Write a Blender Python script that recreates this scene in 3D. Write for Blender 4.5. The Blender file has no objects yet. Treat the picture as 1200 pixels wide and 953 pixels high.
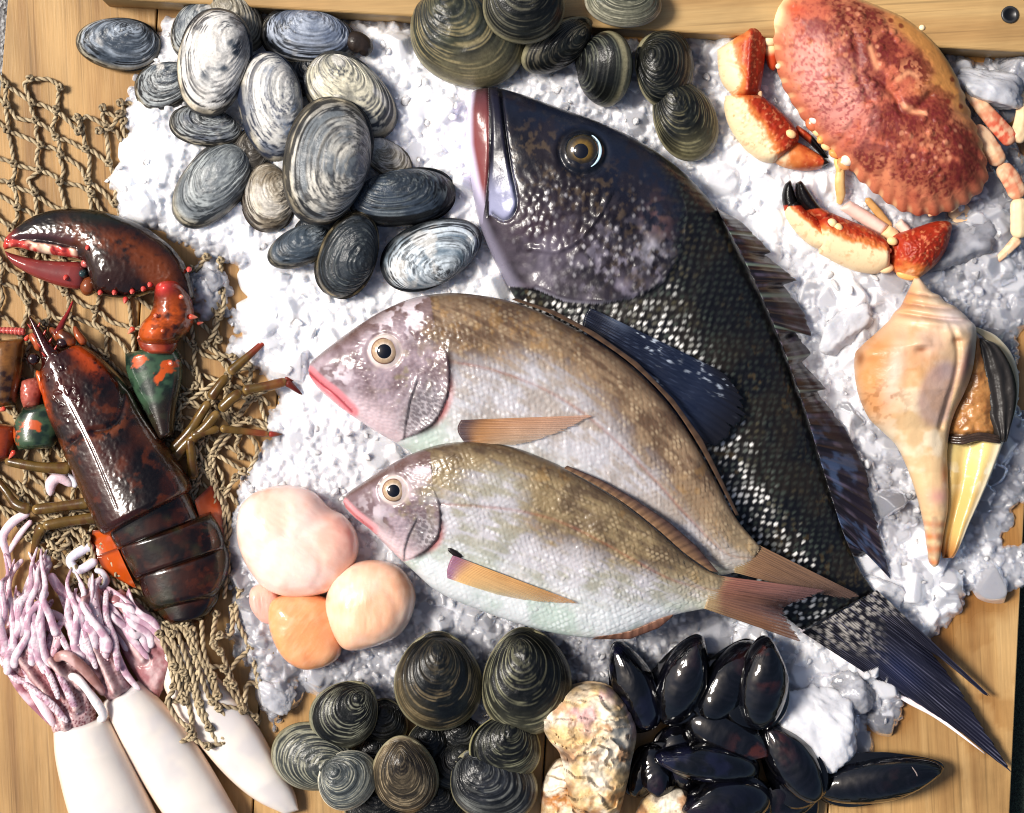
import bpy, math
import numpy as np

# ----------------------------------------------------------------------------
# scale: one unit of the working coordinates is 0.6 mm; x right, y down the board, h up
# ----------------------------------------------------------------------------
S = 0.0006
HC = 2500.0                     # camera height in working units
CX, CY = 600.0, 476.5
scene = bpy.context.scene
COL = scene.collection
PI = math.pi

# ------------------------------------------------------------------ numbers
def A(*p): return np.array(p, float)
def sstep(a, b, x):
    t = np.clip((x - a) / (b - a), 0, 1)
    return t * t * (3 - 2 * t)
def gauss(x, y, cx, cy, rx, ry=None, ang=0):
    ry = rx if ry is None else ry
    c, s = math.cos(math.radians(ang)), math.sin(math.radians(ang))
    dx, dy = x - cx, y - cy
    u, v = (dx * c + dy * s) / rx, (-dx * s + dy * c) / ry
    return np.exp(-(u * u + v * v))
def _h(ix, iy, seed):
    n = (ix.astype(np.int64) * 374761393 + iy.astype(np.int64) * 668265263 + int(seed) * 974634777) & 0xffffffff
    n = ((n ^ (n >> 13)) * 1274126177) & 0xffffffff
    n = n ^ (n >> 16)
    return (n & 0xffff) / 65535.0
def vnoise(x, y, seed=0):
    x = np.asarray(x, float); y = np.asarray(y, float)
    ix, iy = np.floor(x), np.floor(y)
    fx, fy = x - ix, y - iy
    fx = fx * fx * (3 - 2 * fx); fy = fy * fy * (3 - 2 * fy)
    a, b = _h(ix, iy, seed), _h(ix + 1, iy, seed)
    c, d = _h(ix, iy + 1, seed), _h(ix + 1, iy + 1, seed)
    return (a * (1 - fx) + b * fx) * (1 - fy) + (c * (1 - fx) + d * fx) * fy
def fbm(x, y, sc, seed=0, o=4):
    x = np.asarray(x, float) / sc; y = np.asarray(y, float) / sc
    r, amp, tot = 0, 1.0, 0
    for k in range(o):
        r = r + amp * vnoise(x + 17.3 * k, y - 9.1 * k, seed + k); tot += amp
        amp *= .5; x = x * 2.03; y = y * 2.03
    return r / tot
def n1(t, seed=0, o=3):
    return fbm(t, np.zeros_like(t) + .37 + seed * 3.1, 1.0, seed, o)
def worley(x, y, sc, seed=0, jit=.85):
    x = np.asarray(x, float) / sc; y = np.asarray(y, float) / sc
    ix, iy = np.floor(x), np.floor(y)
    f1 = np.full(x.shape, 9.); f2 = np.full(x.shape, 9.); cid = np.zeros(x.shape)
    for ox in (-1, 0, 1):
        for oy in (-1, 0, 1):
            cx, cy = ix + ox, iy + oy
            px = cx + .5 + jit * (_h(cx, cy, seed) - .5); py = cy + .5 + jit * (_h(cx, cy, seed + 5) - .5)
            d = np.hypot(px - x, py - y); i = _h(cx, cy, seed + 9)
            nf2 = np.minimum(f2, np.maximum(f1, d)); cid = np.where(d < f1, i, cid)
            f1 = np.minimum(f1, d); f2 = nf2
    return f1, f2, cid
def spl(P, n, closed=False, lin=False):
    """Catmull-Rom through P, resampled to n points evenly by length"""
    P = np.asarray(P, float)
    if not lin and len(P) > 2:
        Q = np.vstack([P[-1:], P, P[:2]]) if closed else np.vstack([2 * P[0] - P[1], P, 2 * P[-1] - P[-2]])
        out = []; t = np.linspace(0, 1, 14, endpoint=False)[:, None]
        for i in range(len(Q) - 3):
            a, b, c, d = Q[i:i + 4]
            out.append(.5 * (2 * b + (c - a) * t + (2 * a - 5 * b + 4 * c - d) * t ** 2 + (3 * b - a - 3 * c + d) * t ** 3))
        P = np.vstack(out + [Q[-2][None]])
    elif closed:
        P = np.vstack([P, P[:1]])
    L = np.r_[0, np.cumsum(np.linalg.norm(np.diff(P, axis=0), axis=1))]
    tt = np.linspace(0, L[-1], n + 1)[:-1] if closed else np.linspace(0, L[-1], n)
    return np.stack([np.interp(tt, L, P[:, k]) for k in range(P.shape[1])], 1)
def pdist(x, y, P, closed=False, smooth=True):
    """distance to a polyline, position along it 0..1, signed side (+ = left of travel, y down)"""
    P = spl(P, max(12, len(P) * 6), closed) if smooth else np.asarray(P, float)
    if closed: P = np.vstack([P, P[:1]])
    best = np.full(np.shape(x), 1e9); tt = np.zeros(np.shape(x)); sd = np.zeros(np.shape(x))
    n = len(P) - 1
    for i in range(n):
        ax, ay = P[i]; bx, by = P[i + 1]; dx, dy = bx - ax, by - ay
        l2 = dx * dx + dy * dy + 1e-9
        t = np.clip(((x - ax) * dx + (y - ay) * dy) / l2, 0, 1)
        ex, ey = x - ax - t * dx, y - ay - t * dy
        d = np.hypot(ex, ey); m = d < best
        best = np.where(m, d, best); tt = np.where(m, (i + t) / n, tt)
        sd = np.where(m, np.sign(dx * ey - dy * ex), sd)
    return best, tt, sd
def inside(x, y, P):
    P = np.asarray(P, float); r = np.zeros(np.shape(x), bool); j = len(P) - 1
    for i in range(len(P)):
        xi, yi = P[i]; xj, yj = P[j]
        c = ((yi > y) != (yj > y)) & (x < (xj - xi) * (y - yi) / (yj - yi + 1e-12) + xi)
        r ^= c; j = i
    return r

# ------------------------------------------------------------------ colour
def lin(c):
    c = np.asarray(c, float) / 255.
    return np.where(c <= .04045, c / 12.92, ((c + .055) / 1.055) ** 2.4)
def C(r, g, b): return lin((r, g, b))
def mix(a, b, t):
    a = np.asarray(a, float); b = np.asarray(b, float); t = np.asarray(t, float)
    if t.ndim: t = t[..., None]
    return a * (1 - t) + b * t
def full(x, c):
    c = np.asarray(c, float)
    return c if c.ndim > 1 else np.tile(c, np.shape(x) + (1,))

# ------------------------------------------------------------------ mesh
class Part: pass
def grid_faces(n, m, closed_m=False, off=0):
    i = np.arange(n - 1)[:, None]; j = np.arange(m if closed_m else m - 1)[None, :]
    j2 = (j + 1) % m
    return np.stack([i * m + j, i * m + j2, (i + 1) * m + j2, (i + 1) * m + j], -1).reshape(-1, 4) + off
def cat(items):
    """items: (V, quads, tris, col4) -> one"""
    V, Q, T, K = [], [], [], []; o = 0
    for v, q, t, k in items:
        V.append(v); K.append(k)
        if q is not None and len(q): Q.append(np.asarray(q) + o)
        if t is not None and len(t): T.append(np.asarray(t) + o)
        o += len(v)
    return (np.vstack(V), np.vstack(Q) if Q else None, np.vstack(T) if T else None, np.vstack(K))
def c4(col, rough, n):
    col = np.asarray(col, float)
    if col.ndim == 1: col = np.tile(col, (n, 1))
    r = np.full(n, rough, float) if np.ndim(rough) == 0 else np.asarray(rough, float)
    return np.hstack([col.reshape(n, 3), r.reshape(n, 1)])

def make(name, data, mat, parent=None, label=None, cx=0, cy=0, k=1.0, smooth=True, keep=False, z0=0.0):
    al = data[4] if len(data) > 4 else None
    V, Q, T, K = data[:4]
    L = np.empty((len(V), 3))
    L[:, 0] = (V[:, 0] - cx) * S * k; L[:, 1] = -(V[:, 1] - cy) * S * k; L[:, 2] = (V[:, 2] - z0) * S
    nq = 0 if Q is None else len(Q); nt = 0 if T is None else len(T)
    # orientation: closed meshes by volume, sheets by mean normal
    vol = 0.0
    for F in (Q, T):
        if F is None or keep: continue
        a = L[F[:, 0]]; b = L[F[:, 1]]; c = L[F[:, 2]]
        vol += np.einsum('ij,ij->', np.cross(a, b), c)
        if F.shape[1] == 4: vol += np.einsum('ij,ij->', np.cross(a, c), L[F[:, 3]])
    if vol < 0 and not keep:
        if Q is not None: Q = Q[:, ::-1]
        if T is not None: T = T[:, ::-1]
    me = bpy.data.meshes.new(name)
    me.vertices.add(len(V)); me.vertices.foreach_set('co', L.astype(np.float32).ravel())
    loops = np.concatenate([x.ravel() for x in (Q, T) if x is not None]).astype(np.int32)
    st = np.concatenate([np.arange(nq) * 4, nq * 4 + np.arange(nt) * 3]).astype(np.int32)
    me.loops.add(len(loops)); me.loops.foreach_set('vertex_index', loops)
    me.polygons.add(nq + nt); me.polygons.foreach_set('loop_start', st)
    me.polygons.foreach_set('use_smooth', np.full(nq + nt, smooth))
    at = me.color_attributes.new('Col', 'FLOAT_COLOR', 'POINT')
    at.data.foreach_set('color', np.clip(K, 0, 4).astype(np.float32).ravel())
    if al is not None: me.attributes.new('Alp', 'FLOAT', 'POINT').data.foreach_set('value', np.asarray(al, np.float32))
    me.update(calc_edges=True); me.validate()
    me.materials.append(mat)
    o = bpy.data.objects.new(name, me); COL.objects.link(o)
    if parent is not None: o.parent = parent
    if label: o['label'] = label
    return o

class Thing:
    """an Empty at the base of the thing; parts are meshes parented to it"""
    def __init__(s, name, label, cat_, cx, cy, hn=0, group=None, z=0):
        s.cx, s.cy, s.k, s.z = cx, cy, 1 - hn / HC, z
        o = s.o = bpy.data.objects.new(name, None); COL.objects.link(o)
        o.empty_display_size = .01
        o.location = ((cx - CX) * S * s.k, (CY - cy) * S * s.k, z * S)
        o['label'] = label; o['category'] = cat_
        if group: o['group'] = group
    def part(s, name, data, mat, parent=None, label=None, smooth=True, keep=False):
        return make(name, data, mat, s.o if parent is None else parent, label, s.cx, s.cy, s.k, smooth, keep, s.z)

def single(name, label, cat_, data, mat, cx, cy, hn=0, group=None, smooth=True, keep=False):
    """a thing that is one mesh"""
    k = 1 - hn / HC
    o = make(name, data, mat, None, label, cx, cy, k, smooth, keep)
    o.location = ((cx - CX) * S * k, (CY - cy) * S * k, 0)
    o['category'] = cat_
    if group: o['group'] = group
    return o
def setting(name, data, mat, kind='structure', smooth=True, keep=False):
    o = make(name, data, mat, None, None, CX, CY, 1, smooth, keep); o['kind'] = kind
    return o

# ------------------------------------------------------------------ shapes
def endround(s, r0, r1):
    e = np.ones_like(s)
    if r0 > 0: e = e * np.sqrt(np.clip(1 - np.clip(1 - s / r0, 0, 1) ** 2, 0, 1))
    if r1 > 0: e = e * np.sqrt(np.clip(1 - np.clip(1 - (1 - s) / r1, 0, 1) ** 2, 0, 1))
    return e
def loft(Ac, Bc, n, m, T, base, pw=1.0, bot=.6, r0=.06, r1=.06, roll=0, mb=10, disp=None, paint=None, rough=.4,
         lin_=False, sharp=0):
    """solid between two side curves; elliptical sections. T, base: number or f(s)"""
    a = spl(Ac, n, lin=lin_); b = spl(Bc, n, lin=lin_)
    s = np.linspace(0, 1, n)
    ang = np.r_[np.linspace(0, PI, m), np.linspace(PI, 2 * PI, mb + 2)[1:-1]]
    M = len(ang)
    Tv = (T(s) if callable(T) else np.full(n, float(T))) * np.maximum(endround(s, r0, r1), .02)
    Bv = base(s) if callable(base) else np.full(n, float(base))
    Rv = roll(s) if callable(roll) else np.full(n, float(roll))
    mid = (a + b) / 2; hf = (a - b) / 2
    ca, sa = np.cos(ang), np.sin(ang)
    X = mid[:, 0:1] + hf[:, 0:1] * ca; Y = mid[:, 1:2] + hf[:, 1:2] * ca
    prof = np.where(sa >= 0, np.abs(sa) ** pw, -bot * np.abs(sa) ** .8)
    Hh = Bv[:, None] + Tv[:, None] * prof + Rv[:, None] * ca
    p = Part(); p.x, p.y, p.s, p.c = X.ravel(), Y.ravel(), np.repeat(s, M), np.tile(ca, n)
    p.top = np.tile(np.clip(sa, 0, 1), n); p.h = Hh.ravel(); p.n, p.M, p.m = n, M, m
    if disp is not None: p.h = p.h + disp(p) * np.sqrt(p.top)
    V = np.stack([p.x, p.y, p.h], 1)
    Q = grid_faces(n, M, True)
    # end caps
    nv = len(V); V = np.vstack([V, V[:M].mean(0), V[(n - 1) * M:n * M].mean(0)])
    j = np.arange(M); j2 = (j + 1) % M
    T3 = np.vstack([np.stack([np.full(M, nv), j2, j], 1), np.stack([np.full(M, nv + 1), (n - 1) * M + j, (n - 1) * M + j2], 1)])
    if paint is not None:
        r = paint(p); col, rg = r if isinstance(r, tuple) else (r, rough)
    else: col, rg = full(p.x, (.5, .5, .5)), rough
    K = c4(col, rg, n * M); K = np.vstack([K, K[:M].mean(0), K[(n - 1) * M:n * M].mean(0)])
    p.data = (V, Q, T3, K)
    return p
def dome(out, c, n, m, H, base, pw=.55, q=2.0, Hb=None, disp=None, paint=None, rough=.4, lin_=False, nb=8):
    """solid from a closed outline: rings from a centre, domed above and below"""
    E = spl(out, m, True, lin=lin_); c = A(*c)
    Hb = H * .4 if Hb is None else Hb
    rt = np.sin(np.linspace(0, PI / 2, n)); rb = np.sin(np.linspace(PI / 2, 0, nb))[1:]
    rr = np.r_[rt, rb]; up = np.r_[np.ones(n), -np.ones(nb - 1)]
    X = c[0] + rr[:, None] * (E[:, 0] - c[0]); Y = c[1] + rr[:, None] * (E[:, 1] - c[1])
    f = np.clip(1 - rr ** q, 0, 1) ** pw
    Z = np.where(up > 0, H * f, -Hb * f)[:, None] + np.zeros(m)
    bs = base(X, Y) if callable(base) else base
    p = Part(); p.x, p.y = X.ravel(), Y.ravel(); p.h = (Z + bs).ravel(); p.r = np.repeat(rr, m)
    p.a = np.tile(np.linspace(0, 2 * PI, m, endpoint=False), len(rr)); p.top = np.repeat(np.where(up > 0, np.clip(f, 0, 1), 0), m)
    if disp is not None: p.h = p.h + disp(p) * np.where(p.top > 0, np.minimum(1, p.top * 2), 0)
    V = np.stack([p.x, p.y, p.h], 1)
    if paint is not None:
        r = paint(p); col, rg = r if isinstance(r, tuple) else (r, rough)
    else: col, rg = full(p.x, (.5, .5, .5)), rough
    p.data = (V, grid_faces(len(rr), m, True), None, c4(col, rg, len(V)))
    return p
def tube(P, rad, m=10, step=2.0, flat=1.0, paint=None, rough=.4, twist=None, lin_=False, rd=True):
    """tube along 3-D path; rad number, list or f(s); twist=(pitch, strands, depth)"""
    P = np.asarray(P, float); Ls = np.linalg.norm(np.diff(P, axis=0), axis=1).sum()
    n = max(4, int(Ls / step)); c = spl(P, n, lin=lin_)
    s = np.linspace(0, 1, n)
    if callable(rad): R = rad(s)
    elif np.ndim(rad): R = np.interp(s, np.linspace(0, 1, len(rad)), rad)
    else: R = np.full(n, float(rad))
    if rd:
        e = np.minimum(.5, np.maximum(R.max(), 1) / Ls); R = R * np.maximum(endround(s, e, e), .08)
    t = np.gradient(c, axis=0); t /= np.linalg.norm(t, axis=1)[:, None] + 1e-9
    up = np.tile(A(0, 0, 1), (n, 1)); sd = np.cross(t, up)
    ln = np.linalg.norm(sd, axis=1)[:, None]; sd = np.where(ln > .05, sd / (ln + 1e-9), A(1, 0, 0))
    nr = np.cross(sd, t)
    an = np.linspace(0, 2 * PI, m, endpoint=False)
    Rr = R[:, None] + np.zeros(m); ph = None
    if twist:
        pitch, st, dep = twist
        ph = np.cos(st * an[None, :] - 2 * PI * (s * Ls)[:, None] / pitch)
        Rr = Rr * (1 + dep * ph)
    V = c[:, None, :] + sd[:, None, :] * (Rr * np.cos(an))[..., None] + nr[:, None, :] * (Rr * np.sin(an) * flat)[..., None]
    p = Part(); p.s = np.repeat(s, m); p.a = np.tile(an, n); p.len = Ls; p.ph = None if ph is None else ph.ravel()
    V = V.reshape(-1, 3); p.x, p.y, p.h = V.T
    nv = len(V); V = np.vstack([V, c[:1], c[-1:]])
    j = np.arange(m); j2 = (j + 1) % m
    T3 = np.vstack([np.stack([np.full(m, nv), j, j2], 1), np.stack([np.full(m, nv + 1), (n - 1) * m + j2, (n - 1) * m + j], 1)])
    if paint is not None:
        r = paint(p); col, rg = r if isinstance(r, tuple) else (r, rough)
    else: col, rg = full(p.x, (.5, .5, .5)), rough
    K = c4(col, rg, nv); K = np.vstack([K, K[:1], K[-1:]])
    p.data = (V, grid_faces(n, m, True)[:, ::-1], T3, K)
    return p
def sheet(Ac, Bc, n, m, hA, hB, th=1.3, rays=0, ramp=1.0, paint=None, rough=.4, linB=True, linA=False, arch=0, hf=None, fray=0, wav=0, drape=None, lift=0, alpha=None):
    """thin closed fin between a base curve and a tip curve"""
    a = spl(Ac, n, lin=linA); b = spl(Bc, n, lin=linB)
    v = np.linspace(0, 1, m); u = np.linspace(0, 1, n)
    if fray:
        fr = 1 - fray * (n1(u * n * .35, 3, 2) ** 1.5 + .5 * (vnoise(u * n * .9, u * 0 + 2.5) > .72)); b = a + (b - a) * fr[:, None]
    X = a[:, None, 0] + (b - a)[:, None, 0] * v; Y = a[:, None, 1] + (b - a)[:, None, 1] * v
    hA = np.asarray(hA, float); hB = np.asarray(hB, float)
    hA = np.interp(u, np.linspace(0, 1, hA.size), hA.ravel()); hB = np.interp(u, np.linspace(0, 1, hB.size), hB.ravel())
    Z = hA[:, None] + (hB - hA)[:, None] * v + arch * np.sin(PI * v)
    if rays: Z = Z + ramp * (.5 + .5 * np.cos(2 * PI * rays * u))[:, None] * (1 - .5 * v) + .3 * ramp * np.sin(2 * PI * rays * 2.7 * u + 1)[:, None]
    if wav: Z = Z + wav * (fbm(u[:, None] * 4 + 0 * v, v * 2 + 0 * u[:, None], 1, 5, 2) - .5) * 2 * v
    if hf is not None: Z = Z + hf(X, Y)
    if drape is not None: Z = drape(X, Y) + hA[:, None] + lift * v ** 2 + (Z - (hA[:, None] + (hB - hA)[:, None] * v))
    p = Part(); p.x, p.y = X.ravel(), Y.ravel(); p.u = np.repeat(u, m); p.v = np.tile(v, n); p.h = Z.ravel()
    t = th * (1 - .7 * p.v)
    V = np.vstack([np.stack([p.x, p.y, p.h + t], 1), np.stack([p.x, p.y, p.h - t], 1)])
    N = n * m; Q = [grid_faces(n, m), grid_faces(n, m)[:, ::-1] + N]
    i = np.arange(m - 1); Q.append(np.stack([i + 1, i, i + N, i + 1 + N], 1)); e = (n - 1) * m + i
    Q.append(np.stack([e, e + 1, e + 1 + N, e + N], 1))
    i = np.arange(n - 1) * m; Q.append(np.stack([i, i + m, i + m + N, i + N], 1)); e = i + m - 1
    Q.append(np.stack([e + m, e, e + N, e + m + N], 1))
    r = paint(p); col, rg = r if isinstance(r, tuple) else (r, rough)
    K = c4(col, rg, N)
    p.data = (V, np.vstack(Q), None, np.vstack([K, K]))
    if alpha is not None: al = np.clip(alpha(p), 0, 1); p.data = p.data + (np.r_[al, al],)
    return p
_ico = {}
def ico(sub):
    if sub in _ico: return _ico[sub]
    t = (1 + 5 ** .5) / 2
    v = [A(-1, t, 0), A(1, t, 0), A(-1, -t, 0), A(1, -t, 0), A(0, -1, t), A(0, 1, t), A(0, -1, -t), A(0, 1, -t), A(t, 0, -1), A(t, 0, 1), A(-t, 0, -1), A(-t, 0, 1)]
    v = [x / np.linalg.norm(x) for x in v]
    f = [(0, 11, 5), (0, 5, 1), (0, 1, 7), (0, 7, 10), (0, 10, 11), (1, 5, 9), (5, 11, 4), (11, 10, 2), (10, 7, 6), (7, 1, 8), (3, 9, 4), (3, 4, 2), (3, 2, 6), (3, 6, 8), (3, 8, 9), (4, 9, 5), (2, 4, 11), (6, 2, 10), (8, 6, 7), (9, 8, 1)]
    for _ in range(sub):
        cache = {}; nf = []
        def mid(a, b):
            k = (min(a, b), max(a, b))
            if k not in cache:
                w = v[a] + v[b]; v.append(w / np.linalg.norm(w)); cache[k] = len(v) - 1
            return cache[k]
        for a, b, c in f:
            x, y, z = mid(a, b), mid(b, c), mid(c, a)
            nf += [(a, x, z), (b, y, x), (c, z, y), (x, y, z)]
        f = nf
    # y-down coordinates mirror the sphere, so faces are turned
    _ico[sub] = (np.array(v), np.array(f)[:, ::-1])
    return _ico[sub]
def ball(x, y, h, rx, ry=None, rz=None, ang=0, sub=3, col=(.5, .5, .5), rough=.3, paint=None):
    v, f = ico(sub); ry = rx if ry is None else ry; rz = rx if rz is None else rz
    c, s = math.cos(math.radians(ang)), math.sin(math.radians(ang))
    lx, ly = v[:, 0] * rx, v[:, 1] * ry
    V = np.stack([x + lx * c - ly * s, y + lx * s + ly * c, h + v[:, 2] * rz], 1)
    if paint is not None:
        r = paint(V, v); col, rough = r if isinstance(r, tuple) else (r, rough)
    return (V, None, f, c4(col, rough, len(V)))
def spike(p, q, r, col, tipcol=None, rough=.25):
    """a conical spine from p to q (x, y, h)"""
    tc = col if tipcol is None else tipcol
    return tube([p, (A(*p) + A(*q)) / 2, q], lambda s: r * (1 - .8 * s), m=8, step=max(1.0, r * .3),
                paint=lambda t: mix(full(t.x, col), tc, sstep(.2, .9, t.s)), rough=rough).data
def hat(data, x, y):
    """height of the upper surface nearest to (x, y)"""
    V = data[0]; x = np.atleast_1d(np.asarray(x, float)); y = np.atleast_1d(np.asarray(y, float)); out = []
    for a, b in zip(x.ravel(), y.ravel()):
        d = np.hypot(V[:, 0] - a, V[:, 1] - b); m = d < max(5, d.min() + 3)
        out.append(V[m, 2].max())
    return np.array(out)

def hmap(data, cell=4.0):
    """upper surface as a function of (x, y), from a coarse grid of maxima"""
    V = data[0]; x0, y0 = V[:, 0].min() - 20, V[:, 1].min() - 20
    nx, ny = int((V[:, 0].max() + 20 - x0) / cell) + 2, int((V[:, 1].max() + 20 - y0) / cell) + 2
    G = np.full((ny, nx), -1e3)
    np.maximum.at(G, (((V[:, 1] - y0) / cell).astype(int), ((V[:, 0] - x0) / cell).astype(int)), V[:, 2])
    for _ in range(14):                                        # spread outwards, falling off
        P = np.pad(G, 1, constant_values=-1e3); N_ = np.max([P[:-2, 1:-1], P[2:, 1:-1], P[1:-1, :-2], P[1:-1, 2:]], 0) - 2.5
        G = np.where(G < -500, N_, G)
    G = np.where(G < -500, 0, G)
    for _ in range(2):
        P = np.pad(G, 1, mode='edge'); G = (P[:-2, 1:-1] + P[2:, 1:-1] + P[1:-1, :-2] + P[1:-1, 2:] + 2 * P[1:-1, 1:-1]) / 6
    def f(X, Y):
        fx = np.clip((X - x0) / cell - .5, 0, nx - 1.001); fy = np.clip((Y - y0) / cell - .5, 0, ny - 1.001)
        ix, iy = fx.astype(int), fy.astype(int); tx, ty = fx - ix, fy - iy
        return (G[iy, ix] * (1 - tx) + G[iy, ix + 1] * tx) * (1 - ty) + (G[iy + 1, ix] * (1 - tx) + G[iy + 1, ix + 1] * tx) * ty
    return f
# ------------------------------------------------------------------ materials
def material(name, bump=(0, 0), sss=0, sssr=(1, .4, .3), sssc=.004, coat=0, coatr=.08, spec=.28, trans=0, ior=1.45, metal=0,
             cn=(0, 0), bump2=(0, 0), sheen=0, alpha=1.0):
    """Principled; base colour from the painted pigment, its 4th channel is roughness. bump=(size px, strength)"""
    mt = bpy.data.materials.new(name); mt.use_nodes = True; nt = mt.node_tree; N, L = nt.nodes, nt.links
    b = N['Principled BSDF']; at = N.new('ShaderNodeAttribute'); at.attribute_name = 'Col'
    tc = N.new('ShaderNodeTexCoord')
    src = at.outputs['Color']
    if cn[1]:
        nz = N.new('ShaderNodeTexNoise'); nz.inputs['Scale'].default_value = 1 / (cn[0] * S); nz.inputs['Detail'].default_value = 4
        L.new(tc.outputs['Object'], nz.inputs['Vector'])
        mr = N.new('ShaderNodeMapRange'); mr.inputs['To Min'].default_value = 1 - cn[1]; mr.inputs['To Max'].default_value = 1 + cn[1]
        mr.inputs['From Min'].default_value = .25; mr.inputs['From Max'].default_value = .75
        L.new(nz.outputs['Fac'], mr.inputs['Value'])
        mx = N.new('ShaderNodeMix'); mx.data_type = 'RGBA'; mx.blend_type = 'MULTIPLY'; mx.inputs['Factor'].default_value = 1
        L.new(src, mx.inputs['A']); L.new(mr.outputs['Result'], mx.inputs['B']); src = mx.outputs['Result']
    L.new(src, b.inputs['Base Color']); L.new(at.outputs['Alpha'], b.inputs['Roughness'])
    b.inputs['Specular IOR Level'].default_value = spec; b.inputs['IOR'].default_value = ior
    b.inputs['Metallic'].default_value = metal
    if sss:
        b.inputs['Subsurface Weight'].default_value = sss; b.inputs['Subsurface Radius'].default_value = sssr
        b.inputs['Subsurface Scale'].default_value = sssc
    if coat: b.inputs['Coat Weight'].default_value = coat * .5; b.inputs['Coat Roughness'].default_value = coatr
    if trans: b.inputs['Transmission Weight'].default_value = trans
    if alpha < 1:
        aa = N.new('ShaderNodeAttribute'); aa.attribute_name = 'Alp'; L.new(aa.outputs['Fac'], b.inputs['Alpha'])
    if sheen: b.inputs['Sheen Weight'].default_value = sheen
    prev = None
    for sz, st in (bump, bump2):
        if not st: continue
        nz = N.new('ShaderNodeTexNoise'); nz.inputs['Scale'].default_value = 1 / (sz * S); nz.inputs['Detail'].default_value = 3
        L.new(tc.outputs['Object'], nz.inputs['Vector'])
        bp = N.new('ShaderNodeBump'); bp.inputs['Strength'].default_value = st; bp.inputs['Distance'].default_value = sz * S * .5
        L.new(nz.outputs['Fac'], bp.inputs['Height'])
        if prev is not None: L.new(prev, bp.inputs['Normal'])
        prev = bp.outputs['Normal']
    if prev is not None:
        L.new(prev, b.inputs['Normal'])
        if coat: L.new(prev, b.inputs['Coat Normal'])
    return mt

rng = np.random.default_rng(11)
M_EYE = material('fish_eye', coat=1, coatr=.02, spec=.8)
# ----------------------------------------------------------------------------
# camera, light, world
# ----------------------------------------------------------------------------
cam = bpy.data.cameras.new('camera'); co = bpy.data.objects.new('camera', cam); COL.objects.link(co)
co.location = (0, 0, HC * S); cam.sensor_fit = 'HORIZONTAL'
cam.angle = 2 * math.atan(600 / HC); cam.clip_start = .05; cam.clip_end = 100
scene.camera = co
SUN_EL, SUN_AZ = 50, -78         # elevation; azimuth from +Y, negative = towards the left of the picture
w = bpy.data.worlds.new('World'); scene.world = w; w.use_nodes = True
wn = w.node_tree; bg = wn.nodes['Background']; sk = wn.nodes.new('ShaderNodeTexSky'); sk.sky_type = 'NISHITA'
sk.sun_disc = False; sk.sun_elevation = math.radians(SUN_EL); sk.sun_rotation = math.radians(SUN_AZ)
sk.air_density = 1.0; sk.dust_density = 4.0; sk.ozone_density = 1.0
wn.links.new(sk.outputs['Color'], bg.inputs['Color']); bg.inputs['Strength'].default_value = .05
sl = bpy.data.lights.new('sun', 'SUN'); sl.energy = 2.8; sl.angle = math.radians(16); sl.color = (1, .945, .87)
so = bpy.data.objects.new('sun', sl); COL.objects.link(so)
el, az = math.radians(SUN_EL), math.radians(SUN_AZ)

from mathutils import Vector
sv = Vector((math.sin(az) * math.cos(el), math.cos(az) * math.cos(el), math.sin(el)))
so.rotation_euler = sv.to_track_quat('Z', 'Y').to_euler()
so.location = sv * 3
vs = scene.view_settings
scene.display_settings.display_device = 'sRGB'
vs.view_transform = 'Standard'; vs.look = 'None'; vs.exposure = .88; vs.gamma = 1.0
scene.cycles.use_denoising = True; scene.cycles.pixel_filter_type = 'BLACKMAN_HARRIS'; scene.cycles.filter_width = 1.05
scene.cycles.max_bounces = 10; scene.cycles.transmission_bounces = 8; scene.cycles.diffuse_bounces = 4
scene.cycles.glossy_bounces = 4; scene.cycles.sample_clamp_indirect = 4.0
scene.cycles.caustics_reflective = False; scene.cycles.caustics_refractive = False

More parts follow.
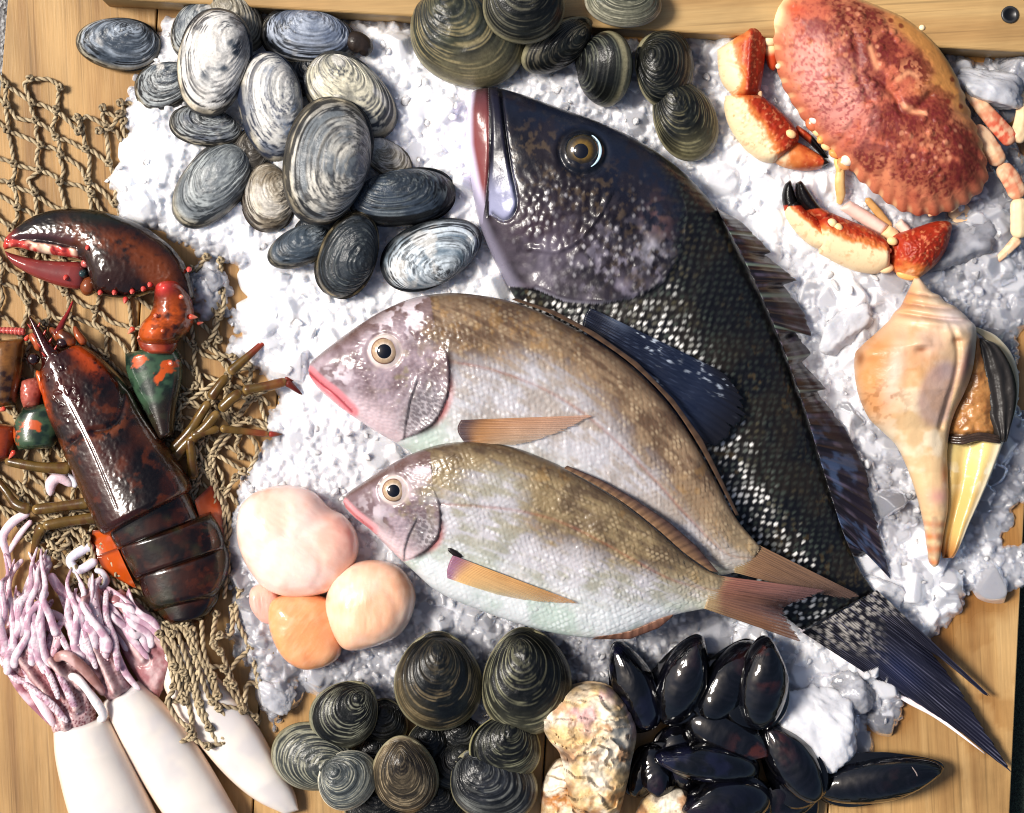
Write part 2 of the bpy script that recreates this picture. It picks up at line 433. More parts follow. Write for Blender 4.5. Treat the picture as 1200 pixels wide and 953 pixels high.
# ----------------------------------------------------------------------------
# ground, tray
# ----------------------------------------------------------------------------
def node_mat(name):
    mt = bpy.data.materials.new(name); mt.use_nodes = True
    return mt, mt.node_tree.nodes, mt.node_tree.links
def wood(name, ang, c0, c1, c2, seed):
    mt, N, L = node_mat(name); b = N['Principled BSDF']
    tc = N.new('ShaderNodeTexCoord'); mp = N.new('ShaderNodeMapping'); mp.inputs['Rotation'].default_value = (0, 0, ang)
    mp.inputs['Location'].default_value = (seed, seed * .7, 0)
    L.new(tc.outputs['Object'], mp.inputs['Vector'])
    def noise(sx, sy, det, dist=0):
        m2 = N.new('ShaderNodeMapping'); m2.inputs['Scale'].default_value = (sx, sy, 60)
        L.new(mp.outputs['Vector'], m2.inputs['Vector'])
        n = N.new('ShaderNodeTexNoise'); n.inputs['Scale'].default_value = 1; n.inputs['Detail'].default_value = det
        n.inputs['Distortion'].default_value = dist
        L.new(m2.outputs['Vector'], n.inputs['Vector']); return n.outputs['Fac']
    g1 = noise(60, 3.2, 5, .6); g2 = noise(640, 30, 3); g3 = noise(14, 9, 4, .5)
    cr = N.new('ShaderNodeValToRGB'); e = cr.color_ramp.elements
    e[0].position = .32; e[0].color = (*c0, 1); e[1].position = .68; e[1].color = (*c2, 1)
    x = e.new(.5); x.color = (*c1, 1)
    L.new(g1, cr.inputs['Fac'])
    m1 = N.new('ShaderNodeMix'); m1.data_type = 'RGBA'; m1.blend_type = 'MULTIPLY'; m1.inputs['Factor'].default_value = 1
    r2 = N.new('ShaderNodeMapRange'); r2.inputs['From Min'].default_value = .3; r2.inputs['From Max'].default_value = .7
    r2.inputs['To Min'].default_value = .9; r2.inputs['To Max'].default_value = 1.08
    L.new(g2, r2.inputs['Value']); L.new(cr.outputs['Color'], m1.inputs['A']); L.new(r2.outputs['Result'], m1.inputs['B'])
    m3 = N.new('ShaderNodeMix'); m3.data_type = 'RGBA'; m3.blend_type = 'MULTIPLY'; m3.inputs['Factor'].default_value = 1
    r3 = N.new('ShaderNodeMapRange'); r3.inputs['From Min'].default_value = .32; r3.inputs['From Max'].default_value = .62
    r3.inputs['To Min'].default_value = .72; r3.inputs['To Max'].default_value = 1.12
    L.new(g3, r3.inputs['Value']); L.new(m1.outputs['Result'], m3.inputs['A']); L.new(r3.outputs['Result'], m3.inputs['B'])
    # thin dark pores along the grain
    g4 = noise(330, 5, 2); r4 = N.new('ShaderNodeMapRange'); r4.inputs['From Min'].default_value = .60; r4.inputs['From Max'].default_value = .70
    r4.inputs['To Min'].default_value = 1; r4.inputs['To Max'].default_value = .72; L.new(g4, r4.inputs['Value'])
    m4 = N.new('ShaderNodeMix'); m4.data_type = 'RGBA'; m4.blend_type = 'MULTIPLY'; m4.inputs['Factor'].default_value = 1
    L.new(m3.outputs['Result'], m4.inputs['A']); L.new(r4.outputs['Result'], m4.inputs['B'])
    at = N.new('ShaderNodeAttribute'); at.attribute_name = 'Col'
    m5 = N.new('ShaderNodeMix'); m5.data_type = 'RGBA'; m5.blend_type = 'MULTIPLY'; m5.inputs['Factor'].default_value = 1
    L.new(m4.outputs['Result'], m5.inputs['A']); L.new(at.outputs['Color'], m5.inputs['B']); m3 = m5
    L.new(m3.outputs['Result'], b.inputs['Base Color'])
    rr = N.new('ShaderNodeMapRange'); rr.inputs['To Min'].default_value = .32; rr.inputs['To Max'].default_value = .6
    L.new(g3, rr.inputs['Value']); m6 = N.new('ShaderNodeMath'); m6.operation = 'MULTIPLY'
    L.new(rr.outputs['Result'], m6.inputs[0]); L.new(at.outputs['Alpha'], m6.inputs[1]); L.new(m6.outputs[0], b.inputs['Roughness'])
    b.inputs['Specular IOR Level'].default_value = .35
    bp = N.new('ShaderNodeBump'); bp.inputs['Strength'].default_value = .25; bp.inputs['Distance'].default_value = .0006
    L.new(g2, bp.inputs['Height']); L.new(bp.outputs['Normal'], b.inputs['Normal'])
    return mt
GA = math.radians(-2.9)
W_PLANK = wood('plank_wood', GA, (.29, .155, .055), (.41, .24, .09), (.48, .30, .125), 0)
W_RAIL = wood('rail_wood', math.radians(90 - 3.4), (.36, .21, .08), (.44, .28, .115), (.48, .32, .14), .31)

def box4(P, h0, h1, bev=1.5):
    """bevelled block over a four-cornered plan"""
    P = np.asarray(P, float); c = P.mean(0)
    def inset(d):
        o = []
        for i in range(4):
            a, b, e = P[i - 1], P[i], P[(i + 1) % 4]
            u = (a - b) / np.linalg.norm(a - b); v = (e - b) / np.linalg.norm(e - b)
            o.append(b + (u + v) * d)
        return np.array(o)
    rings = [(P, h0), (P, h1 - bev), (inset(bev * .4), h1 - bev * .35), (inset(bev), h1)]
    V = np.vstack([np.c_[r, np.full(4, h)] for r, h in rings])
    Q = [[0, 3, 2, 1], [12, 13, 14, 15]]
    for k in range(3):
        for i in range(4):
            j = (i + 1) % 4; Q.append([4 * k + i, 4 * k + j, 4 * k + 4 + j, 4 * k + 4 + i])
    return (V, np.array(Q), None, c4((1, 1, 1), 1, len(V)))

G_OBJ = []
# ground: grey grit on the left, dark green matting on the right, one level below the tray
mt, N, L = node_mat('gravel_paving'); b = N['Principled BSDF']
tc = N.new('ShaderNodeTexCoord'); vo = N.new('ShaderNodeTexVoronoi'); vo.inputs['Scale'].default_value = 420
L.new(tc.outputs['Object'], vo.inputs['Vector']); cr = N.new('ShaderNodeValToRGB')
cr.color_ramp.elements[0].color = (.06, .06, .065, 1); cr.color_ramp.elements[1].color = (.42, .42, .42, 1)
L.new(vo.outputs['Color'], cr.inputs['Fac']); L.new(cr.outputs['Color'], b.inputs['Base Color']); b.inputs['Roughness'].default_value = .8
bp = N.new('ShaderNodeBump'); bp.inputs['Distance'].default_value = .002; L.new(vo.outputs['Distance'], bp.inputs['Height']); L.new(bp.outputs['Normal'], b.inputs['Normal'])
def flat(x0, y0, x1, y1, h):
    return (A((x0, y0, h), (x1, y0, h), (x1, y1, h), (x0, y1, h)), np.array([[0, 3, 2, 1]]), None, c4((.2, .2, .2), .8, 4))
setting('ground', flat(-6000, -6000, 6000, 6000, -40), mt, smooth=False)
mt2, N, L = node_mat('green_matting'); b = N['Principled BSDF']
tc = N.new('ShaderNodeTexCoord'); nz = N.new('ShaderNodeTexNoise'); nz.inputs['Scale'].default_value = 700; nz.inputs['Detail'].default_value = 4
L.new(tc.outputs['Object'], nz.inputs['Vector']); cr = N.new('ShaderNodeValToRGB')
cr.color_ramp.elements[0].position = .35; cr.color_ramp.elements[0].color = (.004, .008, .006, 1)
cr.color_ramp.elements[1].position = .7; cr.color_ramp.elements[1].color = (.03, .055, .035, 1)
L.new(nz.outputs['Fac'], cr.inputs['Fac']); L.new(cr.outputs['Color'], b.inputs['Base Color']); b.inputs['Roughness'].default_value = .9
bp = N.new('ShaderNodeBump'); bp.inputs['Distance'].default_value = .003; L.new(nz.outputs['Fac'], bp.inputs['Height']); L.new(bp.outputs['Normal'], b.inputs['Normal'])
setting('green_mat_floor', flat(1000, -1500, 2600, 2400, -32), mt2, smooth=False)

# tray of planks with a rail along its top side
tray = Thing('wooden_tray', 'honey coloured wooden tray of planks with a rail, lying under the whole seafood display', 'tray', 600, 476, 0)
def seam(x, y): return x - .0585 * y
xs = [9, 185, 352, 520, 690, 858, 1026, 1229]
def ry(x): return 12 + .0585 * (x - 200)
rail = tray.part('rail', box4([(128, ry(128) - 90), (1240, ry(1240) - 100), (1240, ry(1240)), (128, ry(128))], .4, 52, 2.5), W_RAIL, smooth=False)
M_DARK = material('dark_metal', spec=.6)
v = []
for rr_, h in ((10, 52.2), (10, 54), (8.6, 55), (6.5, 54.2), (4, 52.8), (.1, 52.6)):
    t = np.linspace(0, 2 * PI, 24, endpoint=False); v.append(np.c_[1171 + rr_ * np.cos(t), 27 + rr_ * np.sin(t), np.full(24, h)])
V = np.vstack(v); tray.part('screw', (V, grid_faces(6, 24, True), None, c4(np.where(np.arange(len(V))[:, None] < 72, A(.03, .03, .03), A(.004, .004, .004)), .35, len(V))), M_DARK, parent=rail)

# ----------------------------------------------------------------------------
# crushed ice
# ----------------------------------------------------------------------------
ICE = [(300, 12), (440, 22), (480, 28), (600, 36), (700, 44), (770, 48), (800, 40), (860, 30), (900, 26), (960, 40), (1040, 66), (1110, 66), (1170, 70), (1197, 76),
       (1196, 108), (1184, 128), (1172, 140), (1190, 175), (1215, 250), (1215, 340), (1200, 385), (1186, 400), (1186, 470), (1205, 500), (1200, 582), (1188, 592), (1180, 612),
       (1176, 640), (1205, 645), (1205, 686), (1170, 690), (1132, 692), (1122, 712), (1100, 742), (1078, 762), (1062, 790), (1050, 846), (1038, 858), (1016, 830),
       (1016, 868), (985, 905), (930, 905), (880, 860), (800, 842), (720, 835), (640, 842), (560, 850), (470, 828), (405, 824), (352, 803), (338, 830), (318, 846), (303, 806), (280, 772),
       (272, 738), (276, 690), (268, 625), (284, 575), (292, 545), (306, 528), (320, 515), (312, 492), (326, 474), (322, 446), (300, 428), (276, 424), (266, 405),
       (282, 388), (268, 366), (300, 350), (290, 318), (250, 300), (215, 288), (185, 270), (162, 268), (140, 252), (133, 215), (148, 188), (152, 140), (150, 110), (163, 90), (178, 66), (200, 22)]
ICE2 = [(222, 318), (250, 306), (264, 330), (262, 366), (240, 372), (226, 350)]           # spill beside the claw
def ice_d(x, y):
    d1, _, _ = pdist(x, y, ICE, True, smooth=False); d1 = np.where(inside(x, y, ICE), d1, -d1)
    d2, _, _ = pdist(x, y, ICE2, True, smooth=False); d2 = np.where(inside(x, y, ICE2), d2, -d2)
    return np.maximum(d1, d2) + 9 * (fbm(x, y, 14, 91, 3) - .5) * 2
NOICE = [(381, 187, 58, 66), (316, 123, 38, 60), (248, 71, 44, 58), (361, 42, 52, 28), (246, 217, 46, 46), (312, 230, 30, 36), (351, 288, 36, 24), (407, 297, 38, 50), (471, 231, 60, 34), (505, 296, 60, 38), (240, 148, 42, 22), (411, 112, 50, 46),
         (547, 42, 66, 52), (712, 78, 36, 42), (780, 78, 34, 44), (804, 140, 36, 44), (652, 52, 38, 40), (513, 803, 48, 52), (617, 804, 48, 58), (402, 840, 36, 36), (365, 889, 46, 38), (592, 880, 40, 38), (690, 880, 50, 70), (745, 800, 26, 52), (800, 800, 30, 48), (856, 800, 32, 44), (898, 802, 30, 52), (830, 900, 110, 60),
         (1090, 440, 70, 60), (1098, 580, 22, 70), (1150, 500, 40, 110), (1140, 580, 26, 70), (345, 636, 66, 62), (355, 742, 40, 40), (432, 712, 48, 48), (1030, 100, 100, 100), (1090, 180, 60, 70)]
def ice_top(x, y, d=None):
    d = ice_d(x, y) if d is None else d
    lim = 22 + 20 * gauss(x, y, 480, 330, 330, 260) + 6 * gauss(x, y, 200, 180, 80)
    lim = lim - 14 * gauss(x, y, 720, 850, 180, 70) - 12 * gauss(x, y, 1120, 500, 90, 150)
    for cx, cy, a, b_ in NOICE: lim = lim - 10 * np.exp(-(((x - cx) / a) ** 2 + ((y - cy) / b_) ** 2) ** 2)
    lim = np.maximum(lim, 8)
    return np.where(d > 0, lim * (1 - np.exp(-np.maximum(d, 0) / 16)), -1.5)
def snowy(x, y):
    """1 = packed white snow ice, 0 = clear wet ice"""
    q = .95 * gauss(x, y, 420, 330, 330, 280) + .8 * gauss(x, y, 300, 120, 200, 160) + .75 * gauss(x, y, 860, 210, 160, 120) + .55 * gauss(x, y, 1080, 690, 140, 60) + .5 * gauss(x, y, 940, 800, 110, 90) + .45 * gauss(x, y, 990, 400, 70, 160)
    return np.clip(q + .5 * (fbm(x, y, 45, 31, 3) - .5) + .26, 0.1, 1)
st = 1.3
gx = np.arange(120, 1224, st); gy = np.arange(2, 918, st)
GX, GY = np.meshgrid(gx, gy)
cs = 4.0                                                  # distances on a coarse grid, then interpolated
cgx, cgy = np.arange(112, 1232, cs), np.arange(-6, 926, cs); CGX, CGY = np.meshgrid(cgx, cgy)
Dc_ = ice_d(CGX, CGY); HTc = ice_top(CGX, CGY, Dc_)
def up(G, X, Y):
    fx, fy = (X - cgx[0]) / cs, (Y - cgy[0]) / cs; ix, iy = np.clip(fx.astype(int), 0, len(cgx) - 2), np.clip(fy.astype(int), 0, len(cgy) - 2); tx, ty = fx - ix, fy - iy
    return (G[iy, ix] * (1 - tx) + G[iy, ix + 1] * tx) * (1 - ty) + (G[iy + 1, ix] * (1 - tx) + G[iy + 1, ix + 1] * tx) * ty
D = up(Dc_, GX, GY); HT = np.where(D > 0, up(HTc, GX, GY), -3)
HT = HT + np.where(D > 0, (14 * (fbm(GX, GY, 46, 8, 3) - .5) - 3) * sstep(0, 14, D), 0)
W = np.clip(snowy(GX, GY) - .12, 0, 1) * sstep(-4, 22, D)
BODY = [[(547, 108), (600, 105), (700, 140), (790, 192), (870, 300), (925, 420), (965, 540), (1010, 660), (1040, 700), (1150, 850), (1000, 770), (900, 740), (700, 745), (600, 730), (510, 690), (490, 650),
         (430, 620), (400, 590), (480, 530), (400, 480), (362, 440), (400, 400), (480, 350), (590, 350), (560, 230)]]
def crush():
    """crushed grains: each the top of a small faceted crystal, frozen together into one surface"""
    r = np.random.default_rng(5); N_ = 26000
    x = r.uniform(122, 1218, N_); y = r.uniform(6, 912, N_); d = up(Dc_, x, y)
    bd = inside(x, y, BODY[0]); pd_, _, _ = pdist(x, y, BODY[0], True, smooth=False)
    ok = (d > -3) & ~(bd & (pd_ > 28)); x, y, d = x[ok], y[ok], d[ok]
    base = up(HTc, x, y) + (14 * (fbm(x, y, 46, 8, 3) - .5) - 3) * sstep(0, 14, d); sn_ = snowy(x, y); clump = fbm(x, y, 60, 71, 3)
    for i in range(len(x)):
        u = r.random(); sz = 2.8 + 7.5 * u ** 2.0
        big = clump[i] > .46 and r.random() < (.24 if x[i] > 830 or y[i] > 700 else .13)
        if big: sz = r.uniform(9, 26)
        if d[i] < 8: sz = min(sz, 7)
        n = r.normal(size=(9, 3)); n[:, 2] = np.abs(n[:, 2]) * .7 + .14; n[:, :2] *= A(1, r.uniform(.8, 1.8)) if r.random() < .5 else A(r.uniform(.8, 1.8), 1)
        n /= np.linalg.norm(n, axis=1)[:, None]; dd_ = sz * r.uniform(.55, 1.0, 9) * (.55 + .45 * np.hypot(n[:, 0], n[:, 1]))
        R_ = sz * 1.25
        x0, x1 = np.searchsorted(gx, (x[i] - R_, x[i] + R_)); y0, y1 = np.searchsorted(gy, (y[i] - R_, y[i] + R_))
        if x1 - x0 < 2 or y1 - y0 < 2: continue
        px, py = gx[x0:x1] - x[i], gy[y0:y1] - y[i]
        h = ((dd_[:, None, None] - n[:, 0, None, None] * px[None, None, :] - n[:, 1, None, None] * py[None, :, None]) / n[:, 2, None, None]).min(0)
        h = h - np.maximum(0, np.hypot(px[None, :], py[:, None]) - sz * .75) * 2.2
        h = max(base[i], 0) + sz * r.uniform(-.45, .05) + h * (.95 if sz < 9 else .6) + (3.5 * r.random() ** 3 if sz < 7 else 0)
        sl_ = (slice(y0, y1), slice(x0, x1)); m = (h > HT[sl_]) & (h > -2)
        HT[sl_] = np.where(m, h, HT[sl_]); W[sl_] = np.where(m, np.clip(sn_[i] + r.uniform(-.26, .26) - (.06 if big else 0), 0, 1) * (.35 + .65 * min(1, max(0, d[i]) / 18)), W[sl_])
crush()
for _ in range(1):
    P_ = np.pad(HT, 1, mode='edge'); HT = .5 * HT + .125 * (P_[:-2, 1:-1] + P_[2:, 1:-1] + P_[1:-1, :-2] + P_[1:-1, 2:])
P_ = np.pad(W, 1, mode='edge'); W = .4 * W + .15 * (P_[:-2, 1:-1] + P_[2:, 1:-1] + P_[1:-1, :-2] + P_[1:-1, 2:])
okv = HT > -1.5
okc = okv[:-1, :-1] | okv[1:, :-1] | okv[:-1, 1:] | okv[1:, 1:]
ny, nx = GX.shape
F = grid_faces(ny, nx).reshape(ny - 1, nx - 1, 4)[okc]
used = np.zeros(ny * nx, bool); used[F.ravel()] = True
remap = np.cumsum(used) - 1; F = remap[F]
Vb = np.stack([GX.ravel(), GY.ravel(), HT.ravel()], 1)[used]
sn = W.ravel()[used]
ICE_C = A(.86, .885, .93)
Kb = c4(np.stack([sn, sn, sn], 1), .07 + .28 * sn, len(Vb))
# loose grains
def poly_rock(seed, sub=2, cuts=11, soft=9.0):
    r = np.random.default_rng(seed); v, f = ico(sub)
    n = r.normal(size=(cuts, 3)); n /= np.linalg.norm(n, axis=1)[:, None]; d = r.uniform(.62, 1.0, cuts)
    q = np.maximum((v @ n.T) / d, .02)
    rad = 1 / (np.power((np.power(q, soft)).sum(1), 1 / soft))
    return v * np.minimum(rad, 1.25)[:, None], f
rocks2 = [poly_rock(k, 2) for k in range(14)]
def grains():
    """loose clear shards lying on top"""
    items = []; r = np.random.default_rng(15)
    x = r.uniform(125, 1212, 650); y = r.uniform(8, 908, 650); d = up(Dc_, x, y)
    bd = inside(x, y, BODY[0]); pd_, _, _ = pdist(x, y, BODY[0], True, smooth=False)
    ok = (d > -7) & ~(bd & (pd_ > 6))
    for cx, cy, a, b_ in NOICE: ok &= ((x - cx) / a) ** 2 + ((y - cy) / b_) ** 2 > .95
    x, y, d = x[ok], y[ok], d[ok]
    for i in range(len(x)):
        sz = r.uniform(2, 5.5); V, f = rocks2[r.integers(14)]
        q, _ = np.linalg.qr(r.normal(size=(3, 3)))
        if np.linalg.det(q) < 0: q[:, 0] *= -1
        P = (V * A(r.uniform(1, 1.6), r.uniform(.65, 1), r.uniform(.4, .9))) @ q.T * sz
        hz = max(0, HT[min(len(gy) - 1, int((y[i] - gy[0]) / st)), min(len(gx) - 1, int((x[i] - gx[0]) / st))]) + sz * .35
        P = P + A(x[i], y[i], hz); w_ = np.clip(snowy(A(x[i]), A(y[i]))[0] + r.uniform(-.25, .25), .15, 1)
        items.append((P, None, f, c4((w_, w_, w_), .06 + .1 * r.random(), len(P))))
    return items
mt, N, L = node_mat('crushed_ice'); b = N['Principled BSDF']
at = N.new('ShaderNodeAttribute'); at.attribute_name = 'Col'
tc = N.new('ShaderNodeTexCoord')
cr = N.new('ShaderNodeMix'); cr.data_type = 'RGBA'; cr.inputs['A'].default_value = (.70, .71, .79, 1); cr.inputs['B'].default_value = (.87, .875, .91, 1)
L.new(at.outputs['Color'], cr.inputs['Factor']); L.new(cr.outputs['Result'], b.inputs['Base Color'])
L.new(at.outputs['Alpha'], b.inputs['Roughness']); b.inputs['IOR'].default_value = 1.31; b.inputs['Specular IOR Level'].default_value = .5
mr = N.new('ShaderNodeMapRange'); mr.inputs['To Min'].default_value = .78; mr.inputs['To Max'].default_value = .04
L.new(at.outputs['Color'], mr.inputs['Value']); L.new(mr.outputs['Result'], b.inputs['Transmission Weight'])
b.inputs['Subsurface Weight'].default_value = .9; b.inputs['Subsurface Radius'].default_value = (.85, .93, 1.0); b.inputs['Subsurface Scale'].default_value = 7 * S
b.inputs['Coat Weight'].default_value = .25; b.inputs['Coat Roughness'].default_value = .1; b.inputs['Coat IOR'].default_value = 1.33
nz = N.new('ShaderNodeTexNoise'); nz.inputs['Scale'].default_value = 1 / (5 * S); nz.inputs['Detail'].default_value = 4
L.new(tc.outputs['Object'], nz.inputs['Vector']); bp = N.new('ShaderNodeBump'); bp.inputs['Strength'].default_value = .35; bp.inputs['Distance'].default_value = 2 * S
L.new(nz.outputs['Fac'], bp.inputs['Height']); L.new(bp.outputs['Normal'], b.inputs['Normal'])
M_ICE = mt
allv = cat([(Vb, F, None, Kb)] + grains())
ice = setting('crushed_ice', allv, M_ICE, kind='stuff', keep=True)

def ice_chunk(x, y, rx, ry_, rz, ang, h, seed, sn_, label):
    V, f = poly_rock(seed, 4, 12, 10)
    c, s_ = math.cos(math.radians(ang)), math.sin(math.radians(ang))
    n_ = 1 + .34 * (fbm(V[:, 0] * 2.6 + seed, V[:, 1] * 2.6 + V[:, 2] * 2, 1, seed, 4) - .5) + .10 * (fbm(V[:, 0] * 11 + seed, V[:, 1] * 11 + V[:, 2] * 5, 1, seed + 2, 2) - .5)
    V = V * n_[:, None]
    P = np.stack([x + V[:, 0] * rx * c - V[:, 1] * ry_ * s_, y + V[:, 0] * rx * s_ + V[:, 1] * ry_ * c, h + V[:, 2] * rz], 1)
    w_ = np.clip(sn_ * .8 + .7 * (fbm(P[:, 0], P[:, 1], 15, seed) - .5), 0, 1)
    single('ice_chunk', label, 'ice chunk', (P, None, f, c4(np.stack([w_] * 3, 1), .16, len(P))), M_ICE, x, y, h, 'large ice chunks', keep=True)
ice_chunk(960, 850, 62, 38, 26, 60, 22, 3, .9, 'big flat white ice chunk between the mussel pile and the black tail')
ice_chunk(1003, 815, 26, 22, 20, 20, 16, 13, .25, 'small clear ice lump beside the pale edge of the black tail')
ice_chunk(1152, 102, 40, 27, 22, 25, 24, 5, .55, 'smooth lavender ice chunk under the top rail, right of the crab shell')
ice_chunk(1188, 82, 22, 20, 18, 70, 14, 7, .2, 'clear ice chunk in the corner where the rail leaves the picture')
ice_chunk(1120, 286, 40, 34, 20, -20, 16, 9, .2, 'wide clear grey ice slab below the crab legs')
ice_chunk(322, 818, 24, 20, 13, 40, 11, 11, .5, 'jagged ice chunk stranded between the net tassel and the dark clams')
ice_chunk(245, 330, 20, 17, 14, 80, 11, 15, .35, 'clear ice lump spilled beside the lobster claw')
ice_chunk(1030, 690, 34, 18, 16, 20, 20, 17, .75, 'white ice chunk tucked behind the fork of the black tail')
ice_chunk(985, 385, 36, 24, 18, -50, 24, 19, .75, 'bright ice chunk between the spiny black fin and the whelk')
for i in range(7):
    g = .9
    xl, xr = xs[i] + (g if i else 0), xs[i + 1] - (g if i < 6 else 0)
    sl0 = -.082 if i == 0 else -.0585; sr = -.048 if i == 6 else -.0585
    pl = [(xl + sl0 * -60, -60), (xr + sr * -60, -60), (xr + sr * 1030, 1030), (xl + sl0 * 1030, 1030)]
    d = box4(pl, -22, 0, 1.4); V, Q, T, K = d
    c = V[12:16]; n_, m_ = 270, 44; u, v = np.linspace(0, 1, n_)[:, None, None], np.linspace(0, 1, m_)[None, :, None]
    G_ = ((c[0] * (1 - v) + c[1] * v) * (1 - u) + (c[3] * (1 - v) + c[2] * v) * u).reshape(-1, 3)
    dm = up(Dc_, np.clip(G_[:, 0], 114, 1226), np.clip(G_[:, 1], -4, 920)); far = np.maximum(0, np.maximum(114 - G_[:, 0], G_[:, 1] - 920))
    damp = sstep(-48, 4, dm - far + 60 * (fbm(G_[:, 0], G_[:, 1], 55, 61, 4) - .5)) * (.35 + .65 * sstep(600, 900, G_[:, 0]))
    damp = np.maximum(damp, .8 * sstep(.57, .62, fbm(G_[:, 0], G_[:, 1], 46, 66, 3)) * gauss(G_[:, 0], G_[:, 1], 1100, 820, 110, 90))
    cg = mix(np.ones((len(G_), 3)), A(.66, .52, .38), damp)
    tray.part('plank', cat([(V, Q[[0] + list(range(2, len(Q)))], None, K), (G_, grid_faces(n_, m_), None, c4(cg, 1 - .55 * damp, len(G_)))]), W_PLANK, smooth=False)
# ----------------------------------------------------------------------------
# fish
# ----------------------------------------------------------------------------
M_FISH = material('fish_skin', bump=(2.2, .12), coat=.6, coatr=.12, spec=.35, sss=.08, sssc=.002)
M_BASS = material('dark_fish_skin', bump=(2.5, .15), coat=.45, coatr=.12, spec=.25)
M_FIN = material('fin_skin', bump=(2, .15), coat=.4, coatr=.15)
M_FINT = material('thin_fin_skin', bump=(2, .15), coat=.4, coatr=.15, alpha=.82)

def scale_cells(U, W, su, sw):
    """overlapping scales: local coords within the covering scale. U along (tail +), W across"""
    best = np.full(U.shape, 9.); lu = np.zeros(U.shape); lw = np.zeros(U.shape); ci = np.zeros(U.shape)
    r0 = np.floor(W / sw)
    for k in (-1, 0, 1, 2):
        r = r0 + k; off = .5 * (np.mod(r, 2)); c0 = np.floor(U / su - off)
        for j in (0, 1):
            c = c0 + j
            du = U / su - (c + off); dw = (W / sw - r) * .5
            d = np.hypot(du, dw); m = d < best
            best = np.where(m, d, best); lu = np.where(m, du, lu); lw = np.where(m, dw, lw); ci = np.where(m, _h(c, r, 3), ci)
    return best, lu, lw, ci          # best: 0 centre .. ~.5 edge

def eye(th, x, y, h, r, irises, pr, poff=(0, 0), ring=None, rise=.42, ang=0, el_=1.0, name='eye'):
    """domed eye: ring, iris with streaks, pupil as a piece of its own"""
    def pn(p):
        rr = p.r; a = p.a
        st_ = .75 + .5 * n1(a * 9, 4, 2)
        col = mix(irises[0] * st_[:, None], irises[1] * st_[:, None], sstep(.45, .8, rr + .1 * n1(a * 3, 8)))
        col = mix(col, ring if ring is not None else irises[1] * .4, sstep(.86, .96, rr))
        return col, .12
    t = np.linspace(0, 2 * PI, 40, endpoint=False); c_, s_ = math.cos(math.radians(ang)), math.sin(math.radians(ang))
    ox, oy = r * np.cos(t), r * el_ * np.sin(t)
    out = np.stack([x + ox * c_ - oy * s_, y + ox * s_ + oy * c_], 1)
    e = dome(out, (x, y), 20, 64, r * rise, h, q=2.2, Hb=r * .4, paint=pn)
    eo = th.part(name, e.data, M_EYE)
    out2 = np.stack([x + poff[0] + pr * np.cos(t), y + poff[1] + pr * np.sin(t)], 1)
    pu = dome(out2, (x + poff[0], y + poff[1]), 10, 32, pr * .3, h + r * rise * .9 - pr * .10, Hb=pr * .3, paint=lambda p: (full(p.x, (.003, .003, .006)), .03))
    th.part('pupil', pu.data, M_EYE, parent=eo)
    return eo

# ------------------------------------------------------------------ big dark sea bass
bD = [(549, 112), (556, 103), (580, 100), (612, 108), (650, 122), (700, 140), (748, 162), (790, 190), (820, 218), (846, 250), (868, 292), (892, 340), (914, 392), (932, 440),
      (950, 490), (966, 540), (982, 590), (998, 636), (1014, 672), (1030, 696)]
bV = [(546, 128), (546, 170), (552, 215), (562, 262), (580, 306), (602, 346), (632, 392), (664, 440), (700, 492), (740, 545), (780, 596), (820, 640), (860, 676), (905, 712), (945, 742)]
bass = Thing('sea_bass', 'big black sea bass with white flecked scales, behind two silver fish', 'fish', 780, 430, 70)
bOP = [(772, 168), (792, 205), (803, 250), (797, 300), (772, 336), (738, 352), (700, 358), (660, 354), (628, 340)]
bPRE = [(716, 232), (700, 262), (676, 288), (650, 300), (622, 296)]
bLIP1 = [(572, 100), (575, 140), (574, 190), (570, 232), (572, 255)]
bLIP2 = [(587, 101), (592, 150), (599, 200), (606, 240), (600, 256), (590, 260), (578, 252)]
def bass_fields(p):
    x, y = p.x, p.y
    f = Part()
    f.op, f.opt, f.ops = pdist(x, y, bOP); f.ops = -f.ops
    f.hd = np.where(inside(x, y, bOP + [(560, 330), (540, 250), (535, 90), (700, 120)]), 1., 0.)
    f.hs = f.hd * sstep(0, 8, f.op)
    f.l1, _, f.l1s = pdist(x, y, bLIP1); f.l2, _, f.l2s = pdist(x, y, bLIP2)
    f.pre, _, f.pres = pdist(x, y, bPRE)
    # body axes follow the fish: along the back, then across
    ang = math.radians(53)
    f.U = (x - 700) * math.cos(ang) + (y - 200) * math.sin(ang); f.W = -(x - 700) * math.sin(ang) + (y - 200) * math.cos(ang)
    bend = .0007 * (f.U - 250) ** 2; f.W = f.W + .35 * bend
    sz = 10.4
    f.sd, f.lu, f.lw, f.ci = scale_cells(f.U + 5 * (fbm(x, y, 34, 71, 2) - .5) + 2 * (fbm(x, y, 9, 73, 2) - .5), f.W + 7 * (fbm(x, y, 38, 72, 2) - .5), sz, sz * .62)
    return f
_bf = {}
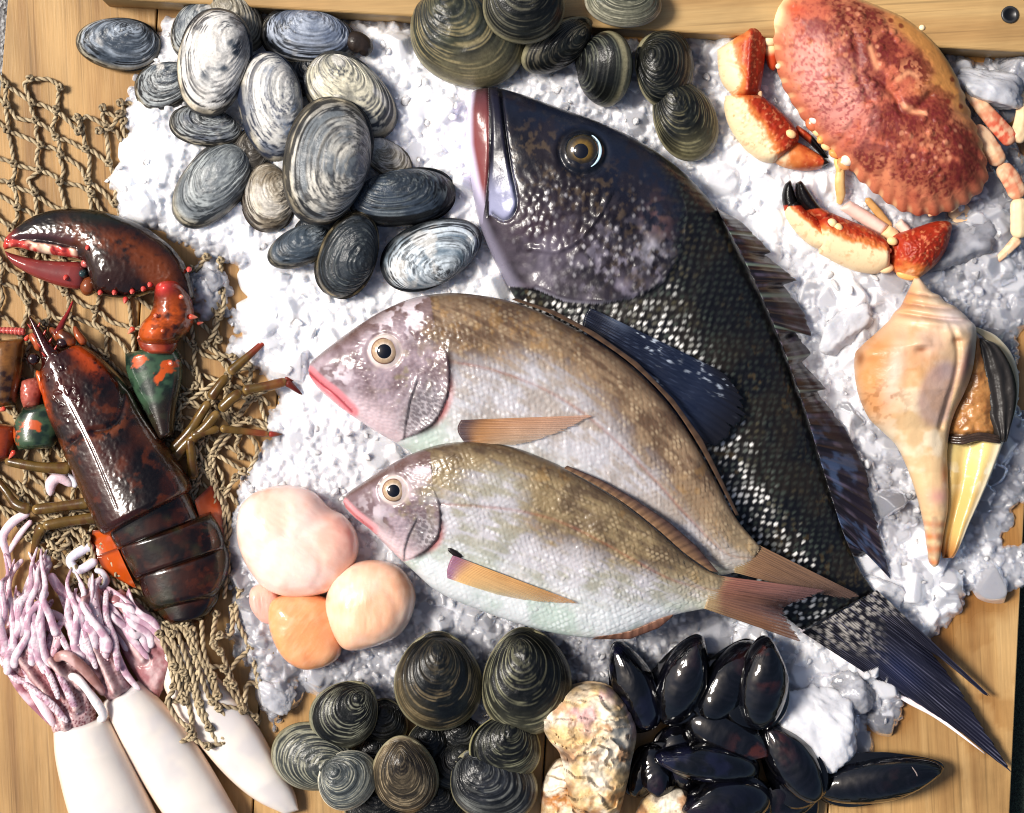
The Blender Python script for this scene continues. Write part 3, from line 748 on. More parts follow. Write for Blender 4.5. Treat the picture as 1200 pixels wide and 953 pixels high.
def bass_disp(p):
    f = _bf.setdefault('f', bass_fields(p)); x, y = p.x, p.y
    body = 1 - f.hd
    d = body * (.7 * (1 - sstep(.1, .55, f.sd)) + (.5 + 2.2 * (f.ci - .5)) * f.lu + 1.6 * np.sin(f.ci * 40) * f.lw + .5 * (f.ci - .5) + 4 * (fbm(x, y, 40, 75, 3) - .5))
    d += f.hd * 4.0 * sstep(22, 0, f.op) * sstep(0, 4, f.op) * sstep(.3, .6, f.opt) * (.4 + 1.2 * fbm(x, y, 20, 76, 2))
    d -= 3.2 * np.exp(-(f.l1 / 2.2) ** 2) + 2.6 * np.exp(-(f.l2 / 2.0) ** 2)
    mx = inside(x, y, [(573, 100), (587, 100), (607, 240), (600, 256), (590, 260), (574, 250)])
    d += 3.5 * mx * sstep(0, 5, f.l2)
    d += np.where((f.pres > 0), 1, 0) * f.hd * 3 * sstep(10, 0, f.pre) * sstep(0, 2, f.pre)
    # cheek and gill plate scales
    w1, w2, wi = worley(x, y * .8, 8.5, 12)
    ck = f.hd * np.clip(gauss(x, y, 655, 250, 55, 40, -50) * 1.6 + gauss(x, y, 740, 290, 60, 50) * 1.3, 0, 1)
    d += 2.6 * ck * (.7 - w1)
    d += f.hd * 4.5 * (fbm(x, y, 34, 5, 3) - .5)
    d += 5 * gauss(x, y, 682, 181, 34) - 4 * np.exp(-((np.hypot(x - 682, y - 181) - 27) / 4) ** 2)
    return d
def bass_paint(p):
    f = _bf['f']; x, y, s, c = p.x, p.y, p.s, p.c
    n_ = fbm(x, y, 40, 2, 4); n2_ = fbm(x, y, 9, 3, 3)
    # body: near-black scales each with a pale fleck
    base = full(x, C(15, 15, 19)); base = mix(base, C(29, 25, 22), sstep(.45, .75, n_))
    lum = np.clip(sstep(.6, -.15, c) * 1.0 + .06 + .25 * gauss(x, y, 785, 260, 34, 50), 0, 1) * (.62 + .6 * sstep(.25, .75, fbm(x, y, 34, 21, 3)))
    lum = np.clip(lum * (.3 + 1.1 * f.ci), 0, 1.2)
    fl = sstep(.36, .14, np.hypot(f.lu * 1.5 + .22 * (f.ci - .5), f.lw * 1.05 + .16 * np.sin(f.ci * 50)) + .14 * (n2_ - .5) + .06 * (f.ci - .5))
    fc = mix(full(x, C(70, 80, 72)), C(226, 224, 220), sstep(.35, .95, lum))
    fc = mix(fc, C(120, 100, 62), .4 * sstep(.55, .7, fbm(x, y, 18, 44, 3)) * sstep(.9, .3, lum))
    body = mix(base, fc, np.clip(fl * (.16 + .92 * lum), 0, 1))
    gold = sstep(.62, .74, fbm(x, y, 7, 51, 3)) * sstep(.5, .68, fbm(x, y, 42, 52, 2))
    body = mix(body, C(110, 90, 54), .22 * gold)
    # head
    hd = mix(full(x, C(26, 21, 26)), C(16, 17, 26), sstep(.3, .7, n_))
    hd = mix(hd, C(26, 32, 48), .8 * sstep(.1, .75, c))
    low = sstep(.25, -.75, c)
    hd = mix(hd, C(70, 63, 72), .7 * low * (.25 + 1.0 * sstep(.3, .7, fbm(x, y, 24, 6, 3))))
    hd = mix(hd, C(140, 134, 150), .55 * sstep(.55, .7, fbm(x, y, 10, 16, 3)) * gauss(x, y, 720, 310, 70, 44, 20))
    hd = mix(hd, C(34, 30, 36), .6 * sstep(.52, .66, fbm(x, y, 13, 26, 3)))
    hd = mix(hd, C(66, 48, 60), .5 * gauss(x, y, 625, 268, 46, 26, 20))
    hd = mix(hd, C(140, 132, 150), .5 * sstep(.45, .75, fbm(x, y, 22, 9, 3)) * gauss(x, y, 690, 325, 85, 34, 25))
    hd = mix(hd, C(110, 80, 78), .5 * gauss(x, y, 768, 262, 16, 24) * sstep(.4, .6, n2_))
    hd = mix(hd, C(170, 168, 180), .6 * gauss(x, y, 762, 296, 12, 16) * sstep(.35, .6, n2_))
    spk = sstep(.56, .72, fbm(x, y, 5.5, 61, 3)) * np.clip(1.2 * gauss(x, y, 625, 180, 42, 34) + 1.2 * gauss(x, y, 665, 212, 40, 20) + gauss(x, y, 700, 238, 60, 30) + .9 * gauss(x, y, 745, 300, 40, 45), 0, 1)
    hd = mix(hd, C(96, 80, 60), .4 * spk)
    w1, w2, wi = worley(x, y * .8, 8.5, 12)
    ck = np.clip(gauss(x, y, 640, 248, 42, 16, -52) + .8 * gauss(x, y, 700, 285, 60, 18, -42) + .5 * gauss(x, y, 740, 310, 50, 40), 0, 1)
    hd = mix(hd, C(225, 222, 228), np.clip(ck * sstep(.34, .12, w1) * sstep(.5, .8, wi), 0, 1) * .6)  # white glints painted on single cheek scales
    # jaws
    lo = (f.l1s < 0) if False else (x < np.interp(y, [100, 140, 190, 232, 255], [572, 575, 574, 570, 566])) & (y < 262)
    jaw = mix(full(x, C(120, 62, 62)), C(64, 40, 46), sstep(150, 100, y))
    jaw = mix(jaw, C(206, 198, 222), sstep(11, 3, x - np.interp(y, [100, 128, 170, 215, 262], [549, 546, 546, 552, 562]) - 4 * sstep(140, 260, y)))
    jaw = mix(jaw, C(150, 142, 164), sstep(215, 250, y))
    hd = mix(hd, jaw, lo * 1.)
    mx = inside(x, y, [(573, 99), (588, 99), (607, 238), (602, 256), (590, 262), (573, 252)])
    mc = mix(full(x, C(28, 27, 40)), C(140, 142, 170), sstep(185, 245, y)); mc = mix(mc, C(176, 178, 206), sstep(.5, .8, n2_) * sstep(200, 250, y))
    hd = mix(hd, mc, mx * 1.)
    hd = mix(hd, C(140, 136, 156), .7 * sstep(.84, .98, -c) * (1 - mx) * sstep(190, 230, y))
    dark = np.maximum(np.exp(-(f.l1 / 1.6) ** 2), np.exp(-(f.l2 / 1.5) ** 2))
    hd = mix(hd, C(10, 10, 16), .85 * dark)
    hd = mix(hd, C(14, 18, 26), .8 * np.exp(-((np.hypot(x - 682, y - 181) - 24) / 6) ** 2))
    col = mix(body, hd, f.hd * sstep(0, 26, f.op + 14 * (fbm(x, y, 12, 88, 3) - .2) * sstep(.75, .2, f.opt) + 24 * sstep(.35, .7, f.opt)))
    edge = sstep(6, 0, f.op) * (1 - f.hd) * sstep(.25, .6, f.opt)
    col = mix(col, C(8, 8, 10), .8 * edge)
    # the rim of the gill cover is pale
    col = mix(col, C(150, 148, 164), .6 * f.hd * sstep(4, 1, f.op) * sstep(.6, .85, f.opt))
    rough = .34 + .12 * n2_ - .12 * f.hd
    return col, rough
BT = lambda s: 54 * np.interp(s, [0, .1, .25, .5, .75, .9, 1], [.62, .80, 1, .98, .70, .40, .14])
bB = lambda s: np.interp(s, [0, .2, .6, 1], [44, 50, 50, 36])
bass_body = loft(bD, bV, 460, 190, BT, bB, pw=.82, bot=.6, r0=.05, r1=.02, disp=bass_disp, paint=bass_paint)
# fin painting helpers
def dark_fin(p, rays, tip=C(30, 30, 44), base=C(14, 14, 20), light=C(104, 104, 124), amt=.5):
    ph = .5 + .5 * np.cos(2 * PI * rays * p.u + 1.5 * (vnoise(p.u * 6, p.v * 2, 5) - .5))
    n_ = fbm(p.u * 300, p.v * 60, 12, 8, 3)
    col = mix(full(p.x, base), tip, p.v); col = mix(col, light, amt * sstep(.6, 1, ph) * (.2 + 1.1 * sstep(.4, .75, n_)))
    return col, .34
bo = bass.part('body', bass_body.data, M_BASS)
eye(bass, 681, 180, hat(bass_body.data, 681, 180)[0] - 5, 20, (C(104, 80, 30), C(40, 31, 14)), 9.5, (-1, 1), ring=C(14, 22, 30), rise=.5)
# pale crescent behind the eye
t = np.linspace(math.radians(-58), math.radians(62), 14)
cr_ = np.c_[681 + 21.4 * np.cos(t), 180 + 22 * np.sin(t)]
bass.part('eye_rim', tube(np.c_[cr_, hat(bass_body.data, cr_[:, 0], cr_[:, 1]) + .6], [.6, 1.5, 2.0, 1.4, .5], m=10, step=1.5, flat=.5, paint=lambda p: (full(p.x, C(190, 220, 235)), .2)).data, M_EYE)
# breast fin, lying on the flank
pfA = [(694, 362), (686, 372), (682, 384), (684, 400)]
pfB = [(856, 462), (868, 486), (860, 506), (832, 520)]
pa = hat(bass_body.data, [q[0] for q in pfA], [q[1] for q in pfA]) + 3
def pf_h(X, Y): return np.zeros_like(X)
bmap = hmap(bass_body.data)
pfA = [(690, 362), (684, 372), (682, 386), (688, 402)]
pfB = [(850, 440), (868, 462), (874, 482), (864, 506), (842, 524), (800, 522)]
def pfp(p):
    ph = .5 + .5 * np.cos(2 * PI * 17 * p.u + 3 * fbm(p.u * 5, p.v * 2, 1, 5, 2)); n_ = fbm(p.u * 60, p.v * 300, 9, 8, 3)
    col = mix(full(p.x, C(16, 20, 34)), C(26, 34, 54), p.v); col = mix(col, C(66, 76, 98), .55 * sstep(.55, 1, ph) * sstep(.4, .7, n_) * sstep(1, .4, p.v))
    col = mix(col, C(84, 96, 118), .5 * gauss(p.x, p.y, 722, 376, 16, 9, 40)); col = mix(col, C(22, 22, 28), sstep(.7, 1, p.v))
    col = mix(col, C(170, 180, 196), .8 * sstep(.72, .8, fbm(p.x, p.y, 4, 77, 2)) * sstep(.5, .65, fbm(p.x, p.y, 40, 7, 2)))
    return col, .24
pfs = sheet(pfA, pfB, 90, 70, [3.5], [3.5], 1.2, rays=17, ramp=1.6, arch=3, linB=False, fray=.10, drape=bmap, lift=5, wav=3, paint=pfp)
bass.part('pectoral_fin', pfs.data, M_FIN)
# back fin: folded spines with ragged skin, then the soft part
dA = [(838, 244), (860, 284), (884, 332), (908, 386), (926, 432), (944, 482), (960, 532), (976, 582), (992, 628), (1004, 654)]
dB = [(846, 244), (872, 258), (908, 294), (900, 297), (940, 327), (922, 332), (948, 366), (957, 394), (934, 384), (956, 414), (944, 424), (975, 456), (963, 458), (983, 484), (1003, 512),
      (1018, 546), (1025, 562), (1027, 584), (1035, 612), (1041, 640), (1053, 684), (1034, 652), (1016, 656)]
hA_ = hat(bass_body.data, [q[0] - 10 for q in dA], [q[1] + 4 for q in dA]) - 4
def dfp(p):
    col, r = dark_fin(p, 30, C(34, 27, 38), C(20, 18, 22), C(96, 86, 104), .55)
    col = mix(col, C(74, 92, 126), .55 * sstep(.55, .75, p.u) * sstep(.5, .72, fbm(p.u * 400, p.v * 40, 9, 19, 3)))
    sp = sstep(.93, .99, np.cos(2 * PI * 11 * p.u + .9)) * sstep(.62, .5, p.u)
    col = mix(col, C(120, 138, 124), .75 * sp)
    return col, r
dfs = sheet(dA, dB, 240, 30, hA_, [46, 40, 36, 32, 30, 28], 1.6, rays=32, ramp=3.0, paint=dfp, arch=3, fray=.07, wav=5)
bass.part('dorsal_fin', dfs.data, M_FIN)
# tail fin, upper lobe narrow, lower lobe long
tA = [(1032, 694), (1016, 704), (1000, 714), (985, 722), (965, 734), (944, 744)]
tB = [(1178, 828), (1168, 824), (1140, 800), (1116, 780), (1104, 772), (1120, 792), (1140, 820), (1156, 846), (1172, 872), (1186, 894), (1202, 918), (1178, 900), (1150, 876), (1108, 848), (1064, 822)]
def tfp(p):
    col, r = dark_fin(p, 34, C(28, 28, 44), C(20, 19, 24), C(120, 120, 140), .5)
    col = mix(col, C(44, 52, 88), .5 * gauss(p.x, p.y, 1060, 790, 34, 18, 40))
    fl = sstep(.42, .3, worley(p.x, p.y, 8, 4)[0]) * sstep(.35, .1, p.v)
    col = mix(col, C(170, 165, 160), .75 * fl)
    return col, .3
tfs = sheet(tA, tB, 200, 60, [44, 40, 40, 40, 40, 40], [12, 12, 14, 16, 18, 14, 10, 8, 8, 14], 1.8, rays=36, ramp=2.4, paint=tfp, arch=6, fray=.06, wav=4)
bass.part('tail_fin', tfs.data, M_FIN)
# pale lower edge of the tail
eA = [(936, 741), (985, 768), (1030, 800), (1070, 830), (1110, 852), (1168, 894)]
eB = [(946, 741), (992, 764), (1040, 798), (1082, 828), (1125, 858), (1168, 893)]
bass.part('tail_fin_edge', sheet(eA, eB, 90, 8, [22, 20, 12, 10, 12, 12], [28, 26, 18, 15, 14, 12], 1.5, paint=lambda p: (mix(full(p.x, C(228, 220, 224)), C(235, 190, 186), sstep(.5, .7, fbm(p.x, p.y, 30, 3, 2))), .35), linB=False).data, M_FIN, label='pale pinkish white edge of the dark tail')

# ------------------------------------------------------------------ the two silver fish
def porgy(label, Dc, Vc, OP, PRE, LAT, snout, eyec, eyer, cx, cy, hn, T, base, roll, ss, seed, ang, bend, tone, headline):
    th = Thing('porgy', label, 'fish', cx, cy, hn, 'silver porgies on the ice')
    st = {}
    def fields(p):
        f = Part(); x, y = p.x, p.y
        f.op, f.opt, _ = pdist(x, y, OP); f.pre, f.pret, f.pres = pdist(x, y, PRE); f.la, f.lat, _ = pdist(x, y, LAT)
        f.hd = np.where(inside(x, y, OP + headline), 1., 0.)
        a = math.radians(ang); f.U = (x - cx) * math.cos(a) + (y - cy) * math.sin(a); f.W = -(x - cx) * math.sin(a) + (y - cy) * math.cos(a)
        f.W = f.W - bend * f.U ** 2 * .001
        f.sd, f.lu, f.lw, f.ci = scale_cells(f.U + 5 * (fbm(x, y, 30, seed + 60, 2) - .5) + 1.6 * (fbm(x, y, 6, seed + 61, 2) - .5), f.W + 6 * (fbm(x, y, 34, seed + 62, 2) - .5) + 1.2 * (fbm(x, y, 5, seed + 63, 2) - .5), ss, ss * .62)
        f.ed = np.hypot(x - eyec[0], y - eyec[1])
        return f
    def disp(p):
        f = st.setdefault('f', fields(p)); x, y = p.x, p.y
        f.hw = f.hd * sstep(-2, 34, f.op + 16 * (fbm(x, y, 9, seed + 70, 3) - .45) + 40 * sstep(.08, .3, f.opt))
        d = (1 - f.hw) * (.3 * (1 - sstep(.12, .55, f.sd)) + (.4 + 2.0 * (f.ci - .5)) * f.lu + 1.4 * np.sin(f.ci * 40) * f.lw + .4 * (f.ci - .5)) * (.4 + 1.0 * fbm(x, y, 30, seed + 67, 2))
        d += f.hd * 3.2 * sstep(14, 0, f.op) * sstep(0, 2.5, f.op) * sstep(.05, .3, f.opt)
        d -= 1.6 * np.exp(-(f.la / 1.6) ** 2) * (1 - f.hd) * .6
        d += f.hd * (2.6 * sstep(6, 0, f.pre) * (f.pres > 0) - 1.4 * np.exp(-(f.pre / 2) ** 2))
        w1, _, wi = worley(f.U * .8, f.W * 1.2, 4.6, seed)
        d += f.hd * 1.6 * (.6 - w1) * sstep(eyer * 1.2, eyer * 2.2, f.ed) * sstep(50, 70, np.hypot(x - snout[0], y - snout[1]))
        d += f.hd * 4 * (fbm(x, y, 22, seed, 3) - .5) + 5 * (1 - f.hd) * (fbm(x, y, 34, seed, 3) - .5)
        d += 3.5 * gauss(x, y, eyec[0], eyec[1], eyer * 1.7) - 2.2 * np.exp(-((f.ed - eyer * 1.25) / 3) ** 2)
        mo, _, _ = pdist(x, y, st['mouth']); d -= 3 * np.exp(-(mo / 2) ** 2)
        return d
    def paint(p):
        f = st['f']; x, y, s, c = p.x, p.y, p.s, p.c
        n_ = fbm(x, y, 30, seed + 2, 4); n2_ = fbm(x, y, 7, seed + 4, 3)
        stk = .55 * fbm(f.U * .22, f.W, 5, seed + 9, 3) + .45 * fbm(x, y, 26, seed + 10, 3)
        back = mix(full(x, C(*tone['back'])), C(*tone['back2']), sstep(.36, .64, stk))
        flank = mix(full(x, C(180, 177, 182)), C(*tone['flank2']), sstep(.38, .62, stk))
        belly = mix(full(x, C(204, 208, 210)), C(176, 190, 182), sstep(.35, .65, n_))
        e = c + .34 * (stk - .5) + tone['shift'](x, y)
        col = mix(belly, flank, sstep(-.75, -.1, e)); col = mix(col, back, sstep(-.05, .6, e))
        # scale edges and glints
        eg = sstep(.30, .52, f.sd) * (.25 + .75 * sstep(-.35, .35, e + .6 * (fbm(x, y, 40, seed + 12, 2) - .5)))
        col = mix(col, C(*tone['edge']), .42 * eg * (.55 + .6 * stk))
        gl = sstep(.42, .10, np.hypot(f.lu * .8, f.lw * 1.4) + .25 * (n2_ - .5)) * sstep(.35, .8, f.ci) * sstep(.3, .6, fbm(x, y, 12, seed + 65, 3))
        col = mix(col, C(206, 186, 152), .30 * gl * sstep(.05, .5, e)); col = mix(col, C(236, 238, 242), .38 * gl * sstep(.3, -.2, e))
        col = mix(col, C(170, 128, 66), .45 * sstep(.56, .72, fbm(x, y, 8, seed + 20, 3)) * sstep(.1, .5, e) * sstep(.4, .6, fbm(x, y, 60, seed + 21, 2)) * .6)
        col = mix(col, C(140, 78, 60), .55 * np.exp(-(f.la / 1.7) ** 2) * (.4 + .6 * n2_))
        # peduncle turns tan
        col = mix(col, C(168, 150, 118), .5 * sstep(.82, 1, s))
        # head
        hd = mix(full(x, C(158, 140, 148)), C(112, 92, 96), sstep(.35, .65, fbm(x, y, 18, seed + 30, 4)))
        hd = mix(hd, C(86, 62, 52), .75 * sstep(.55, .9, c) )
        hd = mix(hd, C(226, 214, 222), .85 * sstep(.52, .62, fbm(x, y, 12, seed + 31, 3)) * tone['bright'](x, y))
        hd = mix(hd, C(150, 138, 96), .5 * sstep(.5, .7, fbm(x, y, 9, seed + 33, 3)) * gauss(x, y, eyec[0] + 26, eyec[1] + 28, 34))
        sd_ = np.hypot(x - snout[0], y - snout[1])
        hd = mix(hd, C(222, 200, 206), .8 * sstep(-.35, -.8, c))
        lip = sstep(20, 6, st['md'](x, y)) * sstep(46, 20, sd_ * .7)
        mo, _, _ = pdist(x, y, st['mouth'])
        lipm = sstep(11, 5, mo)
        hd = mix(hd, C(*tone['lip']), .9 * lipm); hd = mix(hd, C(*tone['lipd']), .85 * np.exp(-(mo / 1.9) ** 2))
        gc = np.where(f.pres < 0, 1, 0)
        w1, _, wi = worley(f.U * .8, f.W * 1.2, 4.6, seed)
        gp = st['gill'](x, y)
        hd = mix(hd, C(96, 92, 96), .8 * gp); hd = mix(hd, C(196, 188, 192), .5 * gp * sstep(.36, .52, w1) * sstep(.3, .6, n_) )
        hd = mix(hd, C(70, 60, 62), .6 * np.exp(-(f.pre / 2.2) ** 2))
        hd = mix(hd, C(230, 214, 206), .8 * np.exp(-((f.ed - eyer * 1.1) / 2.6) ** 2))
        col = mix(col, hd, f.hw); col = mix(col, C(62, 44, 34), .6 * sstep(.78, .97, c) * (1 - f.hd))
        dk = sstep(6, .5, f.op) * sstep(.05, .2, f.opt) * sstep(.98, .8, f.opt)
        col = mix(col, C(44, 24, 26), .85 * dk * sstep(.3, .5, fbm(x, y, 14, seed + 66, 2) + .1))
        col = mix(col, C(196, 110, 108), .5 * sstep(9, 3, f.op) * (1 - f.hd) * sstep(.3, .6, f.opt) * sstep(.8, .6, f.opt))
        return col, np.where(f.hd > 0, .22, .27) + .12 * n2_
    st['mouth'] = tone['mouth']; st['md'] = lambda x, y: pdist(x, y, tone['mouth'])[0]
    st['gill'] = tone['gill']
    b = loft(Dc, Vc, 420, 200, T, base, pw=.78, bot=.45, r0=.05, r1=.02, roll=roll, disp=disp, paint=paint)
    th.part('body', b.data, M_FISH)
    eye(th, eyec[0], eyec[1], hat(b.data, *eyec)[0] - 3.2, eyer, (C(214, 200, 186), C(176, 148, 118)), eyer * .56, (0, .5), ring=C(120, 84, 66), rise=.42)
    return th, b
def gaussf(*g):
    return lambda x, y: np.clip(sum(a * gauss(x, y, cx, cy, rx, ry_, an) for a, cx, cy, rx, ry_, an in g), 0, 1)

p1D = [(359, 434), (363, 424), (382, 408), (412, 386), (446, 365), (482, 350), (520, 344), (560, 346), (600, 354), (642, 370), (690, 395), (738, 428), (780, 470), (812, 516), (838, 562), (862, 606), (892, 642)]
p1V = [(360, 440), (372, 456), (392, 474), (414, 490), (440, 507), (466, 522), (496, 542), (530, 566), (572, 592), (620, 618), (670, 640), (720, 656), (770, 668), (810, 674), (845, 676), (880, 668)]
tone1 = dict(back=(94, 74, 58), back2=(136, 114, 90), flank2=(164, 156, 152), edge=(110, 72, 46), lip=(222, 122, 130), lipd=(150, 34, 50),
             shift=lambda x, y: .28 * gauss(x, y, 560, 380, 50, 50) - .35 * gauss(x, y, 640, 440, 70, 36, 25) + .25 * sstep(700, 840, x),
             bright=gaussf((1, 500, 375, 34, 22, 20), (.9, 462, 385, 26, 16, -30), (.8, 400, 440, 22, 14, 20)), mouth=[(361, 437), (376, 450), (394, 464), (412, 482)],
             gill=gaussf((1.3, 500, 478, 26, 30, 0), (1.2, 488, 500, 22, 16, 0)))
P1, P1b = porgy('larger silver porgy with red lips, lying between the black fish and a smaller porgy', p1D, p1V,
                [(512, 392), (524, 408), (529, 436), (526, 466), (512, 494), (492, 508), (474, 514)], [(490, 448), (482, 470), (477, 494), (474, 512)],
                [(524, 424), (560, 430), (596, 440), (640, 458), (682, 484), (722, 518), (764, 560), (806, 606), (850, 648), (886, 656)],
                (360, 436), (452, 412), 15.5, 620, 500, 105, lambda s: 44 * np.interp(s, [0, .12, .35, .65, .88, 1], [.5, .85, 1, .85, .42, .09]),
                lambda s: np.interp(s, [0, .3, .8, 1], [80, 92, 96, 92]), lambda s: np.interp(s, [0, .3, .8, 1], [2, 16, 16, 4]), 7.2, 31, 33, .55, tone1,
                [(440, 530), (340, 450), (350, 400), (470, 330), (505, 350)])
def fin_al(p): return np.clip(1.05 - .75 * sstep(.15, 1, p.v) + .35 * (np.cos(2 * PI * 17 * p.u) > .2), .2, 1)
def tail_al(p): return np.clip(1.25 - .75 * sstep(.3, 1, p.v) + .3 * (np.cos(2 * PI * 17 * p.u) > 0), .3, 1)
def por_fin(p, c0, c1, c2, rays, r=.34, tipd=None):
    ph = .5 + .5 * np.cos(2 * PI * rays * p.u); n_ = fbm(p.u * 200, p.v * 40, 9, 6, 3)
    col = mix(full(p.x, c0), c1, sstep(0, 1, p.v + .3 * (n_ - .5))); col = mix(col, c2, .5 * sstep(.4, 1, ph + .5 * (n_ - .5)) * (.3 + n_))
    if tipd is not None: col = mix(full(p.x, tipd), col, sstep(.02, .22, p.v + .12 * (n_ - .5)))
    return col, r
def on(b, pts, dz): return hat(b.data, [q[0] for q in pts], [q[1] for q in pts]) + dz
fa = [(540, 492), (537, 500), (538, 508), (543, 518)]; fb = [(700, 487), (690, 491), (660, 504), (620, 520)]
fa = [(541, 492), (537, 500), (538, 508), (545, 519)]; fb = [(702, 486), (690, 491), (668, 502), (636, 514), (606, 521)]
P1.part('pectoral_fin', sheet(fa, fb, 80, 50, [1.2], [1.2], .8, rays=17, ramp=1.1, arch=2.5, linB=False, fray=.10, drape=hmap(P1b.data), lift=2.5, alpha=fin_al,
        paint=lambda p: por_fin(p, mix(full(p.x, C(70, 58, 64)), C(150, 106, 62), sstep(.04, .25, p.v)), mix(full(p.x, C(206, 160, 136)), C(190, 172, 150), p.u), C(92, 56, 34), 17)).data, M_FINT)
dfa = [(600, 352), (646, 369), (692, 394), (740, 428), (782, 470), (814, 516), (840, 562), (862, 604)]
dfb = [(604, 350), (650, 365), (697, 390), (746, 425), (789, 469), (822, 515), (847, 565), (866, 604)]
P1.part('dorsal_fin', sheet(dfa, dfb, 160, 8, on(P1b, dfa, -1), on(P1b, dfa, -3), .9, rays=31, ramp=.6, paint=lambda p: por_fin(p, C(96, 72, 52), C(74, 58, 48), C(40, 30, 26), 22)).data, M_FIN)
ta = [(872, 630), (866, 644), (862, 656), (862, 672)]; tb = [(1020, 704), (1008, 708), (985, 704), (962, 698), (942, 696), (930, 690)]
P1.part('tail_fin', sheet(ta, tb, 110, 50, [97, 96, 95, 92], [66, 70, 78, 82, 84, 88], 1.0, rays=17, ramp=1.7, fray=.10, wav=4, alpha=tail_al, paint=lambda p: por_fin(p, C(140, 108, 82), C(96, 76, 68), C(56, 42, 38), 17, tipd=C(150, 130, 98))).data, M_FINT)

p2D = [(399, 590), (404, 580), (424, 566), (450, 549), (482, 532), (520, 520), (560, 518), (602, 524), (648, 542), (690, 564), (730, 590), (768, 620), (800, 648), (828, 668), (852, 678)]
p2V = [(401, 597), (414, 610), (432, 624), (448, 640), (464, 656), (484, 674), (508, 695), (540, 711), (580, 726), (622, 739), (662, 748), (702, 751), (742, 744), (780, 727), (812, 718), (842, 713)]
tone2 = dict(back=(92, 76, 58), back2=(134, 116, 86), flank2=(156, 154, 142), edge=(104, 82, 54), lip=(226, 150, 156), lipd=(186, 88, 96),
             shift=lambda x, y: -.5 * gauss(x, y, 590, 560, 60, 34, 10) + .22 * gauss(x, y, 720, 630, 90, 46, 30) + .2 * gauss(x, y, 640, 620, 30, 60, 0),
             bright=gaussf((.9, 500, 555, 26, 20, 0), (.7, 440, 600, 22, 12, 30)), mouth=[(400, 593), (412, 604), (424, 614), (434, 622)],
             gill=gaussf((1.1, 500, 625, 22, 24, 0)))
P2, P2b = porgy('smaller silver porgy with pink lips and a yellow fin, in front of the larger porgy', p2D, p2V,
                [(508, 572), (516, 588), (518, 608), (514, 630), (500, 646), (484, 656), (474, 660)], [(488, 610), (480, 626), (474, 644), (472, 658)],
                [(517, 590), (560, 592), (606, 597), (650, 608), (694, 628), (740, 654), (790, 680), (845, 694)],
                (400, 592), (462, 574), 13.5, 620, 635, 115, lambda s: 40 * np.interp(s, [0, .12, .35, .65, .88, 1], [.5, .85, 1, .85, .42, .10]),
                lambda s: np.interp(s, [0, .3, .8, 1], [74, 96, 106, 106]), lambda s: np.interp(s, [0, .3, .8, 1], [4, 26, 22, 3]), 6.8, 57, 22, .35, tone2,
                [(440, 670), (385, 610), (390, 570), (470, 520), (505, 530)])
fa = [(531, 650), (527, 658), (524, 668), (524, 678)]; fb = [(682, 708), (670, 709), (640, 708), (600, 702)]
fb = [(684, 708), (672, 708), (648, 707), (618, 704), (586, 698)]
P2.part('pectoral_fin', sheet(fa, fb, 80, 50, [1.2], [1.2], .8, rays=17, ramp=1.0, arch=2.5, linB=False, fray=.10, drape=hmap(P2b.data), lift=2, alpha=fin_al,
        paint=lambda p: por_fin(p, mix(full(p.x, C(130, 92, 120)), C(196, 156, 104), sstep(.04, .22, p.v)), mix(full(p.x, C(190, 140, 84)), C(206, 196, 158), p.u), C(146, 92, 52), 17)).data, M_FINT)
sp = [(525, 642), (534, 648), (542, 652)]
P2.part('fin_spot', tube(np.c_[np.array(sp), on(P2b, sp, .3)], [2, 3.5, 1.6], m=8, flat=.5, paint=lambda p: (full(p.x, C(24, 18, 18)), .4)).data, M_FIN)
dfa = [(660, 548), (694, 566), (732, 590), (770, 620), (802, 648), (832, 669)]; dfb = [(664, 545), (702, 561), (744, 585), (784, 612), (816, 640), (842, 671)]
P2.part('dorsal_fin', sheet(dfa, dfb, 120, 8, on(P2b, dfa, -1), on(P2b, dfa, -1.5), .9, rays=27, ramp=.7, paint=lambda p: por_fin(p, C(126, 96, 70), C(70, 52, 48), C(38, 26, 26), 18)).data, M_FIN)
afa = [(700, 749), (738, 742), (774, 727), (790, 722)]; afb = [(694, 753), (740, 752), (774, 738), (790, 724)]
P2.part('anal_fin', sheet(afa, afb, 60, 8, [92, 94, 98, 100], [84, 86, 92, 98], 1.2, rays=9, ramp=1.0, paint=lambda p: por_fin(p, C(140, 100, 80), C(96, 62, 50), C(60, 36, 30), 9)).data, M_FIN)
ta = [(836, 674), (832, 688), (830, 700), (826, 714)]; tb = [(976, 694), (964, 699), (946, 706), (930, 711), (922, 716), (926, 726), (936, 742), (945, 757)]
P2.part('tail_fin', sheet(ta, tb, 120, 50, [110, 110, 110, 107], [92, 94, 96, 97, 92, 84], 1.0, rays=18, ramp=1.8, fray=.10, wav=5, alpha=tail_al,
        paint=lambda p: por_fin(p, mix(full(p.x, C(150, 100, 88)), C(116, 90, 70), p.u), mix(mix(full(p.x, C(104, 78, 78)), C(44, 33, 32), gauss(p.u, p.u * 0, .48, 0, .2, 1)), C(116, 80, 58), sstep(.6, .9, p.u)), C(66, 40, 36), 18, tipd=C(158, 136, 104))).data, M_FINT)
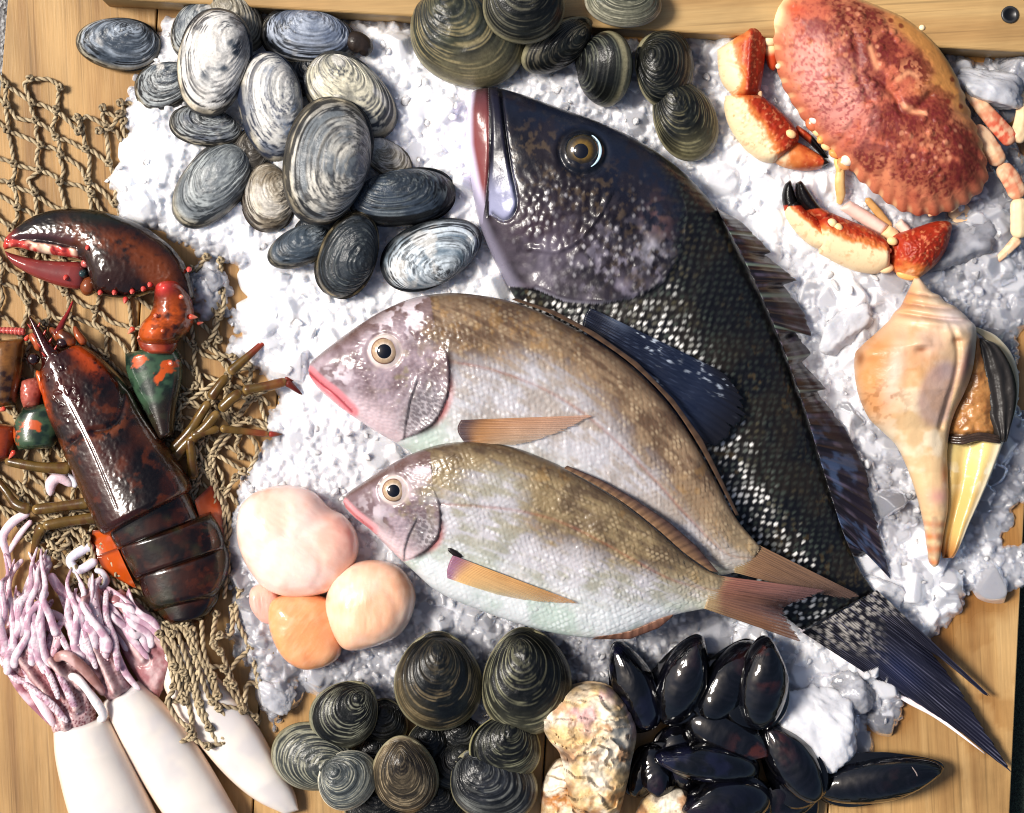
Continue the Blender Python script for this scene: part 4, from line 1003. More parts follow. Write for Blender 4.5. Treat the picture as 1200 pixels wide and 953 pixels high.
# ----------------------------------------------------------------------------
# clams, mussels, oysters, scallops
# ----------------------------------------------------------------------------
M_SHELL = material('clam_shell', bump=(1.6, .5), bump2=(6, .2), coat=.3, coatr=.22, spec=.3, cn=(3, .22))
M_DSHELL = material('wet_dark_shell', bump=(1.5, .3), bump2=(6, .12), coat=.35, coatr=.2, spec=.25, cn=(4, .25))
M_MUSSEL = material('mussel_shell', bump=(9, .05), coat=1.6, coatr=.03, spec=.4)
M_FLESH = material('clam_siphon_skin', bump=(3, .4), coat=.3)

def rot3(theta, tx, ty):
    t, x, y = map(math.radians, (theta, tx, ty))
    Rz = A((math.cos(t), -math.sin(t), 0), (math.sin(t), math.cos(t), 0), (0, 0, 1))
    Rx = A((1, 0, 0), (0, math.cos(x), -math.sin(x)), (0, math.sin(x), math.cos(x)))
    Ry = A((math.cos(y), 0, math.sin(y)), (0, 1, 0), (-math.sin(y), 0, math.cos(y)))
    return Ry @ Rx @ Rz            # turn about the vertical first, then tip about the board's own axes
def valve(E, a, b, u, H, n, paint, seed, ringf, amp, beak=.1, pw=.6, rough=.35, side=1, rag=0):
    """one shell half over outline E (local, y up): rings are copies of the outline grown from the umbo u"""
    m = len(E); u = A(*u)
    rho = np.linspace(0, 1, n) ** .85
    P = u + rho[:, None, None] * (E - u)
    c_ = .30 * A(u[0] / a, u[1] / b)
    Pn = P / A(a, b); dd = Pn - c_; q2 = (dd ** 2).sum(-1) + 1e-9; cd = (dd * c_).sum(-1)
    kk = (-cd + np.sqrt(np.maximum(cd ** 2 + q2 * (1 - (c_ ** 2).sum()), 0))) / q2
    q = np.clip(1 / kk, 0, 1)
    # true outline may differ from the ellipse: normalise along each ray
    q = np.clip(q / np.maximum(1e-6, q[-1:] ** 1.0) * np.clip(1, 0, 1) * rho[:, None] + q * (1 - rho[:, None]), 0, 1)
    f = np.clip(1 - q ** 2.3, 0, 1) ** pw
    R = rho[:, None] + np.zeros(m); ph = np.linspace(0, 2 * PI, m, endpoint=False)[None, :] + np.zeros((n, 1))
    wob = (.03 if ringf < 33 else .012) * (fbm(np.cos(ph) * 2 + 5, np.sin(ph) * 2, 1, seed, 2) - .5)
    ring = fbm((R + wob) * ringf, 2.2 * np.sin(ph + seed) + 7, 1, seed, 3)
    edge = 1 - rho[:, None] ** 30
    Z = H * f + amp * (ring - .5) * 2 * np.minimum(1, 6 * (1 - rho[:, None])) * sstep(.03, .2, R) + H * beak * np.exp(-((P - u) ** 2).sum(-1) / (.09 * b * b)) * edge
    Z = Z + H * .12 * (fbm(P[..., 0], P[..., 1], 24, seed + 3, 3) - .5) * edge * f
    p = Part(); p.rho = R.ravel(); p.ph = ph.ravel(); p.x = P[..., 0].ravel(); p.y = P[..., 1].ravel(); p.a, p.b = a, b; p.seed = seed
    p.ring = ring.ravel(); p.wr = (R + wob).ravel(); p.f = f.ravel()
    r = paint(p); col, rg = r if isinstance(r, tuple) else (r, rough)
    V = np.stack([p.x, p.y, side * Z.ravel()], 1)
    K = c4(col, rg, n * m)
    # lip: turn the rim in a little so the shell has thickness
    rim = V[-m:].copy(); rim[:, :2] = u + .965 * (rim[:, :2] - u); rim[:, 2] -= side * 2.0
    in_ = V[-m:].copy(); in_[:, :2] = in_[:, :2] * .05; in_[:, 2] = side * H * .1
    V = np.vstack([V, rim, in_]); K = np.vstack([K, K[-m:], K[-m:]])
    return (V, grid_faces(n + 2, m, True), None, K)
def place(data, R, cx, cy, h, org=(0, 0, 0)):
    V, Q, T, K = data
    P = (V - A(*org)) @ R.T
    return (np.stack([cx + P[:, 0], cy - P[:, 1], h + P[:, 2]], 1), Q, T, K)
def egg(a, b, m=120, sq=2.15, taper=0.0, point=0.0, pang=90):
    t = np.linspace(0, 2 * PI, m, endpoint=False)
    r = (np.abs(np.cos(t)) ** sq + np.abs(np.sin(t)) ** sq) ** (-1 / sq)
    x, y = r * np.cos(t), r * np.sin(t)
    y = y * (1 - taper * x)
    if point:
        d = np.abs((t - math.radians(pang) + PI) % (2 * PI) - PI)
        k = 1 + point * np.exp(-(d / .45) ** 2) - point * .35 * np.exp(-((d - 1.0) / .5) ** 2); x, y = x * k, y * k
    return np.stack([a * x, b * y], 1)

def soft_paint(st):
    D, Md, Lt, Rim = (C(*st[k]) for k in ('dark', 'mid', 'light', 'rim'))
    def f(p):
        sd = p.seed; line = fbm(p.wr * 44, 3.4 * np.sin(p.ph + sd) + 9, 1, sd + 1, 3); band = fbm(p.wr * 9, 1.5 * np.sin(p.ph + sd) + 9, 1, sd + 2, 3)
        pt = fbm(p.x, p.y, 30, sd + 4, 4)
        col = mix(full(p.x, Md), Lt, sstep(.38, .62, .5 * band + .6 * pt - .05 + st['chalk']))
        col = mix(col, D, sstep(.47, .6, pt * .35 + .65 * line - .02 + st['dk']) * .9)
        w = np.cos(p.ph - math.radians(st['pa'])) * .5 + .5
        col = mix(col, D, .9 * sstep(.5, .85, w * (1 - .55 * p.rho) * 1.25 + .35 * (pt - .5)) * st['patch'] * (.55 + .6 * line))
        col = mix(col, Lt, .5 * sstep(.6, .75, line) * (1 - .3 * w))
        ch = sstep(.55, .66, fbm(p.x, p.y, 20, sd + 8, 4) + st['chalk'] - .1)
        col = mix(col, C(212, 208, 202), .7 * ch * st.get('white', 1))
        col = mix(col, Rim, .85 * sstep(.86, .97, p.rho + .05 * (pt - .5)))
        col = mix(col, D * .4, .9 * sstep(.48, .58, line) * sstep(.62, .85, p.rho))
        col = mix(col, D * .35, .9 * sstep(.955, .98, p.rho) * sstep(.3, .5, pt + .1))
        col = mix(col, D * .5, .6 * sstep(.7, .93, p.rho) * sstep(.45, .6, fbm(p.x, p.y, 24, sd + 30, 3)))
        return col, .36 + .2 * ch
    return f
def hard_paint(st):
    D, Md, Lt, Rim = (C(*st[k]) for k in ('dark', 'mid', 'light', 'rim'))
    def f(p):
        sd = p.seed; line = fbm(p.wr * 74, 1.3 * np.sin(p.ph + sd) + 9, 1, sd + 1, 3); band = fbm(p.wr * 10, 1.2 * np.sin(p.ph + sd) + 9, 1, sd + 2, 3); pt = fbm(p.x, p.y, 34, sd + 4, 4)
        col = mix(full(p.x, D), Md, sstep(.4, .7, .6 * band + .5 * pt + st['chalk']))
        col = mix(col, Lt, .75 * sstep(.54, .68, line) * (.25 + .8 * sstep(.35, .65, pt + .3 * (p.rho - .5) + st['chalk'])))
        col = mix(col, D * .6, .7 * sstep(.46, .34, line))
        w = np.cos(p.ph - math.radians(st['pa'])) * .5 + .5
        col = mix(col, Lt, .7 * st['patch'] * sstep(.5, 1.0, w * p.rho + .3 * (pt - .5)))
        col = mix(col, Rim, .8 * sstep(.945, .98, p.rho + .02 * (pt - .5)))
        return col, .3 + .12 * pt
    return f
def clam(kind, label, group, cx, cy, a, b, th, umbo, H, h0, tilt, paint, mat, seed, E=None, ringf=26, amp=.9, gape=0, low=True, n=64, parts=None, beak=.10, pw=.6):
    R = rot3(th, *tilt); t = Thing(kind, label, 'clam', cx, cy, h0 + H * .5, group)
    ux, uy = umbo[0] - cx, -(umbo[1] - cy); c_, s_ = math.cos(math.radians(-th)), math.sin(math.radians(-th))
    u = A(ux * c_ - uy * s_, ux * s_ + uy * c_)
    rr = math.hypot(u[0] / a, u[1] / b); u = u * ((.94 if kind == 'soft_shell_clam' else .88) / max(rr, 1e-6))
    E = egg(a, b, taper=.1) if E is None else E
    d = valve(E, a, b, u, H, n, paint, seed, ringf, amp, beak=beak, pw=pw)
    d[0][:, 2] += gape
    t.part('upper_shell', place(d, R, cx, cy, h0), mat)
    if low:
        d2 = valve(E * .99, a, b, u, H * .9, 34, paint, seed + 40, ringf, amp, side=-1, beak=beak, pw=pw)
        d2[0][:, 2] -= gape
        t.part('lower_shell', place(d2, R, cx, cy, h0), mat)
    return t
GB = dict(dark=(14, 18, 25), mid=(63, 72, 83), light=(154, 159, 160), rim=(164, 154, 130), chalk=.04, dk=0., patch=.9, pa=0)
def sty(**k): d = dict(GB); d.update(k); return d
SG = 'soft shell clams heaped on the ice'
soft = [
 # label, cx, cy, a, b, theta, umbo, H, h0, tilt, style
 ('small grey oval clam lying alone on the bare wood in the top left corner', 137, 50, 50, 31, -4, (158, 30), 21, 14, (6, 4), sty(chalk=.02, patch=.4, pa=60, white=.5, light=(150, 160, 172))),
 ('pale grey clam half hidden behind the big white chalky clam', 192, 100, 38, 29, 15, (205, 84), 18, 24, (0, -10), sty(chalk=.0, patch=.5, pa=40)),
 ('grey clam peeping out behind the top left of the white chalky clam', 232, 36, 38, 34, 50, (246, 14), 22, 34, (4, -12), sty(chalk=.1, patch=.6, pa=40)),
 ('ribbed tan clam peeping out behind the top right of the white chalky clam', 276, 24, 40, 30, -48, (262, 4), 22, 36, (8, 8), sty(dark=(92, 84, 70), mid=(129, 122, 106), light=(190, 184, 168), chalk=0, patch=.3, pa=0, white=.3)),
 ('white chalky clam with a dark navy patch, standing upright in the heap', 248, 71, 64, 44, 76, (276, 46), 32, 64, (6, -8), sty(chalk=.14, patch=1.0, pa=-70, dark=(26, 32, 48), light=(214, 212, 208), rim=(196, 182, 152))),
 ('blue grey oval clam with a black neck, lying sideways under the rail', 361, 42, 57, 33, -8, (366, 22), 25, 36, (6, 2), sty(chalk=-.02, patch=.35, pa=90, white=.4, mid=(101, 111, 130), light=(164, 172, 186))),
 ('tall clam blue above and white below, left of the largest clam', 316, 123, 65, 38, 97, (344, 100), 29, 62, (2, 10), sty(chalk=.08, patch=.85, pa=-60, dark=(40, 54, 82), mid=(108, 122, 144), light=(212, 210, 204))),
 ('grey clam with a bent edge, squeezed below the white chalky clam', 240, 148, 44, 24, -14, (262, 132), 16, 34, (-12, 0), sty(chalk=-.03, patch=.5, pa=60, white=.4, mid=(86, 91, 101))),
 ('smooth grey clam with a cream edge, at the left bottom of the heap', 246, 217, 58, 37, 47, (268, 194), 24, 34, (4, -6), sty(chalk=-.02, patch=.5, pa=20, white=.3, mid=(110, 116, 120), light=(170, 176, 176), dark=(46, 52, 58))),
 ('cream brown clam wedged under the largest clam', 312, 230, 42, 32, 100, (334, 214), 22, 32, (0, -4), sty(dark=(66, 54, 44), mid=(129, 118, 101), light=(206, 198, 182), rim=(84, 70, 54), patch=.3, white=.6)),
 ('largest grey clam with coarse rings, in the middle of the heap', 381, 187, 77, 51, 76, (410, 196), 38, 78, (2, 6), sty(chalk=.0, patch=.75, pa=-80, dark=(34, 38, 46), mid=(104, 110, 115), light=(190, 186, 176), rim=(186, 172, 142), white=.5)),
 ('pale cream and blue clam behind the right side of the largest clam', 411, 112, 62, 40, -40, (400, 88), 26, 48, (0, 8), sty(chalk=.06, patch=.4, pa=180, dark=(50, 58, 72), mid=(137, 135, 125), light=(206, 200, 178), rim=(150, 138, 108))),
 ('small dark blue clam lying low, left of the black rimmed clam', 350, 289, 40, 24, 24, (366, 276), 18, 50, (-10, 0), sty(chalk=-.12, patch=.6, pa=40, dark=(22, 28, 36), mid=(60, 70, 80), light=(126, 134, 140), white=.2, rim=(120, 112, 92))),
 ('black rimmed dark clam with a tan edge, lowest of the heap', 407, 297, 54, 35, 68, (428, 306), 26, 60, (2, -8), sty(chalk=-.2, patch=.5, pa=0, dark=(18, 20, 22), mid=(43, 49, 55), light=(112, 120, 122), white=.1, rim=(150, 132, 94))),
 ('dark clam with a shiny blue beak and black end, beside the fish jaw', 471, 231, 63, 34, 9, (456, 214), 27, 56, (-4, 0), sty(chalk=-.14, patch=.7, pa=-10, dark=(14, 16, 20), mid=(55, 65, 77), light=(136, 146, 150), white=.15, rim=(40, 38, 34))),
 ('bluish white clam with black outline, nearest to the silver fish', 505, 296, 63, 38, 24, (524, 326), 25, 58, (0, 0), sty(chalk=.06, patch=.55, pa=-30, dark=(22, 30, 38), mid=(103, 120, 134), light=(196, 206, 214), rim=(34, 36, 36), white=.8)),
 ('cream clam mostly buried between the largest clam and the shiny beaked clam', 452, 184, 34, 20, -34, (446, 170), 14, 40, (0, 0), sty(dark=(120, 112, 96), mid=(151, 144, 125), light=(204, 198, 182), patch=.1, rim=(160, 150, 120))),
 ('black clam in the dark gap right of the tall blue and white clam', 358, 86, 32, 22, 30, (366, 78), 14, 30, (0, 0), sty(dark=(12, 14, 18), mid=(25, 29, 34), light=(70, 76, 82), chalk=-.2, white=0, rim=(50, 46, 40))),
 ('small dark clam deep below the largest clam, above the black rimmed clam', 376, 262, 34, 18, 20, (384, 252), 14, 40, (-8, 0), sty(dark=(12, 14, 18), mid=(30, 36, 43), light=(84, 92, 98), chalk=-.2, white=0, rim=(60, 56, 46))),
 ('brownish grey clam in the gap between the tall clam and the smooth grey clam', 290, 182, 34, 26, 70, (296, 170), 16, 30, (0, 0), sty(dark=(30, 28, 28), mid=(67, 63, 58), light=(120, 114, 104), chalk=-.1, white=.1, rim=(70, 62, 50))),
]
for i, (lb, cx, cy, a, b, th, um, H, h0, tl, s_) in enumerate(soft):
    t = clam('soft_shell_clam', lb, SG, cx, cy, a, b, th, um, H, h0, tl, soft_paint(s_), M_SHELL, 100 + i * 7, E=egg(a, b, taper=.12 if i % 2 else -.10, sq=2.1 + .1 * (i % 3)), ringf=24 + 6 * (i % 3), amp=1.3 + .5 * (i % 2), beak=.05)
    if 'black neck' in lb:
        t.part('siphon', tube([(404, 50, 38), (416, 48, 40), (426, 54, 38), (428, 64, 34)], [12, 13, 12, 8], m=16, step=1.5, paint=lambda p: mix(full(p.x, C(22, 18, 18)), C(58, 48, 42), fbm(p.x, p.y, 6, 2, 3)), rough=.4).data, M_FLESH)

HB = dict(dark=(10, 12, 13), mid=(22, 24, 24), light=(98, 98, 82), rim=(140, 134, 106), chalk=-.06, patch=.25, pa=-90)
def hst(**k): d = dict(HB); d.update(k); return d
TG, BG = 'hard shell clams under the top rail', 'hard shell clams along the bottom edge'
hard = [
 (TG, 'largest greenish brown clam, touching the nose of the black fish', 547, 40, 71, 58, -22, (522, -2), 40, 44, (4, 0), hst(dark=(30, 36, 38), mid=(61, 63, 51), light=(142, 130, 96), chalk=.04, patch=.6, pa=-60)),
 (TG, 'round black clam resting on top of the greenish brown clam', 614, 3, 49, 46, 0, (616, -26), 28, 92, (6, 0), hst(dark=(12, 14, 14), mid=(25, 28, 27), light=(86, 84, 70), patch=.1)),
 (TG, 'dark clam standing on edge with a pale streak along its seam', 652, 52, 46, 30, 42, (664, 34), 24, 48, (38, 24), hst(dark=(16, 18, 18), mid=(34, 36, 32), light=(110, 104, 88))),
 (TG, 'black clam showing both shells and its hinge', 712, 78, 46, 38, 62, (692, 66), 30, 44, (10, -52), hst(dark=(8, 10, 11), mid=(18, 22, 24), light=(86, 88, 76), patch=.1)),
 (TG, 'black clam leaning upright, just above the lone olive rimmed clam', 780, 78, 47, 35, 84, (758, 66), 27, 46, (0, 12), hst(dark=(12, 14, 14), mid=(27, 30, 29), light=(96, 94, 78), patch=.2)),
 (TG, 'black clam with an olive rim beside the back of the black fish', 804, 140, 49, 38, -68, (788, 116), 26, 42, (0, 6), hst(dark=(14, 17, 18), mid=(34, 37, 34), light=(124, 118, 88), patch=.7, pa=0)),
 (TG, 'grey clam lying on the top rail, cut by the picture edge', 731, 0, 46, 30, -6, (736, -24), 22, 74, (4, 0), hst(dark=(60, 62, 54), mid=(99, 99, 84), light=(166, 162, 140), chalk=.1, patch=.4, rim=(176, 170, 150))),
 (BG, 'dark clam with pale rings, just below the orange scallop', 402, 840, 42, 39, 40, (428, 808), 24, 40, (2, 0), hst(light=(128, 128, 110))),
 (BG, 'black egg shaped clam with a brown flank, topmost of the bottom clams', 513, 803, 53, 57, 6, (512, 762), 33, 42, (4, 2), hst(dark=(14, 17, 19), mid=(32, 34, 30), light=(112, 98, 72), patch=.5, pa=-160)),
 (BG, 'greenish black clam with a pointed top, next to the oyster', 617, 804, 54, 62, -6, (610, 752), 35, 42, (2, 0), hst(light=(132, 130, 104), chalk=.0)),
 (BG, 'charcoal striped clam at the far left of the bottom clams', 365, 889, 50, 41, -10, (392, 900), 25, 30, (0, -6), hst(dark=(30, 34, 36), mid=(56, 60, 58), light=(150, 148, 128), chalk=.05)),
 (BG, 'fan shaped clam with a broad cream rim', 407, 916, 38, 33, 48, (388, 902), 21, 50, (0, 8), hst(dark=(40, 46, 50), mid=(79, 84, 84), light=(172, 170, 152), rim=(222, 216, 194), chalk=.12, patch=.6, pa=-60)),
 (BG, 'brown clam seen from its hinge, between the black clams', 474, 912, 40, 52, 6, (470, 862), 30, 42, (26, 0), hst(dark=(34, 30, 26), mid=(72, 63, 49), light=(166, 148, 118), chalk=.08, patch=.4, pa=90)),
 (BG, 'dark clam with a yellowish rim tucked below the pointed clam', 592, 880, 43, 40, 0, (600, 850), 23, 38, (4, 0), hst(light=(118, 118, 96), rim=(170, 164, 120))),
 (BG, 'black clam cut by the bottom edge, below the yellow rimmed clam', 578, 924, 53, 42, -14, (562, 900), 26, 34, (0, 0), hst(dark=(16, 18, 22), mid=(34, 37, 43), light=(110, 112, 108))),
 (BG, 'added black clam, darkening the gap beside the brown clam', 534, 900, 36, 30, 30, (540, 884), 20, 16, (0, 0), hst(dark=(10, 11, 12), mid=(18, 20, 20), light=(60, 60, 54))),  # this and the clams below are added to darken the shaded gaps
 (BG, 'added black clam, darkening the space under the fan shaped and brown clams', 442, 950, 40, 30, 0, (442, 930), 20, 14, (0, 0), hst(dark=(10, 11, 12), mid=(18, 20, 20), light=(60, 60, 54))),
 (BG, 'added black clam, darkening the gap between the brown clam and the egg shaped clam', 502, 872, 26, 24, 0, (502, 856), 18, 16, (0, 0), hst(dark=(8, 9, 10), mid=(18, 20, 20), light=(46, 46, 42))),
 (BG, 'added black clam, darkening the gap between the fan shaped clam and the brown clam', 438, 888, 26, 24, 0, (438, 872), 16, 14, (0, 0), hst(dark=(8, 9, 10), mid=(18, 20, 20), light=(46, 46, 42))),
 (BG, 'added black clam in place of shadow, left of the black egg shaped clam', 448, 850, 30, 28, 0, (450, 832), 18, 14, (0, 0), hst(dark=(8, 9, 10), mid=(15, 17, 17), light=(46, 46, 42))),
 (BG, 'added black clam in place of the shadow just below the egg shaped clam', 540, 866, 28, 26, 0, (540, 850), 18, 12, (0, 0), hst(dark=(8, 9, 10), mid=(15, 17, 17), light=(46, 46, 42))),
 (BG, 'added black clam, darkening the picture edge between the brown clam and the cut off clam', 514, 946, 34, 28, 0, (514, 930), 20, 12, (0, 0), hst(dark=(8, 9, 10), mid=(15, 17, 17), light=(46, 46, 42))),
]
for i, (g_, lb, cx, cy, a, b, th, um, H, h0, tl, s_) in enumerate(hard):
    t0 = math.radians(-th); ux, uy = um[0] - cx, -(um[1] - cy)
    pa_ = math.degrees(math.atan2(uy * 1., ux)) - th
    E = egg(a, b, sq=2.08, point=.10, pang=pa_)
    t = clam('hard_shell_clam', lb, g_, cx, cy, a, b, th, um, H, h0, tl, hard_paint(s_), M_DSHELL, 300 + i * 9, E=E, ringf=34, amp=1.0, beak=.16, pw=.62)

# ------------------------------------------------------------------ mussels
def mussel_outline(Ln, W, m=110):
    t = np.linspace(0, 2 * PI, m, endpoint=False)
    x = np.cos(t); y = np.sin(t); x = np.where(x < 0, -np.abs(x) ** .8, x)
    y = np.sign(y) * np.abs(y) ** .86
    wv = 1.08 * W * (1 - .36 * x - .10 * x * x) * (1 + .12 * np.where(y > 0, 1, -.8))
    return np.stack([Ln * x, wv * y + .14 * W * x * x], 1)
def mussel_paint(blue, brown):
    def f(p):
        line = n1(p.wr * 40, p.seed, 3); pt = fbm(p.x, p.y, 16, p.seed + 2, 4)
        col = mix(full(p.x, C(4, 4, 6)), C(10, 10, 15), sstep(.4, .7, line))
        col = mix(col, C(20, 22, 44), blue * sstep(.45, .7, pt) * (1 - p.rho * .5))
        col = mix(col, C(94, 44, 34), brown * sstep(.5, .72, pt) * sstep(.6, .1, p.rho))
        col = mix(col, C(4, 4, 5), .7 * sstep(.9, 1, p.rho))
        return col, .06 + .10 * sstep(.55, .8, pt)
    return f
MG = 'wet black mussels in a pile'
mus = [ # label, tip, butt end, half width, H, h0, tilt, blue, brown
 ('lying mussel at the bottom left, edge on beside the brown oyster', (768, 872), (742, 936), 17, 17, 22, (0, 0), .1, .1),
 ('black mussel deep in the pile, under the middle of the mussels', (806, 930), (790, 850), 30, 20, 18, (0, 0), .3, .1),
 ('black mussel showing a brownish flank in the centre of the pile', (905, 888), (806, 842), 30, 22, 38, (10, 0), .0, .5),
 ('black mussel at the right of the pile, against the white ice chunk', (898, 845), (960, 940), 30, 24, 34, (0, -10), .1, .35),
 ('black mussel filling the gap under the rightmost pile mussel', (880, 940), (960, 930), 30, 20, 14, (0, 0), .1, .1),
 ('long mussel lying alone on the wood with a pale scratch', (1108, 903), (956, 928), 29, 24, 22, (12, 0), .05, .1),
 ('mussel with a tall blue grey flank, next to the oyster top', (726, 752), (762, 858), 27, 24, 36, (6, -24), .7, .0),
 ('mussel with the broadest white shine, second of the top row', (826, 746), (778, 852), 31, 26, 46, (4, -14), .1, .05),
 ('mussel with dull scratches, third of the top row', (886, 754), (826, 846), 31, 24, 42, (-4, 8), .05, .1),
 ('mussel with a reddish tip, standing at the right of the top row', (902, 746), (890, 858), 32, 27, 54, (2, 6), .05, .9),
 ('mussel with a violet end lying across the front of the pile', (768, 884), (892, 906), 25, 24, 46, (14, 0), .9, .0),
 ('mussel cut by the bottom edge with a ragged white shine', (796, 944), (906, 938), 32, 26, 40, (14, 0), .3, .05),
 ('black mussel at the lower left of the pile, touching the small oyster', (776, 940), (760, 872), 24, 20, 26, (0, -10), .3, .1),
]
for i, (lb, tip, bt, W, H, h0, tl, bl, br) in enumerate(mus):
    cx, cy = (tip[0] + bt[0]) / 2, (tip[1] + bt[1]) / 2; Ln = math.hypot(tip[0] - bt[0], tip[1] - bt[1]) / 2
    th = math.degrees(math.atan2(-(tip[1] - bt[1]), tip[0] - bt[0])); R = rot3(th, *tl)
    t = Thing('mussel', lb, 'mussel', cx, cy, h0 + 10, MG)
    E = mussel_outline(Ln, W); u = (Ln * .86, .05 * W)
    for nm, sd_ in (('upper_shell', 1), ('lower_shell', -1)):
        d = valve(E, Ln, W * .95, u, H, 56 if sd_ > 0 else 30, mussel_paint(bl, br), 500 + i * 5, 16, .35, beak=.1, side=sd_, pw=.56)
        t.part(nm, place(d, R, cx, cy, h0), M_MUSSEL)
    if 'scratch' in lb and 'alone' in lb:
        pts = [(1066, 896), (1072, 906), (1070, 916), (1060, 924)]
        t.part('scratch', tube(np.c_[np.array(pts), [44.5, 45.5, 42.5, 36]], [.5, 1.0, .8, .4], m=6, paint=lambda p: full(p.x, C(130, 116, 112)), rough=.5).data, M_SHELL)

# ------------------------------------------------------------------ oysters
M_OYS = material('oyster_shell', bump=(2.2, .35), bump2=(9, .15), coat=.15, coatr=.3, cn=(4, .18))
def oyster(label, out, c, H, h0, um, seed, tone):
    t = Thing('oyster', label, 'oyster', c[0], c[1], h0 + H / 2, 'rough oysters at the bottom edge')
    def ds(p):
        d = np.hypot((p.x - um[0]) * .8, (p.y - um[1])) + 62 * (fbm(p.x, p.y, 44, seed, 3) - .5) + 14 * (fbm(p.x, p.y, 12, seed + 1, 2) - .5)
        saw = np.mod(d / 19 + .8 * fbm(p.x, p.y, 30, seed + 8, 2), 1); p.saw = saw; p.d = d
        return 7.0 * (saw ** 1.3) + 18 * (fbm(p.x, p.y, 34, seed + 2, 4) - .5) + 3.0 * (fbm(p.x, p.y, 11, seed + 4, 3) - .5) * 2 - 2.5 * sstep(.4, .25, worley(p.x, p.y, 13, seed)[0]) * 0
    def pn(p):
        n_ = fbm(p.x, p.y, 26, seed + 6, 4); n2_ = fbm(p.x, p.y, 11, seed + 7, 3)
        col = mix(full(p.x, C(206, 176, 128)), C(232, 220, 198), sstep(.35, .62, n_))
        col = mix(col, C(168, 112, 58), tone[0] * sstep(.48, .68, fbm(p.x, p.y, 17, seed + 11, 4) + .12 * (p.y - c[1]) / 60))
        col = mix(col, C(206, 164, 172), tone[1] * sstep(.45, .6, fbm(p.x, p.y, 30, seed + 13, 3)) * sstep(c[1] + 10, c[1] - 50, p.y))
        col = mix(col, C(104, 72, 50), .7 * sstep(.86, .97, p.saw) * sstep(.46, .6, n_ + .25 * (n2_ - .5)))
        col = mix(col, C(84, 62, 50), .6 * sstep(.7, .76, n2_))
        col = mix(col, C(96, 78, 66), .5 * sstep(.55, .9, p.r) * sstep(.45, .6, n2_))
        return col, .42 + .2 * n2_
    o = dome(out, c, 80, 190, H, h0, pw=.5, q=2.6, disp=ds, paint=pn, Hb=H * .4)
    t.part('upper_shell', o.data, M_OYS)
    E = spl(out, 120, True); E2 = A(*c) + 1.02 * (E - A(*c)) + 3 * (fbm(E[:, 0], E[:, 1], 10, seed, 2)[:, None] - .5)
    lo = dome(E2, c, 16, 120, 3, h0 - H * .28, Hb=H * .3, pw=.4, paint=lambda p: mix(full(p.x, C(128, 96, 66)), C(190, 170, 140), fbm(p.x, p.y, 7, seed + 17, 3)), rough=.6)
    t.part('lower_shell', lo.data, M_OYS)
oyster('brown oyster half hidden under the big cream oyster', [(656, 892), (646, 902), (638, 916), (634, 940), (640, 966), (680, 972), (700, 940), (690, 908), (672, 894)], (664, 932), 26, 18, (664, 960), 733, (1.0, .1))
oyster('small golden oyster cut by the bottom edge, right of the big one', [(752, 944), (768, 932), (790, 926), (806, 930), (815, 944), (816, 970), (776, 982), (744, 972)], (782, 956), 26, 24, (780, 980), 751, (.8, .0))
oyster('big cream oyster with a pinkish top and ruffled layers', [(636, 832), (634, 848), (642, 868), (655, 884), (660, 900), (664, 926), (672, 952), (690, 966), (722, 962), (734, 930), (740, 900), (747, 866), (742, 840), (728, 818), (708, 806), (688, 804), (664, 812), (650, 826)],
       (692, 876), 40, 40, (690, 960), 711, (.75, .8))

# ------------------------------------------------------------------ scallops
M_SCAL = material('scallop_flesh', bump=(14, .07), bump2=(3, .08), coat=1.2, coatr=.08, sss=.7, sssr=(1, .55, .4), sssc=.005)
def scallop(label, out, c, H, h0, seed, tone, bulge=None):
    k = c
    def ds(p):
        an = .5 + seed * .35; d = 6 * (fbm(p.x, p.y, 40, seed, 3) - .5) + .5 * (fbm((p.x * math.cos(an) + p.y * math.sin(an)) * .22, -p.x * math.sin(an) + p.y * math.cos(an), 2.6, seed + 4, 3) - .5)
        if bulge: d = d + bulge[3] * np.exp(-(np.hypot(p.x - bulge[0], p.y - bulge[1]) / bulge[2]) ** 4) - 1.0 * np.exp(-((np.hypot(p.x - bulge[0], p.y - bulge[1]) - bulge[2]) / 5) ** 2)
        return d
    def pn(p):
        n_ = fbm(p.x, p.y, 40, seed + 3, 3); an = .5 + seed * .35; fibre = fbm((p.x * math.cos(an) + p.y * math.sin(an)) * .22, -p.x * math.sin(an) + p.y * math.cos(an), 2.2, seed + 4, 3)
        col = mix(full(p.x, C(*tone[0])), C(*tone[1]), sstep(.35, .65, n_)); col = mix(col, C(255, 240, 226), .08 * sstep(.45, .75, fibre)); col = mix(col, C(224, 150, 118), .05 * sstep(.5, .3, fibre)); col = mix(col, C(206, 120, 84), .25 * sstep(.55, .75, fbm(p.x, p.y, 16, seed + 6, 3)) * sstep(.4, .95, p.r))
        return col, .28 + .1 * fibre
    o = dome(out, c, 44, 130, H, h0, pw=.42, q=3.0, disp=ds, paint=pn, Hb=H * .7)
    single('scallop', label, 'scallop', o.data, M_SCAL, c[0], c[1], h0 + H * .6, 'peach coloured scallops')
scallop('small pinkish scallop peeking from behind the orange scallop', [(294, 690), (308, 684), (324, 694), (330, 714), (322, 732), (306, 730), (294, 716), (291, 702)], (310, 708), 18, 26, 3, ((232, 182, 164), (228, 170, 156)))
scallop('deep orange scallop, lowest of the scallops', [(316, 706), (338, 698), (366, 698), (386, 706), (396, 726), (399, 756), (396, 772), (380, 783), (356, 787), (336, 778), (322, 760), (313, 732)], (354, 742), 30, 34, 5, ((230, 156, 104), (232, 170, 124)))
